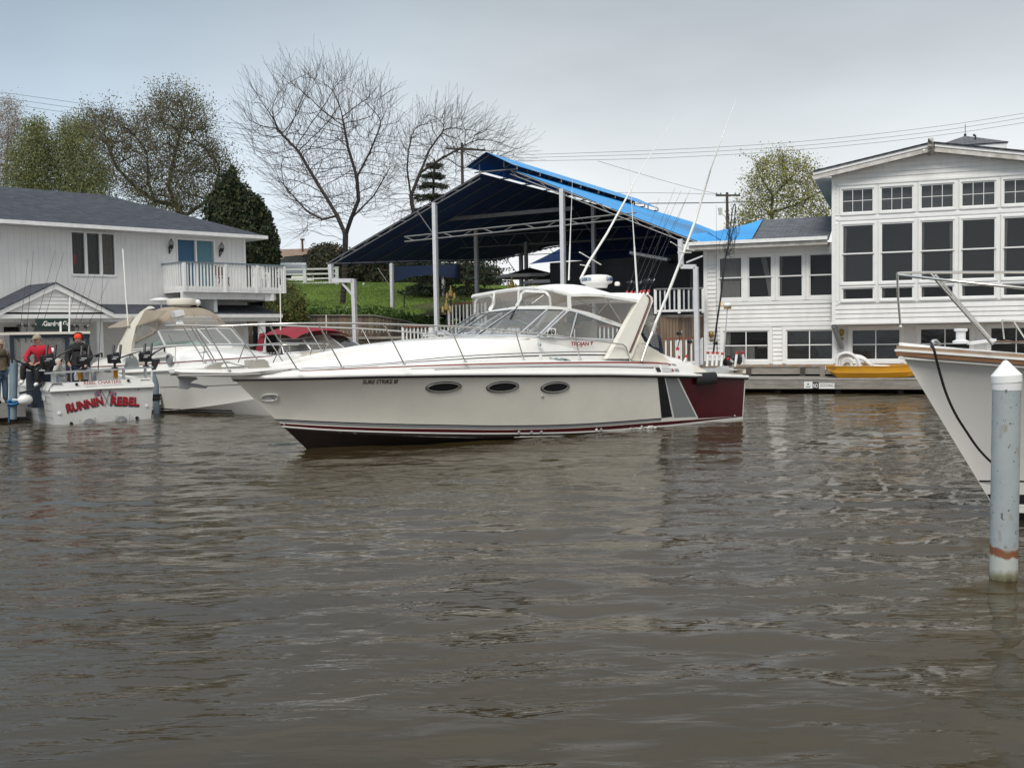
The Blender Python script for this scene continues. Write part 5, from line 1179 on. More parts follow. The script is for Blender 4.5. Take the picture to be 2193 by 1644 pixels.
# strip of bare ground under the trees to the east
P_=[]
mb=MB(); G=14
ok=[(846,640),(1200,640),(1200,735),(930,735),(860,695),(850,668)]
rows=[]
for j in range(G+1):
    row=[]
    for i in range(G+1):
        x=-4.6+ i*(14)/G + (.6*math.sin(j*1.3) if i==0 else 0); y=49.75+j*.75; row.append((x-.35*j*0,y,hz(x,y)+.03+.05*mnoise.noise(Vector((x*.4,y*.4,0)))))
    rows.append(row)
mb.loft(rows); mb.build('ground_litter',M_dirt,None,smooth=60,kind='structure')
# terrace between the quay and the wall
mb=MB(); mb.add([(-40,40.,.6),(60,40.,.6),(60,49.9,1.0),(-40,49.9,1.0)],[(0,1,2,3)]); mb.build('terrace_ground',M_dirt,None,kind='structure')
mb=MB(); mb.box(Fr((0,0,0),0),-16,60,-49.7,-49.5,-1,1.0); mb.build('terrace_edge',M_wooddark,None,kind='structure')
# retaining wall of upright boards
M_cedar=[mat('cedar_board_a',(.17,.125,.095),.85,var=.3,vs=3,bump=.3,bs=10,stretch=(3,3,.5)),mat('cedar_board_b',(.13,.10,.08),.85,var=.3,vs=3,bump=.3,bs=10,stretch=(3,3,.5)),mat('cedar_board_c',(.21,.15,.105),.85,var=.3,vs=3,bump=.3,bs=10,stretch=(3,3,.5))]
RWL=root('retaining_wall',(-6,49,1),'brown board retaining wall below the lawn','wall')
Yw=48.6
topx=[(470,678),(596,676),(800,676),(870,688),(900,698),(960,712)]
x0=PY(470,690,Yw)[0]; x1=PY(962,700,Yw)[0]; n=int((x1-x0)/.17)
for i in range(n):
    xa=x0+(x1-x0)*i/n; px=1096.5+xa/Yw*2200; ty=float(np.interp(px,[t[0] for t in topx],[t[1] for t in topx])); zt=PY(px,ty,Yw)[2]
    mb=MB(); f=Fr((xa,Yw,0),0); mb.box(f,0,(x1-x0)/n-.012,-.03,random.uniform(0,.012),.8,zt+random.uniform(-.01,.01)); mb.build('board',random.choice(M_cedar),RWL,recalc=False)
mb=MB(); P_=[PY(px,ty-1,Yw-.02) for px,ty in topx]
for i in range(len(P_)-1): mb.bar(P_[i],P_[i+1],.14,.05)
mb.build('cap_board',M_wood,RWL)
mb=MB(); mb.box(Fr((0,Yw,0),0),x0,x1,-1.2,-.05,.5,2.2); mb.build('earth_fill',M_dirt,RWL)
# low timber ledge at the wall foot
LG=root('timber_ledge',PY(820,725,45.5),'pale timber ledge in front of the brown board wall','ledge')
mb=MB(); mb.bar(PY(735,724,45.5),PY(875,722.5,45.),.5,.1); mb.build('top_beam',mat('ledge_timber',(.34,.32,.28),.8,var=.2),LG)
mb=MB(); mb.bar(PY(735,733,45.5),PY(875,731.5,45.),.4,.35); mb.build('face_beam',M_wooddark,LG)
mb=MB(); mb.bar(PY(735,760,45.5)+Z3*.1,PY(880,758,45.)+Z3*.1,.45,.9); mb.build('rubble_face',M_dirt,LG)
# ivy / ground cover along the wall
M_leafg=[mat('leaf_bright',(.095,.17,.028),.7),mat('leaf_mid',(.05,.10,.018),.75),mat('leaf_dark',(.022,.045,.012),.8)]
def leafcloud(name,cfn,n,size,mats,parent=None,kind='stuff',nrm_up=.3,label=None,cat=None,seed=1):
    r=np.random.default_rng(seed); V=[];F_=[];MI=[]
    C=cfn(r,n); n=len(C)
    d=r.normal(size=(n,3)); d[:,2]=np.abs(d[:,2])*nrm_up+d[:,2]*(1-nrm_up); d/=np.linalg.norm(d,axis=1)[:,None]
    a=np.cross(d,r.normal(size=(n,3))); a/=np.linalg.norm(a,axis=1)[:,None]; b=np.cross(d,a)
    s=size*(.6+.8*r.random((n,1)))
    V=np.stack([C-a*s,C-b*s*.55,C+a*s,C+b*s*.55],1).reshape(-1,3)
    me=bpy.data.meshes.new(name); me.vertices.add(4*n); off=wloc(parent) if parent is not None else Vector((0,0,0))
    me.vertices.foreach_set('co',(V-np.array(off)).ravel()); me.loops.add(4*n); me.loops.foreach_set('vertex_index',np.arange(4*n,dtype=np.int32)); me.polygons.add(n); me.polygons.foreach_set('loop_start',np.arange(0,4*n,4,dtype=np.int32))
    for m in mats: me.materials.append(m)
    me.polygons.foreach_set('material_index',r.integers(0,len(mats),n).astype(np.int32)); me.update(calc_edges=True)
    o=link(name,me,parent,kind if parent is None or kind else None)
    if label: o['label']=label
    if cat: o['category']=cat
    return o
def ivy(r,n):
    out=[]
    for _ in range(n):
        px=r.uniform(640,960); ty=float(np.interp(px,[t[0] for t in topx],[t[1] for t in topx])); Y=Yw+r.uniform(.1,1.6)
        p=PY(px,ty,Yw); x=p[0]*Y/Yw; zz=p[2]+r.uniform(-.05,.28)*(.5+abs(math.sin(px*.11+math.sin(px*.05)*3)))+ (Y-Yw)*.12
        if 905<px<940 and r.random()<.6: continue
        out.append((x,Y,zz))
    return np.array(out)
leafcloud('ivy_groundcover',ivy,5200,.075,M_leafg[:2]+[M_leafg[0]],seed=4)
# grass blades over the lawn read as nap
def lawn(r,n):
    x=r.uniform(-16,1,n); y=r.uniform(50.2,61,n); return np.stack([x,y,np.array([hz(a,b) for a,b in zip(x,y)])+.03],1)
def blades(name,C,h,m,seed):
    r=np.random.default_rng(seed); n=len(C); t=r.uniform(0,6.28,n); dx=np.stack([np.cos(t)*.015,np.sin(t)*.015,0*t],1); tip=np.stack([r.normal(0,.02,n),r.normal(0,.02,n),h*(.5+r.random(n))],1)
    V=np.stack([C-dx,C+dx,C+tip],1).reshape(-1,3); me=bpy.data.meshes.new(name); me.vertices.add(3*n); me.vertices.foreach_set('co',V.ravel()); me.loops.add(3*n); me.loops.foreach_set('vertex_index',np.arange(3*n,dtype=np.int32)); me.polygons.add(n); me.polygons.foreach_set('loop_start',np.arange(0,3*n,3,dtype=np.int32)); me.materials.append(m); me.update(calc_edges=True); return link(name,me,None,'stuff')
blades('grass',lawn(np.random.default_rng(8),40000),.07,M_grass,9)
# white rail fence on the crest with concrete footings
FY=60.
FN=root('rail_fence',PY(650,600,FY),'white four rail fence on concrete footings above the lawn','fence')
rails=[(577,575.5),(587.5,588),(597.5,597),(607,607)]
xa,xb=PY(585,600,FY)[0],PY(724,600,FY)[0]
for y0,y1 in rails:
    z0=PY(612,y0,FY)[2]; mb=MB(); mb.box(Fr((0,FY,0),0),xa,xb,-.03,.03,z0-.045,z0+.045); mb.build('rail',M_trim,FN)
for px in (597,653,722):
    x=PY(px,600,FY)[0]; zt=PY(px,575,FY)[2]; zb=PY(px,616,FY)[2]
    mb=MB(); mb.box(Fr((x,FY,0),0),-.09,.09,-.08,.08,zb,zt+.05); mb.box(Fr((x,FY,0),0),-.12,.12,-.11,.11,zt+.05,zt+.09); mb.build('post',M_trim,FN)
    mb=MB(); mb.box(Fr((x,FY,0),0),-.2,.2,-.2,.2,zb-.7,zb); mb.build('footing',mat('footing_stone',(.16,.15,.14),.9,var=.2),FN)
mb=MB(); zb=PY(653,612,FY)[2]; mb.box(Fr((0,FY,0),0),xa,xb,-.4,-.1,zb-1.2,zb-.02); mb.build('kerb_wall',mat('dark_stone',(.07,.065,.06),.9,var=.4,vs=2,bump=.4,bs=6),FN)
# car behind the fence
M_car=mat('silver_blue_car',(.33,.37,.40),.25,.4,coat=.5)
CY_=64.5; cp=PY(655,596,CY_); CAR=root('parked_car',(cp[0],CY_,hz(cp[0],CY_)),'pale silver car parked behind the white rail fence','car')
cz=PY(655,598,CY_)[2]; f=Fr((cp[0],CY_,cz),0)
secs=[]
W_c=.88
# body along x (front toward the right), seen three-quarter: loft of cross sections
for x,zb,zt,w in [(-2.3,.35,.75,.75),(-2.2,.28,.95,.85),(-1.2,.25,1.02,.9),(0,.25,1.0,.9),(1.2,.25,.95,.9),(1.9,.28,.82,.86),(2.2,.35,.62,.72)]:
    secs.append([f.pt(x,-w,zb),f.pt(x,-w-.03,(zb+zt)/2),f.pt(x,-w+.06,zt-.05),f.pt(x,-w+.2,zt),f.pt(x,w-.2,zt),f.pt(x,w-.06,zt-.05),f.pt(x,w+.03,(zb+zt)/2),f.pt(x,w,zb)])
mb=MB(); mb.loft(secs,True,True); mb.build('body',M_car,CAR,smooth=40)
secs=[]
for x,z,w in [(-1.7,.98,.78),(-1.2,1.38,.64),(-.2,1.46,.62),(.5,1.38,.64),(1.2,.96,.8)]: secs.append([f.pt(x,-w,.92),f.pt(x,-w*.96,z-.03),f.pt(x,-w*.8,z),f.pt(x,w*.8,z),f.pt(x,w*.96,z-.03),f.pt(x,w,.92)])
mb=MB(); mb.loft(secs,True,True); mb.build('cabin',M_glassd,CAR,smooth=30)
mb=MB(); mb.loft([[f.pt(x,-w*.8,z+.01),f.pt(x,w*.8,z+.01)] for x,z,w in [(-1.2,1.38,.66),(-.2,1.46,.64),(.5,1.385,.66)]]); mb.build('roof_panel',M_car,CAR,smooth=40)
for x in (-1.4,1.4):
    for b in (-.9,.9):
        mb=MB(); mb.lathe(f.pt(x,b,.32),[(.2,-.1),(.32,-.09),(.32,.09),(.2,.1)],16,ax=(0,1,0)); wl=mb.build('wheel',M_rubber,CAR,smooth=40)
mb=MB(); mb.lathe(f.pt(2.1,.55,.62),[(.09,-.05),(.09,.03),(.001,.05)],10,ax=(1,0,0)); mb.build('headlight',M_chrome,CAR)
mb=MB(); mb.lathe(f.pt(2.1,-.55,.62),[(.09,-.05),(.09,.03),(.001,.05)],10,ax=(1,0,0)); mb.build('headlight',M_chrome,CAR)
mb=MB(); mb.box(f,1.9,2.24,-.3,.3,.45,.55); mb.build('bumper',M_black,CAR)
# brown roofed house in the distance
HB=root('distant_house',PY(640,580,95),'low house with a brown tiled roof far behind the parked car','house')
f=Fr(PY(596,560,95),math.radians(-8)); 
roofplane('roof',shingle_mat('brown_tiles',(.22,.15,.11),(.27,.19,.14),(.12,.08,.06)),[f.pt(-3,0,0),f.pt(6.5,0,0),f.pt(5.2,-4,1.45),f.pt(-2,-4,1.45)],HB,.1)
mb=MB(); mb.box(f,-2.7,6.2,-6,-.4,-2.5,-.03); mb.build('wall',M_side,HB)
mb=MB(); mb.box(f,2.9,4.1,-4.6,-3.6,1.2,1.75); mb.build('chimney',M_brown,HB); mb=MB(); mb.tube([f.pt(1.3,-3,1.0),f.pt(1.3,-3,2.2)],.1,8); mb.tube([f.pt(1.3,-3,2.15),f.pt(1.3,-3,2.3)],.2,8); mb.build('flue',M_brown,HB)
# deck with red capped white railings at the back of the basin
M_redcap=mat('red_brown_rail',(.22,.06,.03),.6,var=.2)
def railing(p,q,h,label,cat='railing',spacing=.16,cap=True,capm=None,group=None,bm=None,curvy=False):
    p=np.array(p);q=np.array(q); L_=np.linalg.norm((q-p)[:2]); r=root('deck_railing',p,label,cat,group)
    mb=MB(); mb.bar(p+Z3*h,q+Z3*h,.14,.05); mb.build('top_rail',capm or M_redcap,r)
    mb=MB(); mb.bar(p+Z3*.1,q+Z3*.1,.05,.08); mb.build('bottom_rail',M_trim,r)
    f=Fr(p,math.atan2((q-p)[1],(q-p)[0])); me=scaled_box('baluster',bm or M_trim,.027,.027,h-.13)
    n=int(L_/spacing)
    for i in range(n+1): inst('baluster',me,r,p+(q-p)*i/n+Z3*.12,f.d,f.n,Z3)
    for t in (0,.5,1): mb=MB(); mb.box(Fr(p+(q-p)*t,math.atan2((q-p)[1],(q-p)[0])),-.05,.05,-.05,.05,0,h); mb.build('post',M_trim,r)
    return r
DY=43.; zf=PY(960,737,DY)[2]
railing(PY(864,737,DY),PY(985,734,DY-.6),PY(900,701,DY)[2]-zf,'white railing with red cap left of the cruiser windscreen')
railing(PY(962,702,DY+3),PY(1040,698,DY+3),1.05,'short white railing with red cap higher up behind the windscreen',)
q0=PY(1060,745,39.5);q1=PY(1350,745,38.5)
railing(q0,q1,PY(1200,697,39)[2]-q0[2],'white railing seen through the cruiser side windows')
q0=PY(1405,784,36.9);q1=PY(1503,781,36.4)
railing(q0,q1,PY(1450,726,36.7)[2]-q0[2],'lower white railing with red cap beside the wing',bm=M_trim,spacing=.17)
q0=PY(1404,672,37.6);q1=PY(1506,670,37.2)
railing(q0,q1,PY(1450,618,37.4)[2]-q0[2],'upper white railing on the terrace beside the wing',capm=M_galv,bm=M_post)
# board wall below the upper terrace
TW=root('board_wall',PY(1460,700,37.5),'dark brown board wall below the upper terrace','wall')
xa,xb=PY(1400,700,37.7)[0],PY(1508,700,37.7)[0]; n=16
for i in range(n):
    x=xa+(xb-xa)*i/n; mb=MB(); mb.box(Fr((x,37.7,0),0),0,(xb-xa)/n-.012,-.03,random.uniform(0,.012),.6,PY(1450,679,37.7)[2]); mb.build('board',random.choice(M_cedar),TW,recalc=False)
mb=MB(); mb.box(Fr((0,37.7,0),0),xa,xb,-3,-.05,PY(1450,679,37.7)[2]-.25,PY(1450,674,37.7)[2]); mb.build('terrace_floor',M_wood,TW)
# deck slabs
DK=root('timber_deck',PY(1000,740,41),'timber deck behind the cruiser at the head of the basin','deck')
mb=MB(); mb.prism([PY(862,738,DY+.2),PY(1060,747,39.3),PY(1405,786,36.6),(8,36.5,1.0),(8,44,1.2),PY(862,738,DY+3)],-Z3*.15); mb.build('deck_floor',M_wood,DK)
# charcoal building under the shelter
M_char=mat('charcoal_siding',(.045,.045,.05),.8,var=.2,vs=2)
CB=root('charcoal_building',CF.pt(12,-15,1),'dark charcoal building with a white edged awning under the shelter','building')
w0,w1=PY(1180,700,47.5),PY(1510,700,42.5)
ff=Fr((w0[0],w0[1],0),math.atan2((w1-w0)[1],(w1-w0)[0])); Lw_=np.linalg.norm((w1-w0)[:2]); zt=PY(1300,556,46)[2]
for i in range(int((zt-.8)/.28)):
    mb=MB(); z=.8+i*.28; mb.hexa([ff.pt(0,-.1,z),ff.pt(Lw_,-.1,z),ff.pt(Lw_,.035,z),ff.pt(0,.035,z),ff.pt(0,-.1,z+.28),ff.pt(Lw_,-.1,z+.28),ff.pt(Lw_,.005,z+.28),ff.pt(0,.005,z+.28)]); mb.build('siding_board',M_char,CB,recalc=False)
mb=MB(); mb.box(ff,-.05,Lw_,-3,-.1,.8,zt); mb.build('wall_core',M_char,CB)
a0,c0=ff.hit(1352,541,.6); a1,c1=ff.hit(1433,556,.6); mb=MB(); mb.bar(ff.pt(a0,.6,c0),ff.pt(a1,.6,c1),.3,.12); mb.build('awning_case',M_wplastic,CB)
mb=MB(); mb.bar(ff.pt(a0,.4,c0-.1),ff.pt(a1,.4,c1-.1),.5,.1); mb.build('awning_underside',M_char,CB)
# patio umbrella roofs: brown canopy with white edge
for (x,y,Y,wx),lab in [((1135,588,52,2.2),'brown patio parasol with pale edge left of the shelter posts'),((1186,600,50,1.9),'second brown patio parasol partly hidden behind the canvas top')]:
    c=PY(x,y,Y); r=root('patio_parasol',(c[0],c[1],c[2]-2.2),lab,'parasol','patio parasols on the far deck')
    secs=[[c+np.array([math.cos(t)*q*wx/1.3,math.sin(t)*q*wx/1.3,.45*(1-q)-.1]) for t in np.linspace(0,2*math.pi,9)[:-1]] for q in (1,.5,.02)]
    mb=MB(); mb.loft(secs,True); mb.build('canopy',mat('brown_canvas',(.09,.06,.045),.9),r); mb=MB(); P_=secs[0]+[secs[0][0]]
    for i in range(8): mb.bar(P_[i],P_[i+1],.04,.16)
    mb.build('valance',M_trim,r); mb=MB(); mb.tube([c-Z3*2.3,c+Z3*.4],.03,6); mb.build('pole',M_black,r)
# lamp standards on the deck
M_gold=mat('aged_gold',(.45,.33,.12),.5,.5)
for (x,y0,y1,Y),lab in [((956,640,705,43.5),'gilt topped lamp post left of the cruiser canvas'),((965,611,700,44.5),'taller gilt topped lamp post beside it'),((1096,592,640,45),'black twin lantern post above the canvas top')]:
    p=PY(x,y1,Y); q=PY(x,y0,Y); r=root('lamp_post',p,lab,'lamp post'); mb=MB(); mb.tube([p-Z3*1,q-Z3*.5],.035,8); mb.build('pole',M_black,r,smooth=50)
    mb=MB(); mb.lathe(q-Z3*.5,[(.03,0),(.10,.05),(.10,.25),(.05,.30),(.02,.5)],8); mb.build('lantern',M_gold,r)
    for sg in (-1,1): mb=MB(); cc=q+np.array([sg*.16,0,-.5]); mb.tube([q-Z3*.62,cc-Z3*.1],.02,5); mb.lathe(cc-Z3*.1,[(.02,0),(.07,.05),(.06,.2),(.01,.3)],8); mb.build('lantern',M_gold,r)
# ---------------- trees ----------------
M_bark=mat('bark_grey_brown',(.050,.042,.036),.95,var=.35,vs=6,bump=.4,bs=14)
M_twig=mat('twig_brown',(.075,.058,.05),.95)
M_twigl=mat('twig_pale',(.16,.12,.105),.95)
def inpoly(x,y,poly):
    c=False; n=len(poly); j=n-1
    for i in range(n):
        xi,yi=poly[i]; xj,yj=poly[j]
        if (yi>y)!=(yj>y) and x<(xj-xi)*(y-yi)/(yj-yi)+xi: c=not c
        j=i
    return c
def shr(poly,k,ky=None):
    cx=sum(p[0] for p in poly)/len(poly); by=max(p[1] for p in poly); return [(cx+(x-cx)*k,by+(y-by)*(ky or k)) for x,y in poly]
def samp(poly,n,Y,thick,r,edge=0.):
    xs=[p[0] for p in poly]; ys=[p[1] for p in poly]; out=[]; cx=sum(xs)/len(xs); w=(max(xs)-min(xs))/2
    while len(out)<n:
        x=r.uniform(min(xs),max(xs)); y=r.uniform(min(ys),max(ys))
        if not inpoly(x,y,poly): continue
        k=math.sqrt(max(.08,1-((x-cx)/w)**2)); out.append(PY(x,y,Y+r.uniform(-1,1)*thick*k))
    return np.array(out)
def grow(seed_paths,att,D,di,dk,iters,r,jit=.25,up=0.05):
    P=[];par=[]
    for path in seed_paths:
        last=None; start=0
        if path[0] is not None and len(P):
            d=np.linalg.norm(np.array(P)-np.array(path[0]),axis=1); last=int(np.argmin(d)); start=1
        for a,b in zip(path[start-1 if start else 0:-1] if start else path[:-1],path[1:] if not start else path[1:]):
            a=np.array(a,float);b=np.array(b,float); n=max(1,int(np.linalg.norm(b-a)/D))
            if last is None: P.append(a);par.append(-1);last=0
            for i in range(1,n+1): P.append(a+(b-a)*i/n+r.normal(0,.02*D,3)*0); par.append(last); last=len(P)-1
    P=[np.array(p) for p in P]; ns=len(P)
    A=att.copy(); best=np.full(len(A),1e9); bi=np.zeros(len(A),int); new=list(range(len(P))); 
    for it in range(iters):
        if not len(A): break
        for k in range(0,len(new),400):
            nb=new[k:k+400]; NP=np.array([P[q] for q in nb]); d=np.linalg.norm(A[:,None,:]-NP[None],axis=2); j=d.argmin(1); dm=d[np.arange(len(A)),j]
            m=dm<best; best[m]=dm[m]; bi[m]=np.array(nb)[j[m]]
        keep=best>dk; A=A[keep];best=best[keep];bi=bi[keep]
        act=best<di
        if not act.any(): break
        new=[]
        ids=bi[act]; vec=A[act]-np.array([P[q] for q in ids]); vec/=np.linalg.norm(vec,axis=1)[:,None]
        u,inv=np.unique(ids,return_inverse=True); S=np.zeros((len(u),3)); np.add.at(S,inv,vec)
        for q,s in zip(u,S):
            pr=par[q]; mom=(P[q]-P[pr]) if pr>=0 else np.zeros(3); mn=np.linalg.norm(mom); mom=mom/mn if mn>0 else mom
            s=s/(np.linalg.norm(s)+1e-9)+mom*.6+r.normal(0,jit,3)+np.array([0,0,up]); s/=np.linalg.norm(s); P.append(P[q]+s*D); par.append(int(q)); new.append(len(P)-1)
        if len(P)>26000: break
    return np.array(P),np.array(par),ns
def radii(P,par,tip,expo=2.35,cap=None):
    n=len(P); acc=np.zeros(n); ch=np.zeros(n,int)
    for i in range(n-1,-1,-1):
        if ch[i]==0: acc[i]=tip**expo
        if par[i]>=0: acc[par[i]]+=acc[i]; ch[par[i]]+=1
    rr=acc**(1/expo)
    return rr,ch
def wood(name,P,par,rr,sel,sides,m,parent):
    E_=np.array([i for i in range(len(P)) if par[i]>=0 and sel[i]]); 
    if not len(E_): return
    a=P[par[E_]]; b=P[E_]; ra=np.minimum(rr[par[E_]],rr[E_]*1.35); rb=rr[E_]; d=b-a; L_=np.linalg.norm(d,axis=1)[:,None]; d/=L_+1e-9
    ref=np.where(np.abs(d[:,2:3])<.9,np.array([[0,0,1.]]),np.array([[1.,0,0]])); u=np.cross(d,ref); u/=np.linalg.norm(u,axis=1)[:,None]; w_=np.cross(d,u)
    b=b+d*rb[:,None]*.4
    V=[]
    for c,r_ in ((a,ra),(b,rb)):
        for k in range(sides):
            t=2*math.pi*k/sides; V.append(c+(u*math.cos(t)+w_*math.sin(t))*r_[:,None])
    V=np.stack(V,1); n=len(E_); base=np.arange(n)[:,None]*(2*sides)
    F_=np.concatenate([base+np.array([[k,(k+1)%sides,sides+(k+1)%sides,sides+k]]) for k in range(sides)],1).reshape(-1,4) if False else np.concatenate([(base+np.array([k,(k+1)%sides,sides+(k+1)%sides,sides+k])) for k in range(sides)],0)
    me=bpy.data.meshes.new(name); V=V.reshape(-1,3)-np.array(wloc(parent)); me.vertices.add(len(V)); me.vertices.foreach_set('co',V.ravel()); me.loops.add(F_.size); me.loops.foreach_set('vertex_index',F_.ravel().astype(np.int32)); me.polygons.add(len(F_)); me.polygons.foreach_set('loop_start',np.arange(0,F_.size,4,dtype=np.int32)); me.materials.append(m); me.update(calc_edges=True); me.shade_smooth()
    return link(name,me,parent)
def tree(label,base,paths,polys,Y,thick,natt,D,tip,seed,leaf=None,group=None,name='tree',di=None,dk=None,jit=.25,up=.05,tm=None,bm=None,twigm=None,spray=None):
    r=np.random.default_rng(seed); rt_=root(name,base,label,'tree',group)
    sp=[]
    for i,p in enumerate(paths):
        q=[PY(x,y,Y+dy) for x,y,dy in p]
        sp.append(q)
    if base is not None: sp[0]=[np.array(base,float)]+sp[0]
    att=np.concatenate([samp(pl,int(natt*fr),Y,thick,r) for pl,fr in polys])
    P,par,ns=grow(sp,att,D,di or D*9,dk or D*1.7,90,r,jit,up)
    if spray:
        ns_,sl,out_=spray; base_c=np.array(sp[0][-1]); P2=list(P); pa2=list(par); isleaf=np.ones(len(P),bool); isleaf[par[par>=0]]=False
        cand=[i for i in range(len(P)) if isleaf[i]]+[i for i in range(ns,len(P)) if not isleaf[i] and r.random()<ns_]
        for i in cand:
            if par[i]<0: continue
            dd=P[i]-P[par[i]]; dd/=np.linalg.norm(dd)+1e-9; o_=P[i]-base_c; o_/=np.linalg.norm(o_)+1e-9
            for _ in range(2 if isleaf[i] else 1):
                q=P[i]; last=i; v=dd*.5+o_*out_+r.normal(0,.38,3)+np.array([0,0,.18]); v/=np.linalg.norm(v); L_=sl*(.5+r.random())
                for k in range(3):
                    v=v+r.normal(0,.10,3)+np.array([0,0,.03]); v/=np.linalg.norm(v); q=q+v*L_/3; P2.append(q); pa2.append(last); last=len(P2)-1
        P=np.array(P2); par=np.array(pa2)
    rr,ch=radii(P,par,tip)
    wood('trunk',P,par,rr,rr>.07,8,bm or M_bark,rt_)
    for nm_,sel_,sd_,mm_ in (('branches',(rr<=.07)&(rr>.016),5,bm or M_bark),('twigs',rr<=.016,3,twigm or M_twig)):
        o_=wood(nm_,P,par,rr,sel_,sd_,mm_,rt_)
        if o_: o_['kind']='stuff'
    if leaf:
        n,size,mats,spread=leaf; tips=P[(rr<.012*max(1,tip/.004))]
        def cf(r_,k): j=r_.integers(0,len(tips),k); return tips[j]+r_.normal(0,spread,(k,3))
        leafcloud('crown',cf,n,size,mats,rt_,kind=None,seed=seed+1)
    print(label[:30],len(P)); return rt_
def G(px,Y): x=(px-1096.5)/2200*Y; return (x,Y,hz(x,Y)-.1)
# big bare tree on the lawn
t1=[(500,160),(560,135),(620,105),(700,95),(780,112),(840,150),(872,190),(885,260),(880,340),(860,430),(800,470),(745,440),(700,490),(630,520),(600,440),(545,350),(500,265),(480,200)]
tree('tall bare tree standing on the lawn behind the white fence posts',G(737,53.5),[[(738,600,0),(739,545,0),(740,500,0)],[(740,503,0),(722,462,.3),(700,425,.6),(672,380,1),(640,325,1.2),(598,282,1.4)],[(740,503,0),(752,468,-.3),(768,428,-.6),(764,378,-.8),(745,315,-1),(733,250,-1)],[(764,380,-.8),(790,330,-1),(815,270,-1.6)],[(722,462,.3),(690,470,.8),(655,450,1.6),(610,400,2)],[(752,468,-.3),(800,420,-1),(835,360,-1.5)]],
     [(shr(t1,.86,.88),1.)],53.5,4.2,2600,.2,.0062,11,group='bare trees',di=3,dk=.5,up=.10,jit=.12,spray=(.42,1.25,.75))
t2=[(850,240),(900,200),(980,193),(1060,222),(1155,288),(1120,322),(1040,330),(985,370),(930,420),(880,450),(820,480),(800,400),(835,300)]
tree('bare spreading tree right behind the shelter roof, with thin arching twigs',G(905,66),[[(893,560,0),(888,470,0),(880,420,0)],[(880,420,0),(900,370,.4),(920,320,.8),(950,280,1)],[(880,420,0),(872,365,-.4),(874,325,-.8),(882,290,-1)],[(900,370,.4),(945,340,0),(990,315,-.6)]],[(shr(t2,.88,.84),1.)],66,4.5,2200,.24,.0072,12,group='bare trees',di=3.4,dk=.6,up=.05,jit=.13,spray=(.40,1.5,.75))
# leafing trees behind the house
M_lo=[mat('olive_leaf',(.115,.115,.045),.7),mat('olive_dark_leaf',(.070,.072,.032),.8),mat('bronze_leaf',(.12,.095,.05),.8)]
M_lg=[mat('spring_leaf',(.135,.145,.045),.7),mat('spring_leaf_dark',(.075,.085,.028),.8),mat('spring_leaf_pale',(.19,.19,.075),.7)]
M_lp=[mat('pinkish_bud',(.22,.17,.15),.8),mat('pale_bud',(.26,.22,.18),.8)]
t3=[(332,195),(345,182),(372,190),(400,182),(425,205),(420,235),(446,215),(454,255),(440,285),(470,300),(488,335),(515,350),(510,385),(480,400),(462,440),(390,465),(310,450),(255,405),(238,365),(240,330),(250,290),(280,262),(305,235),(322,215)]
t3b=[(190,245),(235,238),(285,265),(270,330),(230,350),(205,300)]
tree('large olive green tree with heavy dark limbs rising over the house roof',(-18.5,56,1),[[(400,500,0),(392,465,0),(378,440,0)],[(378,440,0),(360,400,.5),(372,340,.6),(390,270,.8)],[(392,465,0),(430,440,-.5),(462,410,-.8),(470,360,-1)],[(378,440,0),(330,430,.5),(290,400,1),(250,360,1.2),(225,300,1.4)],[(330,430,.5),(318,390,.2),(315,330,0)]],[(shr(t3,.95,.93),.86),(t3b,.14)],56,4,1500,.22,.0085,13,leaf=(42000,.047,M_lo,.24),spray=(.3,.9,.6),group='leafing trees behind the house',di=2.6,dk=.36)
t4=[(20,330),(60,262),(100,262),(118,330),(120,420),(0,430)]
tree('yellow green leafing tree, left of the pair over the house roof',(-34,75,3),[[(70,430,0),(66,380,0),(70,320,0)]],[(t4,1.)],75,3,1100,.28,.008,14,leaf=(26000,.062,M_lg,.34),group='leafing trees behind the house')
t5=[(112,300),(150,248),(190,262),(212,330),(240,370),(232,430),(110,430)]
tree('yellow green leafing tree, right of the pair over the house roof',(-30,74,3),[[(165,430,0),(160,380,0),(155,310,0)]],[(t5,1.)],74,3,1200,.28,.008,15,leaf=(30000,.062,M_lg,.34),group='leafing trees behind the house')
t6=[(-40,260),(10,205),(45,215),(55,270),(30,340),(15,420),(-50,420)]
tree('pale pinkish budding tree at the left edge',(-40,80,3),[[(12,420,0),(15,350,0),(18,280,0)]],[(t6,1.)],80,3,900,.3,.009,16,leaf=(12000,.055,M_lp,.34),group='leafing trees behind the house',bm=M_twigl,twigm=M_twigl)
# tree over the wing roof
M_ly=[mat('yellow_leaf',(.21,.20,.03),.7),mat('pale_yellow_leaf',(.27,.24,.045),.7)]
t7=[(1575,360),(1600,320),(1650,308),(1700,318),(1760,350),(1790,400),(1790,470),(1640,475),(1580,500),(1530,500),(1560,430)]
tree('yellow green spreading tree rising behind the wing roof',(17,64,1),[[(1655,500,0),(1652,455,0),(1655,420,0)],[(1655,420,0),(1630,380,.3),(1615,345,.4)],[(1655,420,0),(1690,385,-.3),(1720,350,-.5)],[(1652,455,0),(1700,440,0),(1760,410,0)]],[([(x+18,y) for x,y in shr(t7,.80,.86)],1.)],64,3.4,2400,.2,.0064,17,leaf=(12500,.062,[M_ly[0],M_ly[1],M_lg[0],M_ly[0]],.22),di=2.6,dk=.36,spray=(.25,.8,.6))
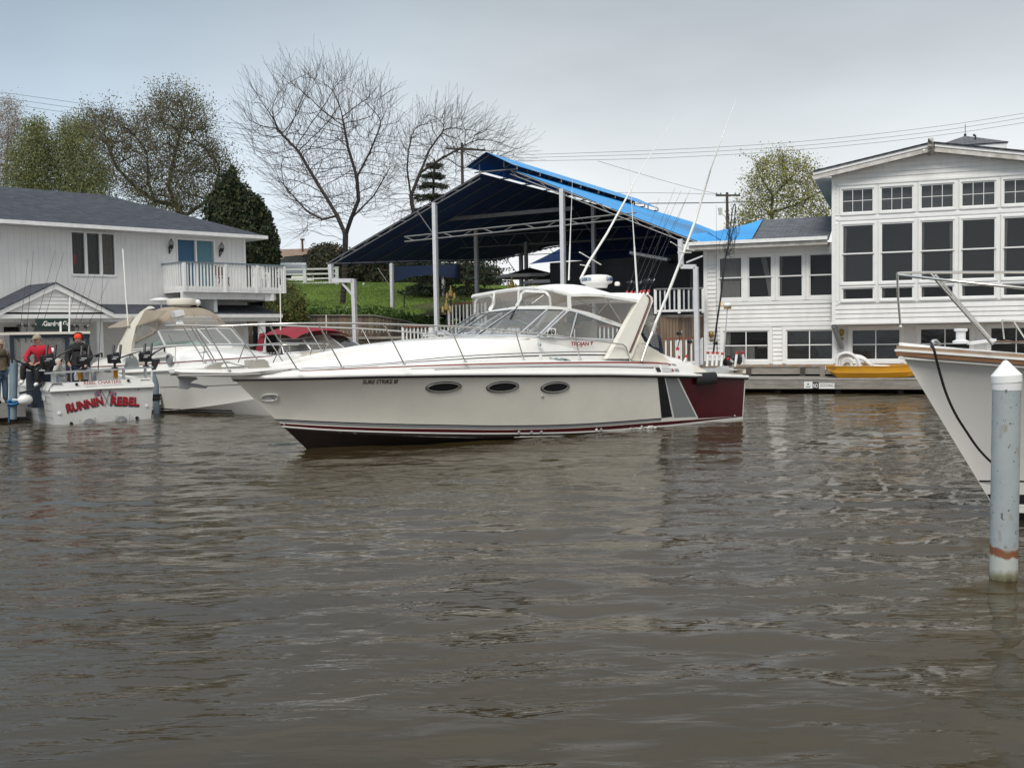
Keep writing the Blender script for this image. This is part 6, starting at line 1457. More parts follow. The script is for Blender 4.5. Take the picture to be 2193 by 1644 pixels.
# arborvitae by the house
M_con=[mat('thuja_dark',(.016,.028,.010),.85),mat('thuja_mid',(.030,.050,.014),.85),mat('thuja_brown',(.055,.055,.018),.85)]
def blobby(spec,n,seed,squash=1.):
    """shell points of overlapping sprays: spec = list of (px,py,Y,radius,height)"""
    def f(r,k):
        out=[]
        w_=np.array([s[3]*s[4] for s in spec]); w_/=w_.sum()
        cn=r.choice(len(spec),k,p=w_)
        for i in cn:
            px,py,Y,R,H_=spec[i]; c=PY(px,py,Y); v=r.normal(size=3); v/=np.linalg.norm(v); q=(.72+.34*r.random()); lump=1+.5*mnoise.noise(Vector((c[0]+v[0]*R*1.5,c[2]+v[2]*H_*1.5,v[1]*3+seed)))
            out.append(c+v*np.array([R,R,H_])*q*lump)
        return np.array(out)
    return f
TH=root('conifer',(-14.5,49,1),'dense dark conical evergreen at the corner of the left house','tree')
sp=[]
for y,xl,xr in [(402,487,512),(414,474,524),(425,455,540),(450,444,552),(480,436,560),(510,440,578),(545,450,594),(580,460,600),(620,470,600),(470,530,572),(500,545,592),(535,560,604)]:
    Y=49; c=(xl+xr)/2; R=(xr-xl)/2/2200*Y; sp.append((c,y,Y,R*.86,.95))
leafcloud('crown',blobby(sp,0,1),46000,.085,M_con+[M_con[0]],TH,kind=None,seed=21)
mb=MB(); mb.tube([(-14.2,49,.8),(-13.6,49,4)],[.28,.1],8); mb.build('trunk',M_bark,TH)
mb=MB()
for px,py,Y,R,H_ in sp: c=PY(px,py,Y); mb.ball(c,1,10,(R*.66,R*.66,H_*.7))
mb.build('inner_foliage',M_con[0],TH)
# spruce under and behind the shelter
def spruce(label,base,trunk_px,Y,rows,n,seed):
    r=np.random.default_rng(seed); S=root('spruce_tree',base,label,'tree','spruces'); q=[np.array(base,float)]+[PY(x,y,Y) for x,y in trunk_px]; mb=MB(); mb.tube(q,list(np.linspace(.17,.05,len(q))),8); mb.build('trunk',M_bark,S,smooth=60)
    segs=[]; mb=MB()
    for y,xl,xr,dro in rows:
        c=PY((xl+xr)/2 if len(trunk_px)<3 else float(np.interp(-y,[-t[1] for t in trunk_px],[t[0] for t in trunk_px])),y,Y); R=max(.3,(xr-xl)/2/2200*Y)
        for k in range(9):
            a=2*math.pi*(k+r.random())/9; L_=R*(.75+.35*r.random()); 
            e=c+np.array([math.cos(a)*L_,math.sin(a)*L_,-dro*L_+.1*r.normal()]); mid=(c+e)/2+np.array([0,0,-dro*.2*L_+.05]); e=e+np.array([0,0,.12*L_]); mb.tube([c,mid,e],[.03,.02,.006],4); segs.append((c,mid,e))
    mb.build('boughs',M_bark,S)
    def f(r_,k):
        j=r_.integers(0,len(segs),k); t=r_.random(k)**.7; out=[]
        for a_,t_ in zip(j,t):
            c,m_,e=segs[a_]; p=(1-t_)**2*c+2*t_*(1-t_)*m_+t_*t_*e; wd=.28*(1-t_*.6); out.append(p+np.array([r_.normal(0,wd),r_.normal(0,wd),-abs(r_.normal(0,.10))]))
        return np.array(out)
    leafcloud('needles',f,n,.06,M_con[:2]+[mat('spruce_needle',(.022,.04,.024),.85)],S,kind=None,seed=seed,nrm_up=.2)
spruce('dark spruce with drooping boughs standing under the shelter roof',G(1003,57),[(1002,640),(1000,580),(998,520)],57,[(545,930,1085,.2),(565,915,1100,.25),(585,905,1105,.25),(610,905,1095,.3),(632,900,1100,.3),(655,895,1085,.35),(680,900,1075,.35)],15000,31)
spruce('second dark spruce left of it, with a bare lower trunk',G(917,56),[(917,650),(915,600),(913,560)],56,[(560,860,975,.25),(580,850,980,.3),(600,850,975,.35),(612,865,960,.4)],6500,32)
spruce('spruce top rising between the bare trees above the shelter',G(925,70),[(925,520),(928,420),(930,340)],70,[(352,918,940,.2),(372,908,952,.25),(392,900,962,.25),(415,893,972,.3),(440,885,985,.3),(470,880,990,.3)],16000,33)
# hedges and shrubs
M_hd=[mat('hedge_dark',(.018,.026,.010),.85),mat('hedge_olive',(.045,.050,.018),.85),mat('hedge_brown',(.06,.045,.028),.85)]
def shrub(label,spec,n,size,mats,seed,name='shrub',cat='shrub',group=None):
    c0=PY(spec[0][0],spec[0][1],spec[0][2]); R=root(name,(c0[0],c0[1],c0[2]-spec[0][4]),label,cat,group)
    leafcloud('foliage',blobby(spec,0,seed),n,size,mats,R,kind=None,seed=seed)
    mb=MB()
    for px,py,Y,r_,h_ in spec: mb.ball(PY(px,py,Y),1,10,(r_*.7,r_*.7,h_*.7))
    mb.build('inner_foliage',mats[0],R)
shrub('yellow green shrub at the house corner left of the board wall',[(622,655,47.6,.75,1.0),(604,640,47.8,.6,.9),(634,680,47.4,.55,.7),(596,675,47.6,.7,.8)],9000,.05,[mat('shrub_green',(.07,.10,.02),.8),mat('shrub_gold',(.16,.15,.03),.8),M_hd[1]],41)
shrub('dark hedge along the crest of the lawn behind the tree trunk',[(x,y,63+(i%3)*.5,1.2,.9) for i,(x,y) in enumerate([(700,580),(735,592),(770,596),(800,596),(835,596),(868,598),(900,600),(700,555),(740,570),(790,572),(840,574),(885,578),(930,590),(965,592),(1000,590),(1035,596)])],30000,.09,M_hd,42,'hedge','hedge')
shrub('brown leafless bush right of the distant roof',[(690,548,66,.9,.7),(672,556,66,.7,.5)],2600,.08,[M_hd[2],M_hd[1]],43)
shrub('low green bed at the foot of the shelter posts',[(905,690,50.2,1.0,.25),(945,698,50,.9,.22),(985,702,50,.8,.22)],3600,.07,M_leafg,44,'ground_plants','plants')
# thin post and chain on the bank
PS=root('iron_post',PY(866,660,52),'thin black post on the bank under the shelter','post'); mb=MB(); mb.tube([PY(866,662,52)-Z3*.3,PY(865.5,628,52)],.03,6); mb.build('shaft',M_black,PS); mb=MB(); mb.tube(catmull([PY(873,623,54),PY(885,629,54),PY(896,628,54),PY(908,618,54)],4),.018,5); mb.build('chain',M_black,PS)
for (x,y,Y),lab in [((743,664,49.3),'small white garden light in the ivy above the wall'),((779,612,60),'small white garden light on the lawn crest')]:
    p=PY(x,y+4,Y); r=root('garden_light',p,lab,'garden light'); mb=MB(); mb.tube([p-Z3*.1,p+Z3*.12],.03,6); mb.build('stem',M_wplastic,r); mb=MB(); mb.lathe(p+Z3*.12,[(.05,0),(.07,.05),(.06,.13),(.001,.16)],8); mb.build('head',M_wplastic,r)
# utility poles and wires
M_pole=mat('creosote_pole',(.06,.05,.042),.9)
UP_=[(1557,412,520,78,[(1533,418.5),(1585,418.5)],'utility pole with crossarm and floodlight left of the wing roof tree'),(989,306,420,80,[(955,318),(1040,322)],'utility pole half hidden in the bare trees')]
for px,yt,yb,Y,arm,lab in UP_:
    p,q=PY(px+2,yb,Y),PY(px,yt,Y); r=root('utility_pole',p,lab,'utility pole'); mb=MB(); mb.tube([p-Z3*4,q],[.15,.10],8); mb.build('pole',M_pole,r,smooth=60)
    a,b=PY(*arm[0],Y),PY(*arm[1],Y); mb=MB(); mb.bar(a,b,.12,.14); mb.build('crossarm',M_pole,r)
    for t in (.03,.2,.8,.97): mb=MB(); mb.lathe(a+(b-a)*t+Z3*.05,[(.06,0),(.07,.1),(.03,.18)],8); mb.build('insulator',M_grey,r)
    if px>1500:
        c=PY(1543,452,Y); mb=MB(); mb.prism([PY(1539,445,Y),PY(1547,445,Y),PY(1547,459,Y),PY(1541,460,Y)],(0,.3,0)); mb.build('floodlight',M_lgrey,r); mb=MB(); mb.tube([PY(1547,459,Y),PY(1553,464,Y),PY(1556,478,Y)],.035,5); mb.tube([PY(1558,478,Y),PY(1585,462,Y),PY(1608,449,Y)],.04,5); mb.ball(PY(1614,447.5,Y),.3,8,(1,.4,.35)); mb.build('lamp_arm',M_lgrey,r)
wires=[([(1110,332),(1400,322),(1700,304.5),(2000,272),(2260,232)],'topmost of the three power lines crossing the sky at the right'),([(1110,338),(1400,330),(1700,313.5),(2000,282),(2260,241)],'middle one of the three power lines crossing the sky at the right'),([(1110,345),(1400,339),(1700,322),(2000,291.5),(2260,252)],'lowest of the three power lines crossing the sky at the right'),
 ([(1330,436),(1560,433.5),(1800,425)],'thick black cable running just above the wing roof'),([(1180,413),(1400,413),(1557,417)],'thin cable reaching the utility pole from the left'),([(1280,345),(1450,395),(1557,420)],'thin service wire slanting down to the utility pole'),
 ([(-40,192),(120,214),(300,240),(520,266),(760,292),(985,316)],'topmost of the three wires over the left trees'),([(-40,203),(120,226),(300,250),(520,276),(760,300),(985,320)],'middle one of the three wires over the left trees'),([(-40,213),(120,238),(300,262),(520,288),(760,310),(985,326)],'lowest of the three wires over the left trees'),
 ([(520,357),(760,372),(985,382)],'wire crossing behind the tall bare tree'),([(540,414),(700,423),(985,428)],'lower wire crossing behind the tall bare tree')]
for pts,lab in wires:
    P_=catmull([PY(x,y,82) for x,y in pts],6); mb=MB(); mb.tube([p for p in P_],.013 if 'thick' not in lab else .035,4); o=mb.build('power_line',M_black,None); tag(o,lab,'power line')
# ---------------- moored boats ----------------
def deck_loft(H,parent,u0,ztop,mat_,inset=.35,kb=lambda u:.12,n1=12,n2=22,name='deck',um=None):
    fr=H.fr
    def sec(u):
        vs,zs,k,zt=H.vs(u),H.zs(u),kb(u),ztop(u)
        ve=max(0,vs-.10*min(1,vs/.6)); vb=max(0,min(ve-.02,vs-inset)) if vs>inset*1.7 else ve*.8; vt=max(0,vb-.25*min(1,vs/1.2)); zb=zs+k+.01; h=max(.02,zt-zb)
        return [(vs,zs+.01),(vs-.02*min(1,vs),zs+.05),(ve,zs+k),(vb,zb),(vb-(vb-vt)*.35,zb+h*.45),(vt,zb+h*.85),(vt*.7,zt),(vt*.3,zt+.03),(0,zt+.035)]
    us=np.concatenate([np.linspace(u0,.6*H.L,n1)[:-1],.6*H.L+.4*H.L*np.sin(np.linspace(0,math.pi/2,n2))]); mb=MB()
    for sg in (1,-1): mb.loft([[fr.pt(u,sg*a,b) for a,b in sec(u)] for u in us])
    return mb.build(name,mat_,parent,smooth=45)
def rubrail(H,parent,m,r=.035,name='rub_rail',dz=.0):
    for sg in (1,-1):
        mb=MB(); mb.tube([H.fr.pt(u,sg*(H.vs(u)+.01),H.zs(u)+dz) for u in np.concatenate([np.linspace(0,H.um,10),H.um+(H.L-H.um)*np.sin(np.linspace(.08,math.pi/2,18))])],r,6); mb.build(name,m,parent,smooth=50)
# --- white cruiser with tan canvas
_d=np.array([.722,-.692,0]); _n=np.array([-.692,-.722,0]); WF=Fr(np.array([-9.1,30.6,0])-6.2*_d,0,d=_d,n=_n)
WO=root('cabin_cruiser',WF.pt(5,0,0),'white cabin cruiser with tan canvas and arch moored before the left house','boat')
WH=Hull(WF,11.1,9.7,1.62,1.5,[(0,1.02),(4,1.13),(7,1.25),(11.1,1.45)],.62,1.42)
M_wh2=mat('cruiser_gelcoat',(.74,.73,.69),.25,var=.05,vs=.8,coat=.2); M_tan=mat('tan_canvas',(.30,.25,.19),.9,var=.1,vs=3,bump=.2,bs=8)
WH.mesh(M_wh2,M_wh2,WO)
for z0,z1,m in [(.02,.05,M_blackg),(.085,.12,M_blackg)]: WH.band('boot_stripe',m,WO,[(0,z1),(8.5,z1+.0)],[(0,z0),(8.5,z0)],n=24,sides=(1,-1))
WH.band('knuckle_stripe',M_blackg,WO,[(0,.68),(5,.72),(10.2,.90)],[(0,.655),(5,.70),(10.2,.885)],sides=(1,-1))
rubrail(WH,WO,M_wh2,.04); 
deck_loft(WH,WO,1.2,lambda u:interp(u,[(1.2,1.5),(3,1.78),(5.6,1.82),(7,1.83),(8.5,1.72),(9.8,1.58),(11.1,1.5)]),M_white,inset=.28,kb=lambda u:.22)
WH.band('deck_line',M_redline,WO,[(.5,1.21),(3,1.24),(6,1.33),(9.5,1.50)],[(.5,1.19),(3,1.22),(6,1.31),(9.5,1.48)],sides=(1,-1),off=-.02) if False else None
def WPt(x,y,v): return WF.P(x,y,v)
tubeobj('toe_rail',M_redline,[WF.pt(u,WH.vs(u)-.08,WH.zs(u)+.22) for u in np.linspace(.5,10.3,14)],.012,WO)
# windscreen
wp={'A':((282,749.5,1.45),(284,733,1.3)),'B':((354,741,1.35),(338.6,709,1.2)),'C':((452.6,738,.1),(424,706,.1)),'D':((495,737,-.55),(462.6,704,-.55)),'E':((522,737,-1.15),(493.6,704,-1.1))}
wq={k:(WPt(*a),WPt(*b)) for k,(a,b) in wp.items()}
for a,b in ('AB','BC','CD','DE'):
    q=[wq[a][0],wq[b][0],wq[b][1],wq[a][1]]; nn=np.cross(q[1]-q[0],q[3]-q[0]); nn/=np.linalg.norm(nn); mb=MB(); mb.prism(q,nn*.01); g=mb.build('windscreen_pane',M_glass,WO)
    mb=MB(); [mb.bar(q[i],q[(i+1)%4],.04,.04,nn) for i in range(4)]; mb.build('frame',M_lgrey,g)
mb=MB(); bq=[wq[k][0] for k in 'ABCDE']; mb.loft([bq,[p-Z3*.3+WF.d*.1 for p in bq]]); mb.build('windscreen_plinth',M_white,WO)
mb=MB(); q=[WPt(350,735,1.1),WPt(440,733,.2),WPt(430,740,.3)-WF.d*.6,WPt(345,742,1.2)-WF.d*.4]; q=[WPt(335,741,1.15),WPt(360,729,1.1),WPt(430,729,.2),WPt(448,737,.15)]; mb.prism([p-WF.d*.25 for p in q],-WF.d*.6); mb.build('dashboard',M_green,WO)
mb=MB(); mb.loft([[WF.pt(u,v,1.25) for v in (-1.3,1.3)] for u in (1,6)]); mb.build('cockpit_sole',M_wh2,WO)
for a,b in [((361,718),(371,735)),((375,733),(386,742))]: tubeobj('wiper',M_black,[WPt(*a,.95),WPt(*b,.95)],.014,WO,n=5)
# canvas: arch, top, front curtains
archo=[(318,655.6),(300,668),(284,687),(270,707),(262,724),(253,740),(248,756)]; archi=[(326,660),(311,664),(300,684),(293,698.4),(286,720),(282,737),(280,757)]
def wv(y): return interp(y,[(655,1.15),(700,1.42),(757,1.52)])
for sg in (1,):
    f=(lambda p:p) if sg>0 else (lambda p:(lambda l:WF.pt(l[0],-l[1],l[2]))(WF.loc(p)))
    P_=[WPt(x,y,wv(y)) for x,y in archo]+[WPt(x,y,wv(y)) for x,y in archi[::-1]]; mb=MB(); mb.prism([f(p) for p in P_],(f(WF.pt(0,-.1,0))-f(WF.pt(0,0,0)))); mb.build('arch_leg',M_cream,WO,smooth=30)
def wm(p): l=WF.loc(p); return WF.pt(l[0],-l[1],l[2])
zt=WF.loc(WPt(377,655.6,0.))[2]
ua=WF.loc(WPt(318,656,1.15))[0]; uf=WF.loc(WPt(424,706,.1))[0]-.45
mb=MB(); secs=[]
for t in np.linspace(0,1,10):
    u=ua-.25+(uf-ua+.25)*t; secs.append([WF.pt(u,1.35*q*(1-.05*t),zt-.02-.55*abs(q)**3.2-.22*t**3) for q in np.linspace(-1,1,15)])
mb.loft(secs); mb.build('canvas_top',M_tan,WO,smooth=60)
top=secs[-1]; 
ws=[wq[k][1] for k in 'BCDE']; 
low=[]; 
for i in range(15):
    t=i/14; vv=1.3-2.5*t; l=[WF.loc(p) for p in ws]; low.append(WF.pt(float(np.interp(-vv,[-q[1] for q in l],[q[0] for q in l])),vv,float(np.interp(-vv,[-q[1] for q in l],[q[2] for q in l]))))
topr=top[::-1]
mb=MB(); mb.loft([[topr[i]*.88+low[i]*.12 for i in range(15)],low]); mb.build('vinyl_curtain',mat('smoky_vinyl',(.30,.28,.25),.2,alpha=.55,bump=.4,bs=4),WO,smooth=40)
mb=MB(); mb.loft([topr,[topr[i]*.85+low[i]*.15-WF.d*-.01 for i in range(15)]]); mb.build('canvas_visor',M_tan,WO,smooth=40)
for i in (3,7,11): tubeobj('curtain_seam',M_tan,[topr[i],low[i]],.025,WO,n=5)
for f in (lambda p:p,):
    side=[f(WPt(x,y,v)) for x,y,v in [(293,698.4,1.42),(337,683,1.33),(337,708,1.22),(322,715,1.28),(284,733,1.4)]]
    mb=MB(); mb.prism(side,WF.n*.004); mb.build('vinyl_curtain',M_vinyl,WO); mb=MB(); [mb.bar(side[i],side[(i+1)%5],.05,.02,WF.n) for i in range(5)]; mb.build('curtain_binding',M_tan,WO)
    s2=[f(WPt(x,y,v)) for x,y,v in [(311,664,1.25),(358,665,1.2),(337,683,1.33),(293,698.4,1.43)]]; mb=MB(); mb.prism(s2,WF.n*.01); mb.build('canvas_side',M_tan,WO)
mb=MB(); mb.loft([[WPt(231,700,-.2),WPt(262,686,.3),WPt(287,676,1.0)],[WPt(231,702,1.),WPt(256,701,1.3),WPt(276,699,1.45)]]); mb.build('aft_awning',M_tan,WO,smooth=40)
# roof gear
mb=MB(); p=WPt(345,646,.3); mb.tube([p-Z3*.25,p],.02,6); mb.lathe(p,[(.04,0),(.36,.03),(.36,.06),(.18,.12),(.001,.13)],20); mb.build('satellite_dish',M_white,WO,smooth=40)
mb=MB(); p=WPt(389,653,0); mb.lathe(p,[(.2,-.12),(.26,-.06),(.28,-.02),(.42,0),(.44,.06),(.42,.17),(.32,.2),(.001,.21)],22); rd2=mb.build('radome',M_cream,WO,smooth=40)
mb=MB(); mb.tube([WPt(409,655,-.3),WPt(407,640,-.3)],.014,5); mb.build('antenna_stub',M_white,WO)
mb=MB(); p=WPt(423,648,-.4); mb.tube([p-Z3*.12,p],.03,6); mb.ball(p,.1,10); mb.build('anchor_light',M_wplastic,WO,smooth=50)
tubeobj('whip_antenna',M_white,[WPt(275,702,1.3),WPt(270,640,1.3),WPt(263,533,1.3)],.022,WO)
# bow rail of the white cruiser
P_=[WF.pt(u,WH.vs(u)-.12 if u<10.6 else .15,WH.zs(u)+h) for u,h in [(4.2,.95),(5,.98),(6.5,1.0),(8,1.0),(9.5,.98),(10.6,.95),(11.1,.92)]]
P_=catmull([WPt(x,y,v) for x,y,v in [(300,753,1.5),(380,741,1.45),(450,739,1.35),(520,738.5,1.1),(600,738.5,.7),(640,738.5,.3)]],4)
for f in (lambda p:p,wm):
    tubeobj('bow_rail',M_rail,[f(p) for p in P_],.018,WO)
    for tx,ty,v,bx,by in [(376,742,1.45,375,776),(439,739.5,1.36,434,776),(524,738.5,1.08,510,776),(602,738.5,.7,585,776)]: tubeobj('stanchion',M_rail,[f(WPt(tx,ty,v)),f(WPt(bx,by,v+.05))],.013,WO)
mb=MB(); pc=WPt(360.5,769.5,1.52); mb.lathe(pc-WF.n*.06,[(.16,0),(.16,.06),(.12,.07),(.12,.03),(.001,.03)],16,ax=WF.n); mb.build('porthole',M_grey,WO,smooth=40)
for x in (440,): mb=MB(); pc=WPt(437,754,1.35); mb.prism([WPt(425,755,1.37),WPt(437,753,1.37),WPt(450,752.5,1.37),WPt(438,756,1.37)],WF.n*.02); mb.build('air_vent',M_grey,WO)
mb=MB(); mb.prism([WPt(535,757,-.2),WPt(560,755,-.2),WPt(575,758,-.2),WPt(545,759.5,-.2)],-WF.n*.5); mb.build('deck_hatch',M_glassd,WO)
# --- charter boat, transom toward us
_a=PZ(118,910,0); _b=PZ(323,896.5,0); _n=(_a-_b); _n/=np.linalg.norm(_n); _d=np.array([_n[1],-_n[0],0]); _d*=1 if _d[1]>0 else -1
RB=Fr((_a+_b)/2,0,d=_d,n=_n); hb=np.linalg.norm(_a-_b)/2
RO=root('charter_boat',RB.pt(3,0,0),'white charter fishing boat moored stern out at the left, red lettering on its transom','boat')
RH=Hull(RB,8.6,7.6,hb+.16,hb+.10,[(0,.86),(3,.95),(8.6,1.3)],.4,hb+.0)
M_rbw=mat('chalky_white',(.62,.62,.60),.45,var=.12,vs=2.5)
def T(x,y,u=0.): # point on transom plane
    d=ray(x,y); k=np.dot(RB.pt(u,0,0)-CAM,RB.d)/np.dot(d,RB.d); return CAM+d*k
RH.mesh(M_rbw,mat('slime_waterline',(.3,.28,.2),.7),RO)
for z in (.16,.34,.52,.70): RH.band('strake',M_grey,RO,[(0,z+.012),(4,z+.06),(7.5,z+.25)],[(0,z),(4,z+.045),(7.5,z+.235)],n=16,sides=(1,-1))
# transom cap (upper sloping band)
TL,TR,BL,BR=T(108,822,.12),T(321,808,.12),T(106,839,-.03),T(331,823.5,-.03)
mb=MB(); mb.loft([[BL-Z3*.03,BR-Z3*.03],[BL,BR],[TL,TR],[TL+RB.d*.25,TR+RB.d*.25]]); mb.loft([[BL-Z3*.03-RB.d*-.03,BR-Z3*.03+RB.d*.03],[BL-Z3*.03,BR-Z3*.03]]); mb.build('transom_cap',M_rbw,RO)
lTL=RB.loc(TL); zc_=lTL[2]
for sg in (1,-1):
    secs=[]
    for u in np.linspace(0,7.5,10): secs.append([RB.pt(u,sg*(RH.vs(u)+.02),RH.zs(u)-.03),RB.pt(u,sg*(RH.vs(u)+.03),RH.zs(u)+.02),RB.pt(u+.05,sg*(RH.vs(u)-.08),RH.zs(u)+.2),RB.pt(u+.05,sg*(RH.vs(u)-.32),RH.zs(u)+.2),RB.pt(u+.05,sg*(RH.vs(u)-.32),.35)])
    mb=MB(); mb.loft(secs); mb.build('gunwale',M_rbw,RO,smooth=30)
mb=MB(); mb.loft([[RB.pt(u,v,.42) for v in (-1.1,1.1)] for u in (0.1,6)]); mb.loft([[RB.pt(.35,v,z) for v in (-1.1,1.1)] for z in (.4,1.05)]); mb.build('cockpit_sole',M_lgrey,RO)
tubeobj('rub_rail',M_wh2,[RB.pt(-.04,v,z) for v,z in [(hb+.1,.86),(0,.875),(-hb-.1,.86)]],.028,RO)
def ttext(s,name,m,x0,y0,x1,y1,hpx,off=.012,u=-.0,**k):
    A,B_=T(x0,y0,u-off),T(x1,y1,u-off); X=B_-A; h=np.linalg.norm(T(x0,y0-hpx,u-off)-A); return text(s,name,m,RO,(A+B_)/2,X,Z3,h*1.4,width=np.linalg.norm(X),**k)
M_lred=mat('letter_red',(.36,.012,.02),.45); M_lsh=mat('letter_shadow',(.03,.03,.035),.6)
for (s,x0,y0,x1,y1,h) in [('RUNNIN',145,882,223,865,18),('REBEL',236.5,866,298,868,18)]:
    ttext(s,'boat_name_shadow',M_lsh,x0-1.5,y0+2.5,x1-1,y1+2.5,h,off=.008,bold=.010); ttext(s,'boat_name',M_lred,x0,y0,x1,y1,h,off=.014,bold=.010,shear=-.05)
lr=T(179,824,.02); ttext('REBEL CHARTERS','charter_lettering',mat('pale_red_letter',(.35,.08,.07),.5),179.5,823.6,259,819.6,6.8,off=.03,u=.0,bold=.002)
# crossed staffs with small red flags
for (x0,y0,x1,y1),(fx,fy,sg) in [((215,833,234,867),(215,834,-1)),((236,834,224,870),(236,835,1))]:
    tubeobj('painted_staff',M_lsh,[T(x0,y0,-.016),T(x1,y1,-.016)],.006,RO,n=4)
    q=[(fx-sg*0,fy+1),(fx+sg*13,fy+6),(fx+sg*11.5,fy+15),(fx-sg*1.5,fy+11)]; mb=MB(); mb.prism([T(x,y,-.012) for x,y in q],-RB.d*.004); fl=mb.build('painted_flag',M_lred,RO)
    for (i,j) in ((0,2),(1,3)):
        mb=MB(); mb.bar(T(*q[i],-.018),T(*q[j],-.018),.03,.004,RB.d); mb.build('flag_cross',M_wplastic,fl); mb=MB(); mb.bar(T(*q[i],-.022),T(*q[j],-.022),.017,.004,RB.d); mb.build('flag_cross',M_blue,fl)
for x,y,m,r_ in [(164,822.5,M_black,.035),(275,814.5,M_black,.035),(127,884.5,M_wplastic,.04),(314,868.5,M_wplastic,.04),(152.5,906,M_black,.04),(293,894.5,M_black,.045),(144,844.5,M_black,.012),(296,834,M_black,.012)]:
    mb=MB(); mb.lathe(T(x,y,.0 if y>830 else .04)+RB.d*.03,[(r_,0),(r_,.055),(r_*.6,.06),(r_*.4,.05),(.001,.05)],12,ax=-RB.d); mb.build('transom_fitting',m,RO,smooth=30)
for x,y in [(191,907),(259,901)]:
    mb=MB(); c=T(x,y+2,-.05); mb.lathe(c,[(.16,0),(.16,.05),(.06,.06),(.05,.12),(.001,.12)],14,ax=-RB.d); mb.tube([c-RB.d*.05+Z3*.0,c-RB.d*.05-Z3*.3],.05,6); mb.build('stern_drive',M_grey,RO,smooth=40)
for x,y in [(171,897),(204,893),(250,889),(278,886)]: tubeobj('trim_rod',M_rail,[T(x,y,-.05),T(x,y+15,-.07)],.013,RO,n=5)
# aft rail board
A,B_=T(96,799,.15),T(326,786,.15); mb=MB(); mb.bar(A,B_,.16,.05); mb.build('tackle_rail',M_alu,RO)
for t in (.06,.40,.72,.93): p=A+(B_-A)*t; mb=MB(); mb.bar(p,p-Z3*.28,.05,.08,RB.d); mb.build('rail_post',M_alu,RO)
# hardtop with clear curtains
hz0=2.3; U0,U1=3.0,4.6
def RP(x,y,u): return T(x,y,u)
cA,cB=RP(22,717,U0),RP(191,714.5,U0); vA,vB=RB.loc(cA)[1],RB.loc(cB)[1]; zA=(RB.loc(cA)[2]+RB.loc(cB)[2])/2
mb=MB(); mb.box(RB,U0-.1,U1,vB,vA,zA,zA+.07); mb.build('hardtop',M_cream,RO)
M_navyv=mat('navy_vinyl',(.015,.025,.045),.6)
for v in (vA-.03,vB+.62,vB+.06):
    mb=MB(); mb.box(RB,U0-.04,U0+.04,v-.05,v+.05,.9,zA); mb.build('curtain_post',M_navyv,RO)
mb=MB(); mb.box(RB,U0-.05,U0+.05,vB,vA,zA-.1,zA); mb.build('curtain_header',M_navyv,RO)
for v0,v1 in [(vB+.67,vA-.08),(vB+.11,vB+.57)]:
    mb=MB(); mb.box(RB,U0-.005,U0+.005,v0,v1,.95,zA-.1); mb.build('clear_curtain',M_vinyl,RO)
for sg,v in ((1,vA),(-1,vB)):
    mb=MB(); mb.prism([RB.pt(U0,v,zA),RB.pt(U1+.3,v,zA),RB.pt(U1+1.2,v,1.25),RB.pt(U0,v,1.2)],RB.n*.006); mb.build('clear_curtain',M_vinyl,RO)
mb=MB(); mb.box(RB,U0+.9,U1+1.2,vB+.1,vA-.1,.4,1.35); mb.build('helm_console',M_rbw,RO)
mb=MB(); mb.prism([RB.pt(U1+.9,vA,1.3),RB.pt(U1+.9,vB,1.3),RB.pt(U1+.3,vB,zA),RB.pt(U1+.3,vA,zA)],RB.d*.02); mb.build('windscreen',M_glass,RO)
# name placard on the side
mb=MB(); mb.prism([RB.pt(.45,RH.v(.45,.62)+.015,.60),RB.pt(1.2,RH.v(1.2,.62)+.015,.62),RB.pt(1.2,RH.v(1.2,.7)+.015,.74),RB.pt(.45,RH.v(.45,.7)+.015,.73)],RB.n*.006); mb.build('registration_plate',M_wplastic,RO)
text('2319 RB','registration_number',M_grey,RO,RB.pt(.82,RH.v(.8,.65)+.03,.64),-RB.d,Z3,.09)
# rods in the hardtop rack
bx=[40,55,67,81,135,148,160,174]; tp=[(60,555),(72,537),(118,537),(137,540),(168,590),(191,586),(204,588),(234,597)]
od=['leftmost','second','third','fourth','fifth','sixth','seventh','rightmost']
for i,(x,t) in enumerate(zip(bx,tp)):
    p=RP(x,718,U0+.1); q=RP(*t,U0+.1+.3); rod(p-Z3*.15,q,label=f'{od[i]} of the rods in the hardtop rack of the charter boat' if i not in (0,7) else f'{od[i]} rod standing in the hardtop rack of the charter boat',group='rods in the hardtop rack')
    mb=MB(); mb.tube([p-Z3*.2,p+Z3*.05],.025,6); mb.build('rod_tube',M_black,RO)
tubeobj('whip_antenna',M_white,[RP(148,716,U0),RP(150,636,U0)],.025,RO); tubeobj('antenna_mount',M_white,[RP(130,716,U0),RP(130,688,U0)],.03,RO)
rod(RP(210,796,.3),RP(222,560,.5),label='long black rod standing alone at the right side of the charter boat stern')
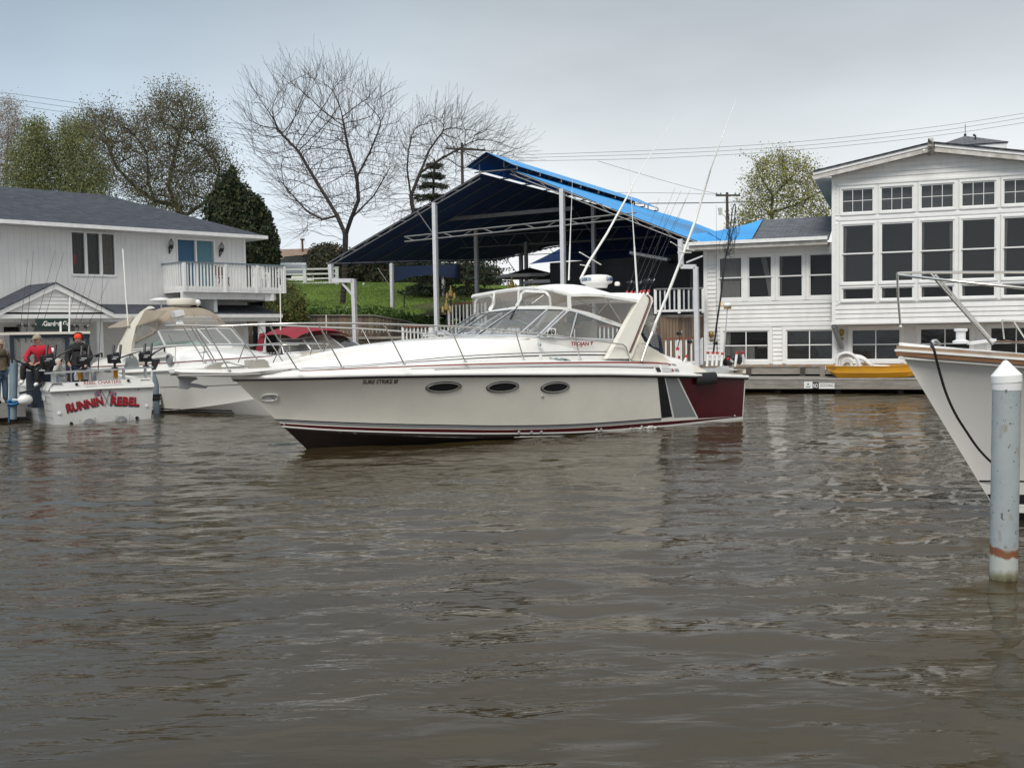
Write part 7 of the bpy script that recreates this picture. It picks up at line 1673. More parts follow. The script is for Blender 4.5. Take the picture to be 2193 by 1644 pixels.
# downriggers
def downrigger(x,y,lab,flip=1,u=.15,sc=.86):
    bz=random.uniform(.16,.42); bx_=random.uniform(.45,.75)
    p=T(x,y,u); r=root('downrigger',p,lab,'downrigger','black downriggers on the charter boat rail')
    mb=MB(); mb.tube([p,p+Z3*.16*sc],.035,8); mb.lathe(p,[(.09,0),(.09,.03),(.04,.04)],10); mb.build('swivel_base',M_black,r,smooth=40)
    c=p+Z3*.30*sc; mb=MB(); mb.lathe(c-RB.d*.12*sc,[(.001,0),(.15*sc,.01),(.16*sc,.06),(.12*sc,.09),(.12*sc,.14),(.15*sc,.17),(.001,.2)],16,ax=RB.d); mb.build('spool',M_black,r,smooth=35)
    X=-RB.n*flip
    mb=MB(); mb.hexa([c+X*a*sc+RB.d*b*sc+Z3*z*sc for a,b,z in [(-.18,.1,-.14),(.2,.1,-.14),(.2,-.02,-.14),(-.18,-.02,-.14),(-.2,.1,.12),(.12,.1,.2),(.12,-.02,.2),(-.2,-.02,.12)]]); mb.build('housing',M_black,r)
    mb=MB(); e=c+X*bx_*sc+Z3*bz*sc-RB.d*.2; mb.tube([c+X*.1,c+X*bx_*.5*sc+Z3*bz*.5*sc-RB.d*.1,e],[.03,.022,.016],6); mb.tube([e,e-Z3*.12],.025,5); mb.build('boom',M_black,r,smooth=50)
    for dx in (-.05,.16): mb=MB(); mb.tube([c+X*dx*sc+Z3*.05,c+X*(dx+.08)*sc+Z3*.42*sc+RB.d*.1],.034,7); mb.build('rod_holder',M_black,r,smooth=50)
    mb=MB(); mb.tube([c-RB.d*.14,c-RB.d*.18-X*.13,c-RB.d*.24-X*.13],.014,5); mb.build('crank_handle',M_chrome,r)
    mb=MB(); mb.box(Fr(c-RB.d*.13*sc,math.atan2(RB.n[1],RB.n[0])),-.07,.07,-.0,.01,.03,.06); mb.build('maker_plate',M_lgrey,r)
    return r
downrigger(104,796,'black downrigger on the stern rail in front of the man in red',sc=.95)
downrigger(178,792,'black downrigger on the stern rail in front of the person in black')
downrigger(246,789,'black downrigger on the right part of the stern rail, next to the grey bucket')
downrigger(313,785,'black downrigger at the right end of the stern rail beside the piling')
downrigger(82,815,'black downrigger clamped to the left gunwale of the charter boat',flip=-1,u=.6)
tubeobj('boom_pole',M_black,[T(92,818,.3),T(70,835,.2),T(42,842,.1)],.03,RO)
BK=root('tackle_box',T(282,786,.4),'dark grey angular tackle box on the stern rail between two downriggers','tackle box'); p=T(282,788,.3); f=Fr(p,0,d=-RB.n,n=-RB.d)
mb=MB(); mb.hexa([f.pt(*q) for q in [(-.17,-.12,0),(.17,-.12,0),(.17,.12,0),(-.17,.12,0),(-.1,-.1,.26),(.1,-.1,.3),(.1,.1,.3),(-.1,.1,.26)]]); mb.build('body',M_grey,BK); mb=MB(); mb.tube([f.pt(-.05,0,.27),f.pt(-.02,0,.36),f.pt(.06,0,.33),f.pt(.07,0,.29)],.014,5); mb.build('handle',M_black,BK)
# clutter on the transom shelf
def bottle(x,y,m,capm,lab,h=.22,u=.3):
    p=T(x,y,u); r=root('spray_bottle',p,lab,'bottle'); mb=MB(); mb.lathe(p,[(.045,0),(.05,.02),(.05,h*.65),(.02,h*.85),(.02,h)],10); mb.build('body',m,r,smooth=50); mb=MB(); mb.bar(p+Z3*(h+.02)-RB.n*-.03,p+Z3*(h+.02)+RB.n*-.06,.03,.04); mb.build('trigger',capm,r)
bottle(117,818,M_wplastic,M_wplastic,'white spray bottle at the left end of the transom shelf'); bottle(125,818,mat('pale_blue_plastic',(.35,.42,.5),.3),M_lgrey,'pale blue bottle next to the white spray bottle',.2); bottle(163,814,M_wplastic,M_wplastic,'white bottle beside the yellow jug on the transom shelf')
for x,y,lab in [(169,814,'yellow jug standing on the transom shelf'),(247,809,'narrow yellow jug beside the grey bucket on the transom')]:
    p=T(x,y,.32); r=root('jug',p,lab,'jug'); f=Fr(p,math.atan2(RB.n[1],RB.n[0])); mb=MB(); mb.box(f,-.045,.045,-.05,.05,0,.2); mb.lathe(p+Z3*.2,[(.03,0),(.02,.05)],8); mb.build('body',M_yel,r); mb=MB(); mb.lathe(p+Z3*.25,[(.025,0),(.025,.03)],8); mb.build('cap',M_black,r)
p=T(183,812,.45); r=root('bucket',p,'light grey bucket in the cockpit behind the transom','bucket'); mb=MB(); mb.lathe(p,[(.13,0),(.16,.26),(.17,.27),(.15,.26),(.12,.02)],16); mb.build('pail',M_alu,r,smooth=40); mb=MB(); mb.tube([p+RB.n*.16+Z3*.25,p+RB.d*.1+Z3*.38,p-RB.n*.16+Z3*.25],.008,4); mb.build('bail',M_rail,r)
p=T(226,811,.5); r=root('cooler',p,'white cooler box in the cockpit, right half of the stern','cooler'); f=Fr(p,0,d=-RB.n,n=-RB.d); mb=MB(); mb.box(f,-.28,.28,-.18,.18,-.1,.18); mb.build('box',M_wplastic,r); mb=MB(); mb.box(f,-.29,.29,-.19,.19,.185,.24); mb.build('lid',M_white,r); mb=MB(); mb.box(f,-.08,.08,.18,.2,.2,.225); mb.build('latch',M_black,r)
mb=MB(); mb.box(RB,.45,.9,-.1,1.0,.45,1.02); mb.build('engine_box',M_navyv,RO)
# --- finger dock, pilings
FD=root('finger_dock',PZ(20,880,.3),'grey finger dock at the lower left corner','dock')
fe=PZ(56,901,0); ff_=Fr((fe[0],fe[1],0),0,d=-RB.n,n=-RB.d)
M_dock=mat('bleached_concrete',(.33,.32,.30),.85,var=.2,vs=3,bump=.3,bs=12)
mb=MB(); mb.box(ff_,-2.0,0,-.1,.0,.12,.50); mb.box(ff_,-.12,0,-8,-.1,.12,.50); mb.build('side_beam',M_dock,FD)
for i in range(50):
    mb=MB(); mb.box(ff_,-2.0,-.0,-.16*i-.15,-.16*i,.50,.535); mb.build('plank',M_dock,FD,recalc=False)
mb=MB(); mb.box(ff_,-1.6,-.3,-4,-.3,-.3,.12); mb.build('float',M_wooddark,FD)
M_pile=mat('pale_blue_pile',(.20,.27,.32),.6,col2=(.15,.20,.235),vs=1.7,bump=.2,bs=8)
def piling(x,ytop,ybot,wpx,lab,capped=False,zdeck=0.,straps=False,lean=0.,m=None):
    b=PZ(x[1],ybot,zdeck); Y=b[1]; t=PY(x[0],ytop,Y); R=wpx/2/2200*Y; r=root('piling',b,lab,'piling'); mb=MB(); bb=b-(t-b)*.3
    mb.tube([bb,t],R,20); mb.build('shaft',m or M_pile,r,smooth=50); ax=(t-b)/np.linalg.norm(t-b); return r,b,t,R,ax
r,b,t,R,ax=piling((30,28),771,868,16,'pale blue square topped piling at the end of the finger dock',zdeck=.5)
mb=MB(); k=PY(20,861,b[1]-.1); mb.tube(catmull([PY(x,y,b[1]-.12) for x,y in [(17,861),(24,857),(31,861),(38,858),(39,863),(28,866),(17,865)]],3),.045,6); o=mb.build('blue_rope',mat('blue_rope',(.02,.14,.30),.8),r,smooth=60)
mb=MB(); mb.tube([PY(17,864,b[1]-.12),PY(19,880,b[1]-.1),PY(19,905,b[1]-.1)],.02,5); mb.build('rope_tail',mat('blue_rope2',(.02,.10,.20),.8),r)
p=PY(54,856,26.2); FNd=root('fender',p,'round white fender beside the blue rope on the finger dock','fender'); mb=MB(); mb.lathe(p,[(.001,-.17),(.06,-.165),(.12,-.1),(.135,0),(.12,.1),(.06,.165),(.001,.17)],16,ax=-RB.n+Z3*.1); mb.build('body',M_wplastic,FNd,smooth=60); mb=MB(); mb.tube([p+RB.n*.15,p+RB.n*.3+Z3*.02],.03,6); mb.build('eye',M_wplastic,FNd)
r,b,t,R,ax=piling((333,335.5),770,884,15,'grey blue piling with black straps between the charter boat and the white cruiser')
M_white2=mat('white_pvc',(.7,.7,.7),.5)
mb=MB(); q0=PY(325.5,793,b[1]-.05);q1=PY(327,877,b[1]-.05); mb.tube([q0,q1],.035,8); mb.tube([PY(341,793,b[1]),PY(343,866,b[1])],.03,8); mb.build('guide_pole',M_white2,r,smooth=60)
mb=MB(); 
for y in (772,778,784,789): c=PY(333.3+(y-770)*.02,y,b[1]); mb.lathe(c,[(R*1.12,-.045),(R*1.2,0),(R*1.12,.045)],16)
mb.build('strap',M_black,r); mb=MB()
for y in (846,853): c=PY(334.8,y,b[1]); mb.lathe(c,[(R*1.3,-.04),(R*1.35,.0),(R*1.3,.04)],16)
mb.build('strap',M_black,r)
# --- capped piling in the right foreground
def pile_mat():
    m=mat('flaking_blue_pile',(.36,.39,.395),.55,col2=(.28,.32,.335),vs=2.6,bump=.25,bs=10); nt=m.node_tree; N=nt.nodes; L=nt.links; b=N['Principled BSDF']; g=N.new('ShaderNodeNewGeometry'); sp=N.new('ShaderNodeSeparateXYZ'); L.new(g.outputs['Position'],sp.inputs[0])
    n=N.new('ShaderNodeTexNoise'); n.inputs['Scale'].default_value=9; n.inputs['Detail'].default_value=5; mp=N.new('ShaderNodeMapping'); mp.inputs['Scale'].default_value=(1,1,.55); L.new(g.outputs['Position'],mp.inputs[0]); L.new(mp.outputs[0],n.inputs['Vector'])
    ad=N.new('ShaderNodeMath'); ad.operation='MULTIPLY_ADD'; L.new(n.outputs[0],ad.inputs[0]); ad.inputs[1].default_value=.16; L.new(sp.outputs['Z'],ad.inputs[2])
    prev=b.inputs['Base Color'].links[0].from_socket
    def lay(prev,fac,col):
        mx=N.new('ShaderNodeMix'); mx.data_type='RGBA'; L.new(fac,mx.inputs[0]); L.new(prev,mx.inputs[6]); mx.inputs[7].default_value=(*col,1); return mx.outputs[2]
    def step(src,a,bb):
        r=N.new('ShaderNodeMapRange'); r.inputs[1].default_value=a; r.inputs[2].default_value=bb; L.new(src,r.inputs[0]); return r.outputs[0]
    blot=step(n.outputs[0],.57,.66); prev=lay(prev,blot,(.26,.25,.21))
    n2=N.new('ShaderNodeTexNoise'); n2.inputs['Scale'].default_value=24; n2.inputs['Detail'].default_value=3; L.new(g.outputs['Position'],n2.inputs['Vector']); prev=lay(prev,step(n2.outputs[0],.66,.71),(.07,.05,.035))
    prev=lay(prev,step(ad.outputs[0],.385,.36),(.20,.08,.035)); prev=lay(prev,step(ad.outputs[0],.305,.285),(.42,.44,.40)); prev=lay(prev,step(ad.outputs[0],.19,.13),(.16,.15,.085)); prev=lay(prev,step(ad.outputs[0],.12,.09),(.05,.045,.025))
    L.new(prev,b.inputs['Base Color']); return m
r,b,t,R,ax=piling((2156,2149),822,1243,57,'pale blue steel piling with a white cone cap in the right foreground',m=pile_mat())
cx_=t-ax*.02; tilt=ax+np.array([.05,0,0.])*-1.3; tilt/=np.linalg.norm(tilt); tilt=np.array([-.06,0.02,1.]); tilt/=np.linalg.norm(tilt)
mb=MB(); mb.lathe(cx_,[(R*1.02,-.03),(R*1.03,0),(R*1.03,.035)],28,ax=ax); mb.build('cap_sleeve',M_white2,r,smooth=40)
mb=MB(); mb.lathe(cx_+ax*.04,[(R*1.07,-.005),(R*1.08,.055),(R*1.02,.062),(R*.14,.178),(.001,.182)],28,ax=tilt); mb.build('cone_cap',M_wplastic,r,smooth=30)
mb=MB(); mb.lathe(PY(2155,835,b[1]-R),[(.006,-.01),(.006,.006),(.001,.008)],8,ax=(0,-1,0)); mb.build('screw',M_grey,r)
# --- sport fisher bow at the right
_d=np.array([-.978,-.208,0]); _n=np.array([.208,-.978,0]); tip=PY(1925,745,11.1)
XF=Fr(np.array([tip[0],tip[1],0])-12*_d,0,d=_d,n=_n)
XO=root('sport_fishing_boat',XF.pt(9,0,0),'white flared bow of a sport fishing boat with teak rail at the right edge','boat')
zt_=tip[2]-.02
XH=Hull(XF,12.,10.72,1.95,1.8,[(0,1.1),(5,1.3),(8,1.56),(10,1.72),(12,zt_)],.10,1.6)
xst=lambda z:10.72+1.28*z/zt_-.01
M_x=mat('offwhite_topsides',(.66,.645,.61),.35,var=.06,vs=.9,coat=.15); M_xb=mat('black_boot',(.012,.012,.013),.5)
M_teak=mat('weathered_teak',(.30,.16,.075),.7,col2=(.36,.32,.27),vs=5,bump=.3,bs=18,stretch=(1,1,4)); M_teako=mat('oiled_teak',(.20,.095,.04),.5,var=.35,vs=5,stretch=(1,1,3))
XH.mesh(M_x,M_xb,XO)
XH.band('boot_stripe',M_xb,XO,[(0,.30),(xst(.30),.30)],[(0,.19),(xst(.19),.19)],n=30,sides=(1,-1)); XH.band('pinstripe',M_xb,XO,[(0,.46),(xst(.46),.46)],[(0,.44),(xst(.44),.44)],n=30,sides=(1,-1)); XH.band('white_line',M_white,XO,[(0,.188),(xst(.188),.188)],[(0,.165),(xst(.165),.165)],n=30,sides=(1,-1))
us=np.concatenate([np.linspace(0,5,10),5+7*np.sin(np.linspace(.03,math.pi/2,34))])
for sg in (1,-1):
    for nm,dz,hh,dv,m in [('teak_cap',.028,.018,.03,M_teak),('rub_strip',-.004,.013,.05,M_white),('teak_strake',-.042,.023,.035,M_teako),('hull_moulding',-.085,.010,.01,M_x)]:
        mb=MB(); secs=[]
        for u in us:
            v=XH.vs(u); z=XH.zs(u)+dz; w=.09 if 'cap' in nm else .03; k=min(1,(12.02-u)*3+.15)
            secs.append([XF.pt(u,sg*(v+dv*k),z-hh),XF.pt(u,sg*(v+dv*k),z+hh),XF.pt(u,sg*max(0,(v-w)),z+hh),XF.pt(u,sg*max(0,(v-w)),z-hh)])
        secs.append([XF.pt(12+dv,0,XH.zs(12)+dz-hh),XF.pt(12+dv,0,XH.zs(12)+dz+hh),XF.pt(12-.02,0,XH.zs(12)+dz+hh),XF.pt(12-.02,0,XH.zs(12)+dz-hh)])
        mb.loft(secs,True,True); mb.build(nm,m,XO,smooth=35)
mb=MB(); mb.loft([[XF.pt(u,q*XH.vs(u),XH.zs(u)+.03+.05*(1-q*q)) for q in np.linspace(-1,1,9)] for u in us[4:]]); mb.build('foredeck',M_white,XO,smooth=40)
mb=MB(); secs=[]
for u,w,z in [(3,1.3,.9),(7.0,1.2,.8),(8.6,1.0,.35),(9.6,.5,.13)]: secs.append([XF.pt(u,w*q,XH.zs(u)+(z if abs(q)<1 else .03)) for q in (-1,-.85,0,.85,1)])
mb.loft(secs); mb.build('trunk_cabin',M_cream,XO,smooth=40)
# bollard, chock, chain, coil
bp_=XF.P(2057,733,.1); mb=MB(); mb.lathe(bp_,[(.085,-.01),(.085,.015),(.05,.03),(.05,.115),(.07,.125),(.07,.145),(.05,.15),(.001,.15)],10); mb.build('bollard',M_wpaint,XO,smooth=30)
mb=MB(); mb.bar(XF.P(2076,735,.1),XF.P(2128,728,-.05),.06,.03); mb.build('anchor_shank',M_wpaint,XO)
cp_=[XF.P(x,y,-.05) for x,y in [(2128,729),(2145,732),(2158,730),(2170,733),(2193,731)]]; mb=MB(); P_=catmull(cp_,9)
for i in range(len(P_)-1): mb.tube([P_[i],P_[i+1]],.014 if i%2 else .008,5)
mb.build('anchor_chain',mat('rusty_chain',(.16,.11,.08),.8),XO)
mb=MB(); mb.tube([XF.P(1995,742,.55),XF.P(1997,731,.5),XF.P(2003,729,.45),XF.P(2011,738,.4)],.02,6); mb.build('chock',M_chrome,XO,smooth=60)
# rails
def xr(pts,r_): return tubeobj('pulpit_rail',M_rail,catmull([XF.P(*p) for p in pts],4),r_,XO)
xr([(1920,586.5,.15),(1935,584.5,.12),(2000,583.5,.0),(2193,583,-.3),(2300,583,-.6)],.015); xr([(1925,589,.2),(1990,596,.5),(2060,604,.75),(2193,617,1.05),(2300,626,1.2)],.015)
for pts in [[(1921,587,.15),(1923,640,.12),(1928,697,.1)],[(1993,586,.4),(2010,607,.45),(2125,738,.6)],[(2003,589,.1),(2030,620,0),(2128,732,-.1)]]: tubeobj('stanchion',M_rail,[XF.P(*p) for p in pts],.013,XO)
mb=MB(); mb.ball(XF.P(1928,699,.1),.018,8); mb.build('rail_end_knob',M_wplastic,XO,smooth=60)
for pts in [[(2145,686,-.4),(2193,689,-.5),(2260,690,-.6)]]: tubeobj('inner_rail',M_rail,[XF.P(*p) for p in pts],.010,XO)
for a,b_ in [((2145,688),(2150,726)),((2172,690),(2195,725))]: tubeobj('stanchion',M_rail,[XF.P(*a,-.4),XF.P(*b_,-.4)],.010,XO)
# mooring line
MLp=[(1993,733,.62),(2000,750,.66),(2010,790,.62),(2025,840,.55),(2045,885,.5),(2070,925,.45),(2096,962,.42),(2128,994,.4),(2160,1015,.5)]
P_=catmull([XF.P(*p) for p in MLp],4); mb=MB(); mb.tube(P_,.0135,8); o=mb.build('mooring_line',M_rubber,None,smooth=60); tag(o,'black mooring line hanging from the bow chock to the foreground piling','rope')
# --- red canvas runabout
_d=np.array([.722,-.692,0]); _n=np.array([-.692,-.722,0]); bm_=PY(655,745,33.)
QF=Fr(np.array([-6.7,33.2,0])-3.*_d,0,d=_d,n=_n)
QO=root('runabout',QF.pt(3,0,0),'white runabout with a crimson canvas top moored behind the bow of the big cruiser','boat')
QH=Hull(QF,7.2,6.3,1.25,1.15,[(0,.8),(4,.95),(7.2,1.15)],.4,1.1); QH.mesh(M_wh2,M_wh2,QO); rubrail(QH,QO,M_white,.03)
deck_loft(QH,QO,2.6,lambda u:interp(u,[(2.6,1.25),(4,1.42),(5.5,1.35),(7.2,1.2)]),M_cream,inset=.25,kb=lambda u:.1)
M_crim=mat('crimson_canvas',(.23,.014,.028),.85,var=.12,vs=2,bump=.2,bs=6)
def QP(x,y,v): return QF.P(x,y,v)
topo=[(556,712),(566,702),(590,698),(640,697),(690,701),(718,707),(742,722)]
lowr=[(556,727),(566,716),(600,723),(633,727),(690,717),(716,716),(742,724)]
P0=[QP(x,y,-.3) for x,y in topo]; P1=[QP(x,y,.9) for x,y in lowr]
zq=QF.loc(QP(640,697,0))[2]; secs=[]
for t in np.linspace(0,1,8):
    u=QF.loc(QP(566,705,.9))[0]+t*(QF.loc(QP(686,712,0))[0]-QF.loc(QP(566,705,.9))[0]); secs.append([QF.pt(u,1.1*q,zq-.02-.26*abs(q)**2.6-.10*(2*t-1)**4) for q in np.linspace(-1,1,11)])
mb=MB(); mb.loft(secs); mb.loft([[p for p in secs[-1]],[p-Z3*.05+QF.d*.2 for p in secs[-1]]]); mb.build('canvas_top',M_crim,QO,smooth=60)
mb=MB(); mb.prism([QP(556,714,1.05),QP(567,712,1.05),QP(560,752,1.12),QP(547,752,1.12)],-QF.n*.04); mb.build('canvas_leg',M_crim,QO)
qq={'A':(QP(608,757,1.0),QP(600,726,.9)),'B':(QP(668,752,.5),QP(648,724,.6)),'C':(QP(738,746,-.5),QP(700,716,-.4)),'D':(QP(775,742,-1.1),QP(735,720,-1.0))}
for a,b_ in ('AB','BC','CD'):
    q=[qq[a][0],qq[b_][0],qq[b_][1],qq[a][1]]; nn=np.cross(q[1]-q[0],q[3]-q[0]); nn/=np.linalg.norm(nn); mb=MB(); mb.prism(q,nn*.01); g=mb.build('windscreen_pane',M_glass if b_!='D' else M_glassd,QO); mb=MB(); [mb.bar(q[i],q[(i+1)%4],.035,.035,nn) for i in range(4)]; mb.build('frame',M_alu,g)
mb=MB(); mb.loft([[qq[k][0] for k in 'ABCD'],[qq[k][0]-Z3*.3 for k in 'ABCD']]); mb.build('windscreen_plinth',M_cream,QO)
tubeobj('bow_rail',M_rail,catmull([QP(595,737,.9),QP(660,736.5,.7),QP(705,737,.4)],4),.015,QO); tubeobj('bow_rail',M_rail,catmull([QP(740,750,.5),QP(790,739,.1),QP(850,731,-.3),QP(905,725,-.6)],4),.015,QO)
for a,b_ in [((621,737),(613,760)),((663,737),(656,758)),((700,737),(694,757)),((812,735),(806,744))]: tubeobj('stanchion',M_rail,[QP(*a,.5),QP(*b_,.5)],.012,QO)
tubeobj('whip_antenna',M_white,[QP(600,756,.8),QP(601,690,.8),QP(600,610,.8)],.02,QO); tubeobj('light_pole',M_white,[QP(699,716,-.3),QP(698.5,674,-.3)],.015,QO)
mb=MB(); f=Fr(QP(659,762,.3),0,d=QF.d,n=QF.n); mb.box(f,-.12,.3,-.15,.15,0,.22); mb.build('deck_box',M_seat,QO); mb=MB(); mb.box(f,-.05,.25,.155,.16,.03,.19); mb.build('box_panel',M_grey,QO)
mb=MB(); mb.prism([QP(712,755,.1),QP(738,751,0),QP(745,753,-.2),QP(718,757,0)],Z3*.06); mb.build('red_cushion',M_crim,QO)
# spotlight and bow details of the main cruiser
mb=MB(); p=BP(386,694,.15); mb.tube([p,p+Z3*.08],[.07,.03],8); mb.prism([BP(x,y,.2) for x,y in [(380,694),(385,683),(388,684),(393,694)]],-BF.n*.1); mb.build('spotlight_base',M_wplastic,BO,smooth=40)
mb=MB(); q=[BP(x,y,.25) for x,y in [(373,667),(393,663),(396,674),(377,679)]]; mb.prism(q,-BF.n*.22); mb.prism([BP(x,y,.2) for x,y in [(376,679),(395,674),(394,680),(380,681)]],-BF.n*.14); mb.build('spotlight',M_wplastic,BO,smooth=20)
# stern gear of the main cruiser
mb=MB(); mb.prism([BP(x,y,1.62) for x,y in [(1460,787),(1466,785),(1476,789),(1552,788),(1561,784),(1562,795),(1558,798),(1463,799)]],-BF.n*.28); mb.build('tackle_tray',M_alu,BO)
mb=MB(); a_=BF.P(1462,796,1.45); b_=BF.P(1561,792,1.45); la,lb=BF.loc(a_),BF.loc(b_); mb.hexa([BF.pt(la[0],1.6,la[2]-.06),BF.pt(lb[0],1.6,lb[2]-.1),BF.pt(lb[0],1.3,lb[2]-.1),BF.pt(la[0],1.3,la[2]-.06),BF.pt(la[0],1.6,la[2]+.05),BF.pt(lb[0],1.6,lb[2]+.06),BF.pt(lb[0],1.3,lb[2]+.06),BF.pt(la[0],1.3,la[2]+.05)]); mb.build('tackle_station',M_alu,BO)
for i,(x,y0,y1) in enumerate([(1516,757,784),(1527,757,783),(1536,757.5,783),(1547,759,784)]):
    p,q=BP(x-2 if i!=3 else x-3,y1,1.45),BP(x,y0,1.45); mb=MB(); mb.tube([p,q],.03,8); h=mb.build('rod_holder',M_wplastic,BO,smooth=50); d=(q-p)/np.linalg.norm(q-p); mb=MB(); mb.tube([q-d*.01,q+d*.045],.035,8); mb.build('collar',M_red,h)
for (x0,y0,x1,y1) in [(1447,784,1451,748),(1450,784,1453,766),(1461,785,1470,765),(1569,775,1561,769),(1574,785,1578,757),(1595,780,1590,756)]:
    p,q=BP(x0,y0,1.0),BP(x1,y1,1.0); mb=MB(); mb.tube([p,q],.032,8); h=mb.build('rod_holder',M_wplastic,BO,smooth=50); d=(q-p)/np.linalg.norm(q-p); mb=MB(); mb.tube([q-d*.02,q+d*.045],.037,8); mb.build('collar',M_red,h)
for (x0,y0,x1,y1),lab in [((1450,752,1456,722),'short rod in the aft left holder of the cruiser, pointing up'),((1469,768,1484,722),'short rod leaning right in the aft holders of the cruiser')]: rod(BP(x0,y0,1.),BP(x1,y1,1.),label=lab)
for k,(x,y) in enumerate([(1560,775),(1580,772)]):
    mb=MB(); c=BP(x,y,.8); mb.lathe(c-BF.n*.1,[(.10,0),(.10,.03),(.06,.04),(.06,.12),(.10,.13),(.10,.16)],14,ax=BF.n); mb.tube([c,c+Z3*.16],.05,6); mb.build('big_reel',M_black,BO,smooth=40)
# fender over the rail
c=BF.loc(BH.at(*BH.hit(1508,806),0)); fd=root('fender',BF.pt(c[0],c[1],c[2]),'black rubber pad hanging over the maroon quarter of the long cruiser','fender')
u0,z0=BH.hit(1509,806); secs=[]
for t in np.linspace(0,math.pi*1.02,9):
    r_=.10; secs.append([BF.pt(u0+du_,BH.vs(u0)+.02+ (.05 if t<1.6 else .05)*math.sin(t)-(.12 if t>2.4 else 0)*0,0+BH.zs(u0)+.14-.34*(1-math.cos(t))/2*0) for du_ in (-.36,.36)])
w_=.33
prof=[(-.16,.10),(-.02,.11),(.06,.09),(.085,.03),(.095,-.05),(.085,-.13),(.06,-.165),(.02,-.155)]
mb=MB(); mb.loft([[BF.pt(u0+du_,BH.vs(u0)+v,BH.zs(u0)+z) for v,z in prof] for du_ in (-w_,-w_+.04,w_-.04,w_)]); mb.loft([[BF.pt(u0+du_,BH.vs(u0)+v*.6,BH.zs(u0)+z) for v,z in prof] for du_ in (-w_-.01,w_+.01)]); mb.build('pad',M_rubber,fd,smooth=40)
# landing net and deck brush
p,q=BP(1526,770,1.3),BP(1573,435,.9); LNr=root('landing_net',p,'tall black landing net standing in the stern holders of the cruiser','landing net')
P_=[BP(x,y,1.1) for x,y in [(1526,772),(1534,700),(1543,640),(1552,560),(1559,530)]]; mb=MB(); mb.tube(P_,.024,6); mb.build('handle',M_black,LNr,smooth=60)
mb=MB(); mb.tube([BP(1541,657,1.1),BP(1542,648,1.1)],.028,6); mb.build('yellow_band',M_yel,LNr)
hoop=[(1559,530),(1562,500),(1566,470),(1570,445),(1573,437),(1575,446),(1573,470),(1568,500),(1560,530)]; mb=MB(); mb.tube(catmull([BP(x,y,1.1+.12*math.sin(i)) for i,(x,y) in enumerate(hoop)],4),.014,5); mb.build('hoop',M_black,LNr)
r=np.random.default_rng(77); mb=MB()
for k in range(26):
    x0=r.uniform(1560,1575); pts=[(x0,r.uniform(440,500)),(x0+r.normal(0,5),500+r.normal(0,8)),(1562+r.normal(0,9),530+r.normal(0,8)),(1557+r.normal(0,7),545+r.normal(0,6))]; mb.tube(catmull([BP(x,y,1.1+r.normal(0,.12)) for x,y in pts],3),.004,3)
mb.build('netting',M_black,LNr,kind='stuff')
p=BP(1549,762,1.3); BR_=root('deck_brush',p,'white deck brush on a long pole in the stern holders of the cruiser','brush'); q=BP(1558,661,1.2); mb=MB(); mb.tube([p-Z3*.1,q],.015,6); mb.build('pole',M_alu,BR_,smooth=60)
mb=MB(); f=Fr(q,0,d=-BF.d,n=BF.n); mb.box(f,-.09,.09,-.04,.04,-.01,.05); mb.build('block',mat('brush_tan',(.30,.22,.10),.8),BR_); mb=MB(); mb.ball(q+Z3*.09,.1,12,(1.1,.7,.55)); mb.build('bristles',M_wplastic,BR_,smooth=60)
rod(BP(1536,772,1.2),BP(1534,440,1.2),label='thin upright rod beside the landing net at the cruiser stern')
# fender ends, small white swim step past the transom
mb=MB(); mb.prism([BF.pt(-.02,1.5,.2),BF.pt(-.55,1.2,.17),BF.pt(-.55,-1.2,.17),BF.pt(-.02,-1.5,.2)],Z3*.05); mb.build('swim_platform',M_white,BO)

# wash from the exhaust at the cruiser's stern quarter
r=np.random.default_rng(9); mb=MB()
for k in range(150):
    x=r.normal(1372,20); p=PZ(x,float(np.interp(x,[1330,1410],[917,911]))+abs(r.normal(0,2.0)),.01); mb.ball(p+Z3*abs(r.normal(0,.02)),.008+.02*r.random(),5,(1.6,1,.6))
tag(mb.build('exhaust_wash',M_foam,None),kind='stuff')
# ---------------- people ----------------
M_skin=mat('skin',(.42,.24,.17),.6); M_hairg=mat('grey_hair',(.22,.21,.2),.9)
def skin_mesh(name,V,E_,R,m,parent,sub=1):
    me=bpy.data.meshes.new(name); off=wloc(parent); me.from_pydata([tuple(np.array(v)-np.array(off)) for v in V],E_,[]); o=bpy.data.objects.new(name,me); SC.collection.objects.link(o)
    md=o.modifiers.new('s','SKIN'); md.use_smooth_shade=True
    for i,r_ in enumerate(R): me.skin_vertices[0].data[i].radius=(r_,r_) if np.isscalar(r_) else r_
    me.skin_vertices[0].data[0].use_root=True
    if sub: s2=o.modifiers.new('u','SUBSURF'); s2.levels=sub; s2.render_levels=sub
    dg=bpy.context.evaluated_depsgraph_get(); m2=bpy.data.meshes.new_from_object(o.evaluated_get(dg)); bpy.data.objects.remove(o); m2.materials.clear(); m2.materials.append(m); m2.name=name
    for p in m2.polygons: p.use_smooth=True
    return link(name,m2,parent)
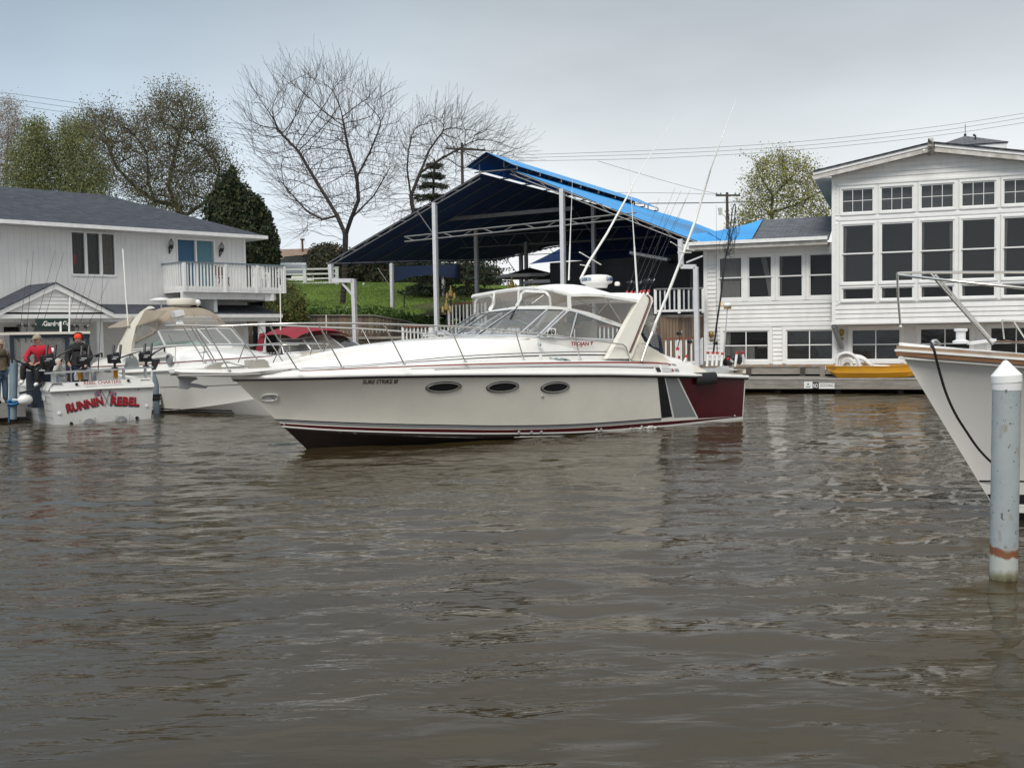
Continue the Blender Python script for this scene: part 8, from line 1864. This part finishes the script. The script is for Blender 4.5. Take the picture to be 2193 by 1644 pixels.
def person(label,O,face,J,jacket,trousers,shoes,head='cap',headm=None,hairm=None,hood=None,look=0.,beard=None,build=1.):
    """J: joint positions in metres, x right, y forward, z up from O; face = heading in radians"""
    c,s=math.cos(face),math.sin(face); fw=np.array([c,s,0]); rg=np.array([s,-c,0]); O=np.array(O,float)
    def W(p): return O+rg*p[0]+fw*p[1]+Z3*p[2]
    R=root('person',O,label,'person')
    V=[];E_=[];Rr=[]
    def add(p,r_,par=None): V.append(W(p)); Rr.append(r_); 
    idx={}
    def node(k,p,r_,par=None):
        idx[k]=len(V); V.append(W(p)); Rr.append(r_)
        if par: E_.append((idx[par],idx[k]))
    pel,ch,nk,hd=J['pelvis'],J['chest'],J['neck'],J['head']; b=build
    node('pelvis',pel,.12*b); node('waist',tuple((np.array(pel)+np.array(ch))/2),.10*b,'pelvis'); node('chest',ch,(.12*b,.10*b),'waist'); node('neck',nk,.055,'chest'); node('chin',tuple(np.array(nk)*.45+np.array(hd)*.55+np.array([0,.02,0])),.082,'neck'); node('head',hd,(.098,.106),'chin'); node('crown',tuple(np.array(hd)+np.array([0,0,.09])),.07,'head')
    for sd in 'LR':
        sg=-1 if sd=='L' else 1; sh=J['sh'+sd]; el=J['el'+sd]; wr=J['wr'+sd]; node('sh'+sd,sh,.066*b,'chest'); node('el'+sd,el,.045*b,'sh'+sd); node('wr'+sd,wr,.03,'el'+sd)
        dv=np.array(wr)-np.array(el); dv/=np.linalg.norm(dv); pm=np.array(wr)+dv*.07; node('pm'+sd,tuple(pm),.034,'wr'+sd)
        sdv=np.cross(dv,[0,0,1.]); sdv/=np.linalg.norm(sdv)+1e-6
        for k in range(4): 
            f0=pm+dv*.05+sdv*(.028-.019*k); f1=f0+dv*(.035-.004*abs(k-1.3))+np.array([0,0,-.012]); node(f'f{sd}{k}',tuple(f0),.010,'pm'+sd); node(f'g{sd}{k}',tuple(f1),.008,f'f{sd}{k}')
        t0=np.array(wr)+dv*.04+sdv*.04; node('t'+sd,tuple(t0),.011,'pm'+sd); node('u'+sd,tuple(t0+dv*.04+sdv*.012),.009,'t'+sd)
        hp,kn,an=J['hip'+sd],J['kn'+sd],J['an'+sd]; to=J.get('to'+sd,tuple(np.array(an)+np.array([0,.14,-.05]))); node('hip'+sd,hp,.095*b,'pelvis'); node('kn'+sd,kn,.062*b,'hip'+sd); node('an'+sd,an,.042,'kn'+sd); node('to'+sd,to,.036,'an'+sd)
    skin_mesh('body',V,E_,Rr,M_skin,R)
    def g(*ks): return [V[idx[k]] for k in ks]
    # jacket
    jv=g('waist','chest','neck','shL','elL','wrL','shR','elR','wrR','pelvis'); skin_mesh('jacket',jv,[(0,1),(1,2),(1,3),(3,4),(4,5),(1,6),(6,7),(7,8),(0,9)],[.185*b,(.205*b,.18*b),.085,.098*b,.074*b,.052,.098*b,.074*b,.052,.178*b],jacket,R)
    tv=g('pelvis','hipL','knL','anL','hipR','knR','anR'); skin_mesh('trousers',tv,[(0,1),(1,2),(2,3),(0,4),(4,5),(5,6)],[.16*b,.112*b,.082*b,.068,.112*b,.082*b,.068],trousers,R)
    for sd in 'LR': skin_mesh('shoe',g('an'+sd,'to'+sd),[(0,1)],[.056,.048],shoes,R)
    H_=np.array(hd,float); la=look; lf=np.array([math.sin(la),math.cos(la),0]); lr=np.array([math.cos(la),-math.sin(la),0])
    def hp_(r_,f_,u_): return W(H_+lr*r_+lf*f_+np.array([0,0,u_]))
    mb=MB()
    for sg in (-1,1): mb.ball(hp_(sg*.032,.082,.0),.011,8)
    mb.build('eyes',M_black,R); mb=MB(); mb.ball(hp_(0,.098,-.025),.016,8,(.8,.8,1.4)); mb.build('nose',M_skin,R,smooth=60); mb=MB(); mb.bar(hp_(-.024,.088,-.058),hp_(.024,.088,-.058),.012,.008); mb.build('mouth',M_redline,R)
    mb=MB(); 
    for sg in (-1,1): mb.ball(hp_(sg*.088,.0,-.01),.026,8,(.5,.8,1.2))
    mb.build('ears',M_skin,R,smooth=60)
    if hairm: mb=MB(); mb.ball(hp_(0,-.05,.012),.088,12,(.98,.9,1.)); mb.build('hair',hairm,R,smooth=60)
    if head=='cap':
        mb=MB(); mb.lathe(hp_(0,-.005,.035),[(.106,-.01),(.108,.02),(.09,.07),(.05,.098),(.001,.105)],14); cp=mb.build('cap',headm,R,smooth=60); mb=MB(); mb.prism([hp_(-.075,.06,.032),hp_(-.06,.15,.02),hp_(0,.175,.016),hp_(.06,.15,.02),hp_(.075,.06,.032)],Z3*.012); mb.build('visor',headm,cp)
    if head=='beanie':
        mb=MB(); mb.lathe(hp_(0,-.005,.02),[(.104,-.005),(.114,.0),(.114,.05),(.104,.055),(.09,.10),(.05,.125),(.001,.13)],14); mb.build('beanie',headm,R,smooth=60)
    if hood:
        mb=MB(); secs=[]
        for t in np.linspace(-.15,1.15,9):
            a=math.pi*t; secs.append([hp_(math.cos(a)*.135,d_,.015+math.sin(a)*.165) for d_ in (.05,-.04,-.12)])
        mb.loft(secs); mb.loft([[s_[2] for s_ in secs],[hp_(0,-.15,.03)]*len(secs)]); mb.lathe(hp_(0,-.02,-.17),[(.16,-.05),(.15,.0),(.12,.07)],12); mb.build('hood',hood,R,smooth=60)
    return R
def mkj(**k):
    J=dict(pelvis=(0,0,.95),chest=(0,.0,1.32),neck=(0,.02,1.50),head=(0,.035,1.64),shL=(-.2,0,1.42),shR=(.2,0,1.42),elL=(-.27,.0,1.13),elR=(.27,0,1.13),wrL=(-.26,.1,.9),wrR=(.26,.1,.9),hipL=(-.1,0,.9),hipR=(.1,0,.9),knL=(-.11,.03,.49),knR=(.11,.03,.49),anL=(-.12,0,.09),anR=(.12,0,.09)); J.update(k); return J
M_jred=mat('red_fleece',(.42,.012,.03),.9,var=.15,vs=8,bump=.3,bs=20); M_jblk=mat('black_jacket',(.012,.012,.013),.85,bump=.4,bs=14); M_trk=mat('black_trousers',(.010,.010,.012),.85)
M_ocap=mat('orange_beanie',(.75,.06,.02),.9); M_tancap=mat('tan_cap',(.32,.26,.19),.9); M_jeans=mat('faded_jeans',(.14,.21,.30),.9,var=.2); M_camo=mat('camouflage_jacket',(.13,.095,.055),.9,col2=(.05,.045,.03),vs=9); M_djeans=mat('dark_jeans',(.02,.03,.055),.9); M_wsweat=mat('off_white_sweater',(.45,.44,.40),.9,var=.1)
fc=math.atan2(-1,.05)
# man in red, seated on the left gunwale facing the camera with one knee up
p=T(83,775,1.0); l=RB.loc(p); O=np.array([p[0],p[1],p[2]-.93])
hp0=T(80,727,1.0); zz=hp0[2]-O[2]; sc=0
base=RB.pt(1.0,l[1],0); 
zs=hp0[2]-.70-.0
O=np.array([hp0[0]+.05,hp0[1],hp0[2]-1.22])
J=dict(pelvis=(-.06,-.05,.50),chest=(-.03,.05,.86),neck=(0,.08,1.06),head=(.02,.10,1.21),shL=(-.24,.02,.97),shR=(.20,.05,.97),elL=(-.30,.22,.72),elR=(.26,.28,.74),wrL=(-.14,.42,.62),wrR=(.10,.42,.64),hipL=(-.16,-.02,.46),hipR=(.05,-.02,.46),knL=(-.12,.46,.50),knR=(.26,.42,.58),anL=(-.10,.50,.10),anR=(.27,.46,.17),toL=(-.10,.64,.05),toR=(.28,.60,.10))
person('seated man in a red jacket and tan cap on the charter boat',O,fc,{k:(-v[0],v[1],v[2]) for k,v in J.items()} if False else J,M_jred,M_trk,M_wplastic,'cap',M_tancap,hairm=M_hairg,look=.35,build=1.05)
mb=MB(); mb.box(RB,.75,1.35,l[1]-.3,l[1]+.25,.42,O[2]+.40); mb.build('bait_box',M_navyv,RO)
# person in black with an orange knitted cap
hp1=T(168,724,1.2); O=np.array([hp1[0],hp1[1],hp1[2]-1.66])
person('person in a black hooded coat and orange knit cap on the charter boat',O,fc+.2,mkj(elL=(-.30,.05,1.14),elR=(.30,.06,1.12),wrL=(-.22,.25,.98),wrR=(.22,.28,1.0)),M_jblk,M_djeans,M_black,'beanie',M_ocap,hood=M_jblk,look=.15,build=1.12)
# figure in pale clothes sitting further in
hp2=T(118,752,2.4); O=np.array([hp2[0],hp2[1],hp2[2]-1.25])
person('person in pale sweater and white cap sitting further inside the charter boat',O,fc-.6,dict(J),M_wsweat,M_lgrey,M_wplastic,'cap',M_wplastic,look=-.3)
mb=MB(); mb.box(Fr(O,0),-.25,.25,-.25,.2,0,.40); 
mb.build('cockpit_seat',M_rbw,RO)
# bystander on the finger dock, at the frame edge
hp3=PY(-2,738,26.6); O=np.array([hp3[0],hp3[1],.535]); k=(hp3[2]-.535)/1.64
person('bystander in camouflage jacket and pale jeans at the left edge',O,fc+1.0,{a:tuple(np.array(v)*k) for a,v in mkj().items()},M_camo,M_jeans,M_black,'cap',M_tancap,hairm=M_hairg)
# helmsman and deckhand aboard the long cruiser
hp4=BP(1211,676,.35); O=np.array([hp4[0],hp4[1],hp4[2]-1.22])
person('helmsman in a beige jacket behind the side window of the long cruiser',O,math.atan2(BF.d[1],BF.d[0]),dict(J),mat('beige_jacket',(.33,.29,.22),.9),M_djeans,M_black,'none',None,hairm=M_hairg,look=0)
hp5=BP(1395,702,1.0); O=np.array([hp5[0],hp5[1],.52]); k=(hp5[2]-.52)/1.66
person('deckhand in dark jacket and tan cap behind the arch of the long cruiser',O,fc+.6,{a:tuple(np.array(v)*k) for a,v in mkj().items()},M_djeans,M_djeans,M_black,'cap',M_tancap,hairm=M_hairg,look=.3)
print('objects',len(bpy.data.objects),'tris approx',sum(len(o.data.polygons) for o in bpy.data.objects if o.type=='MESH'))
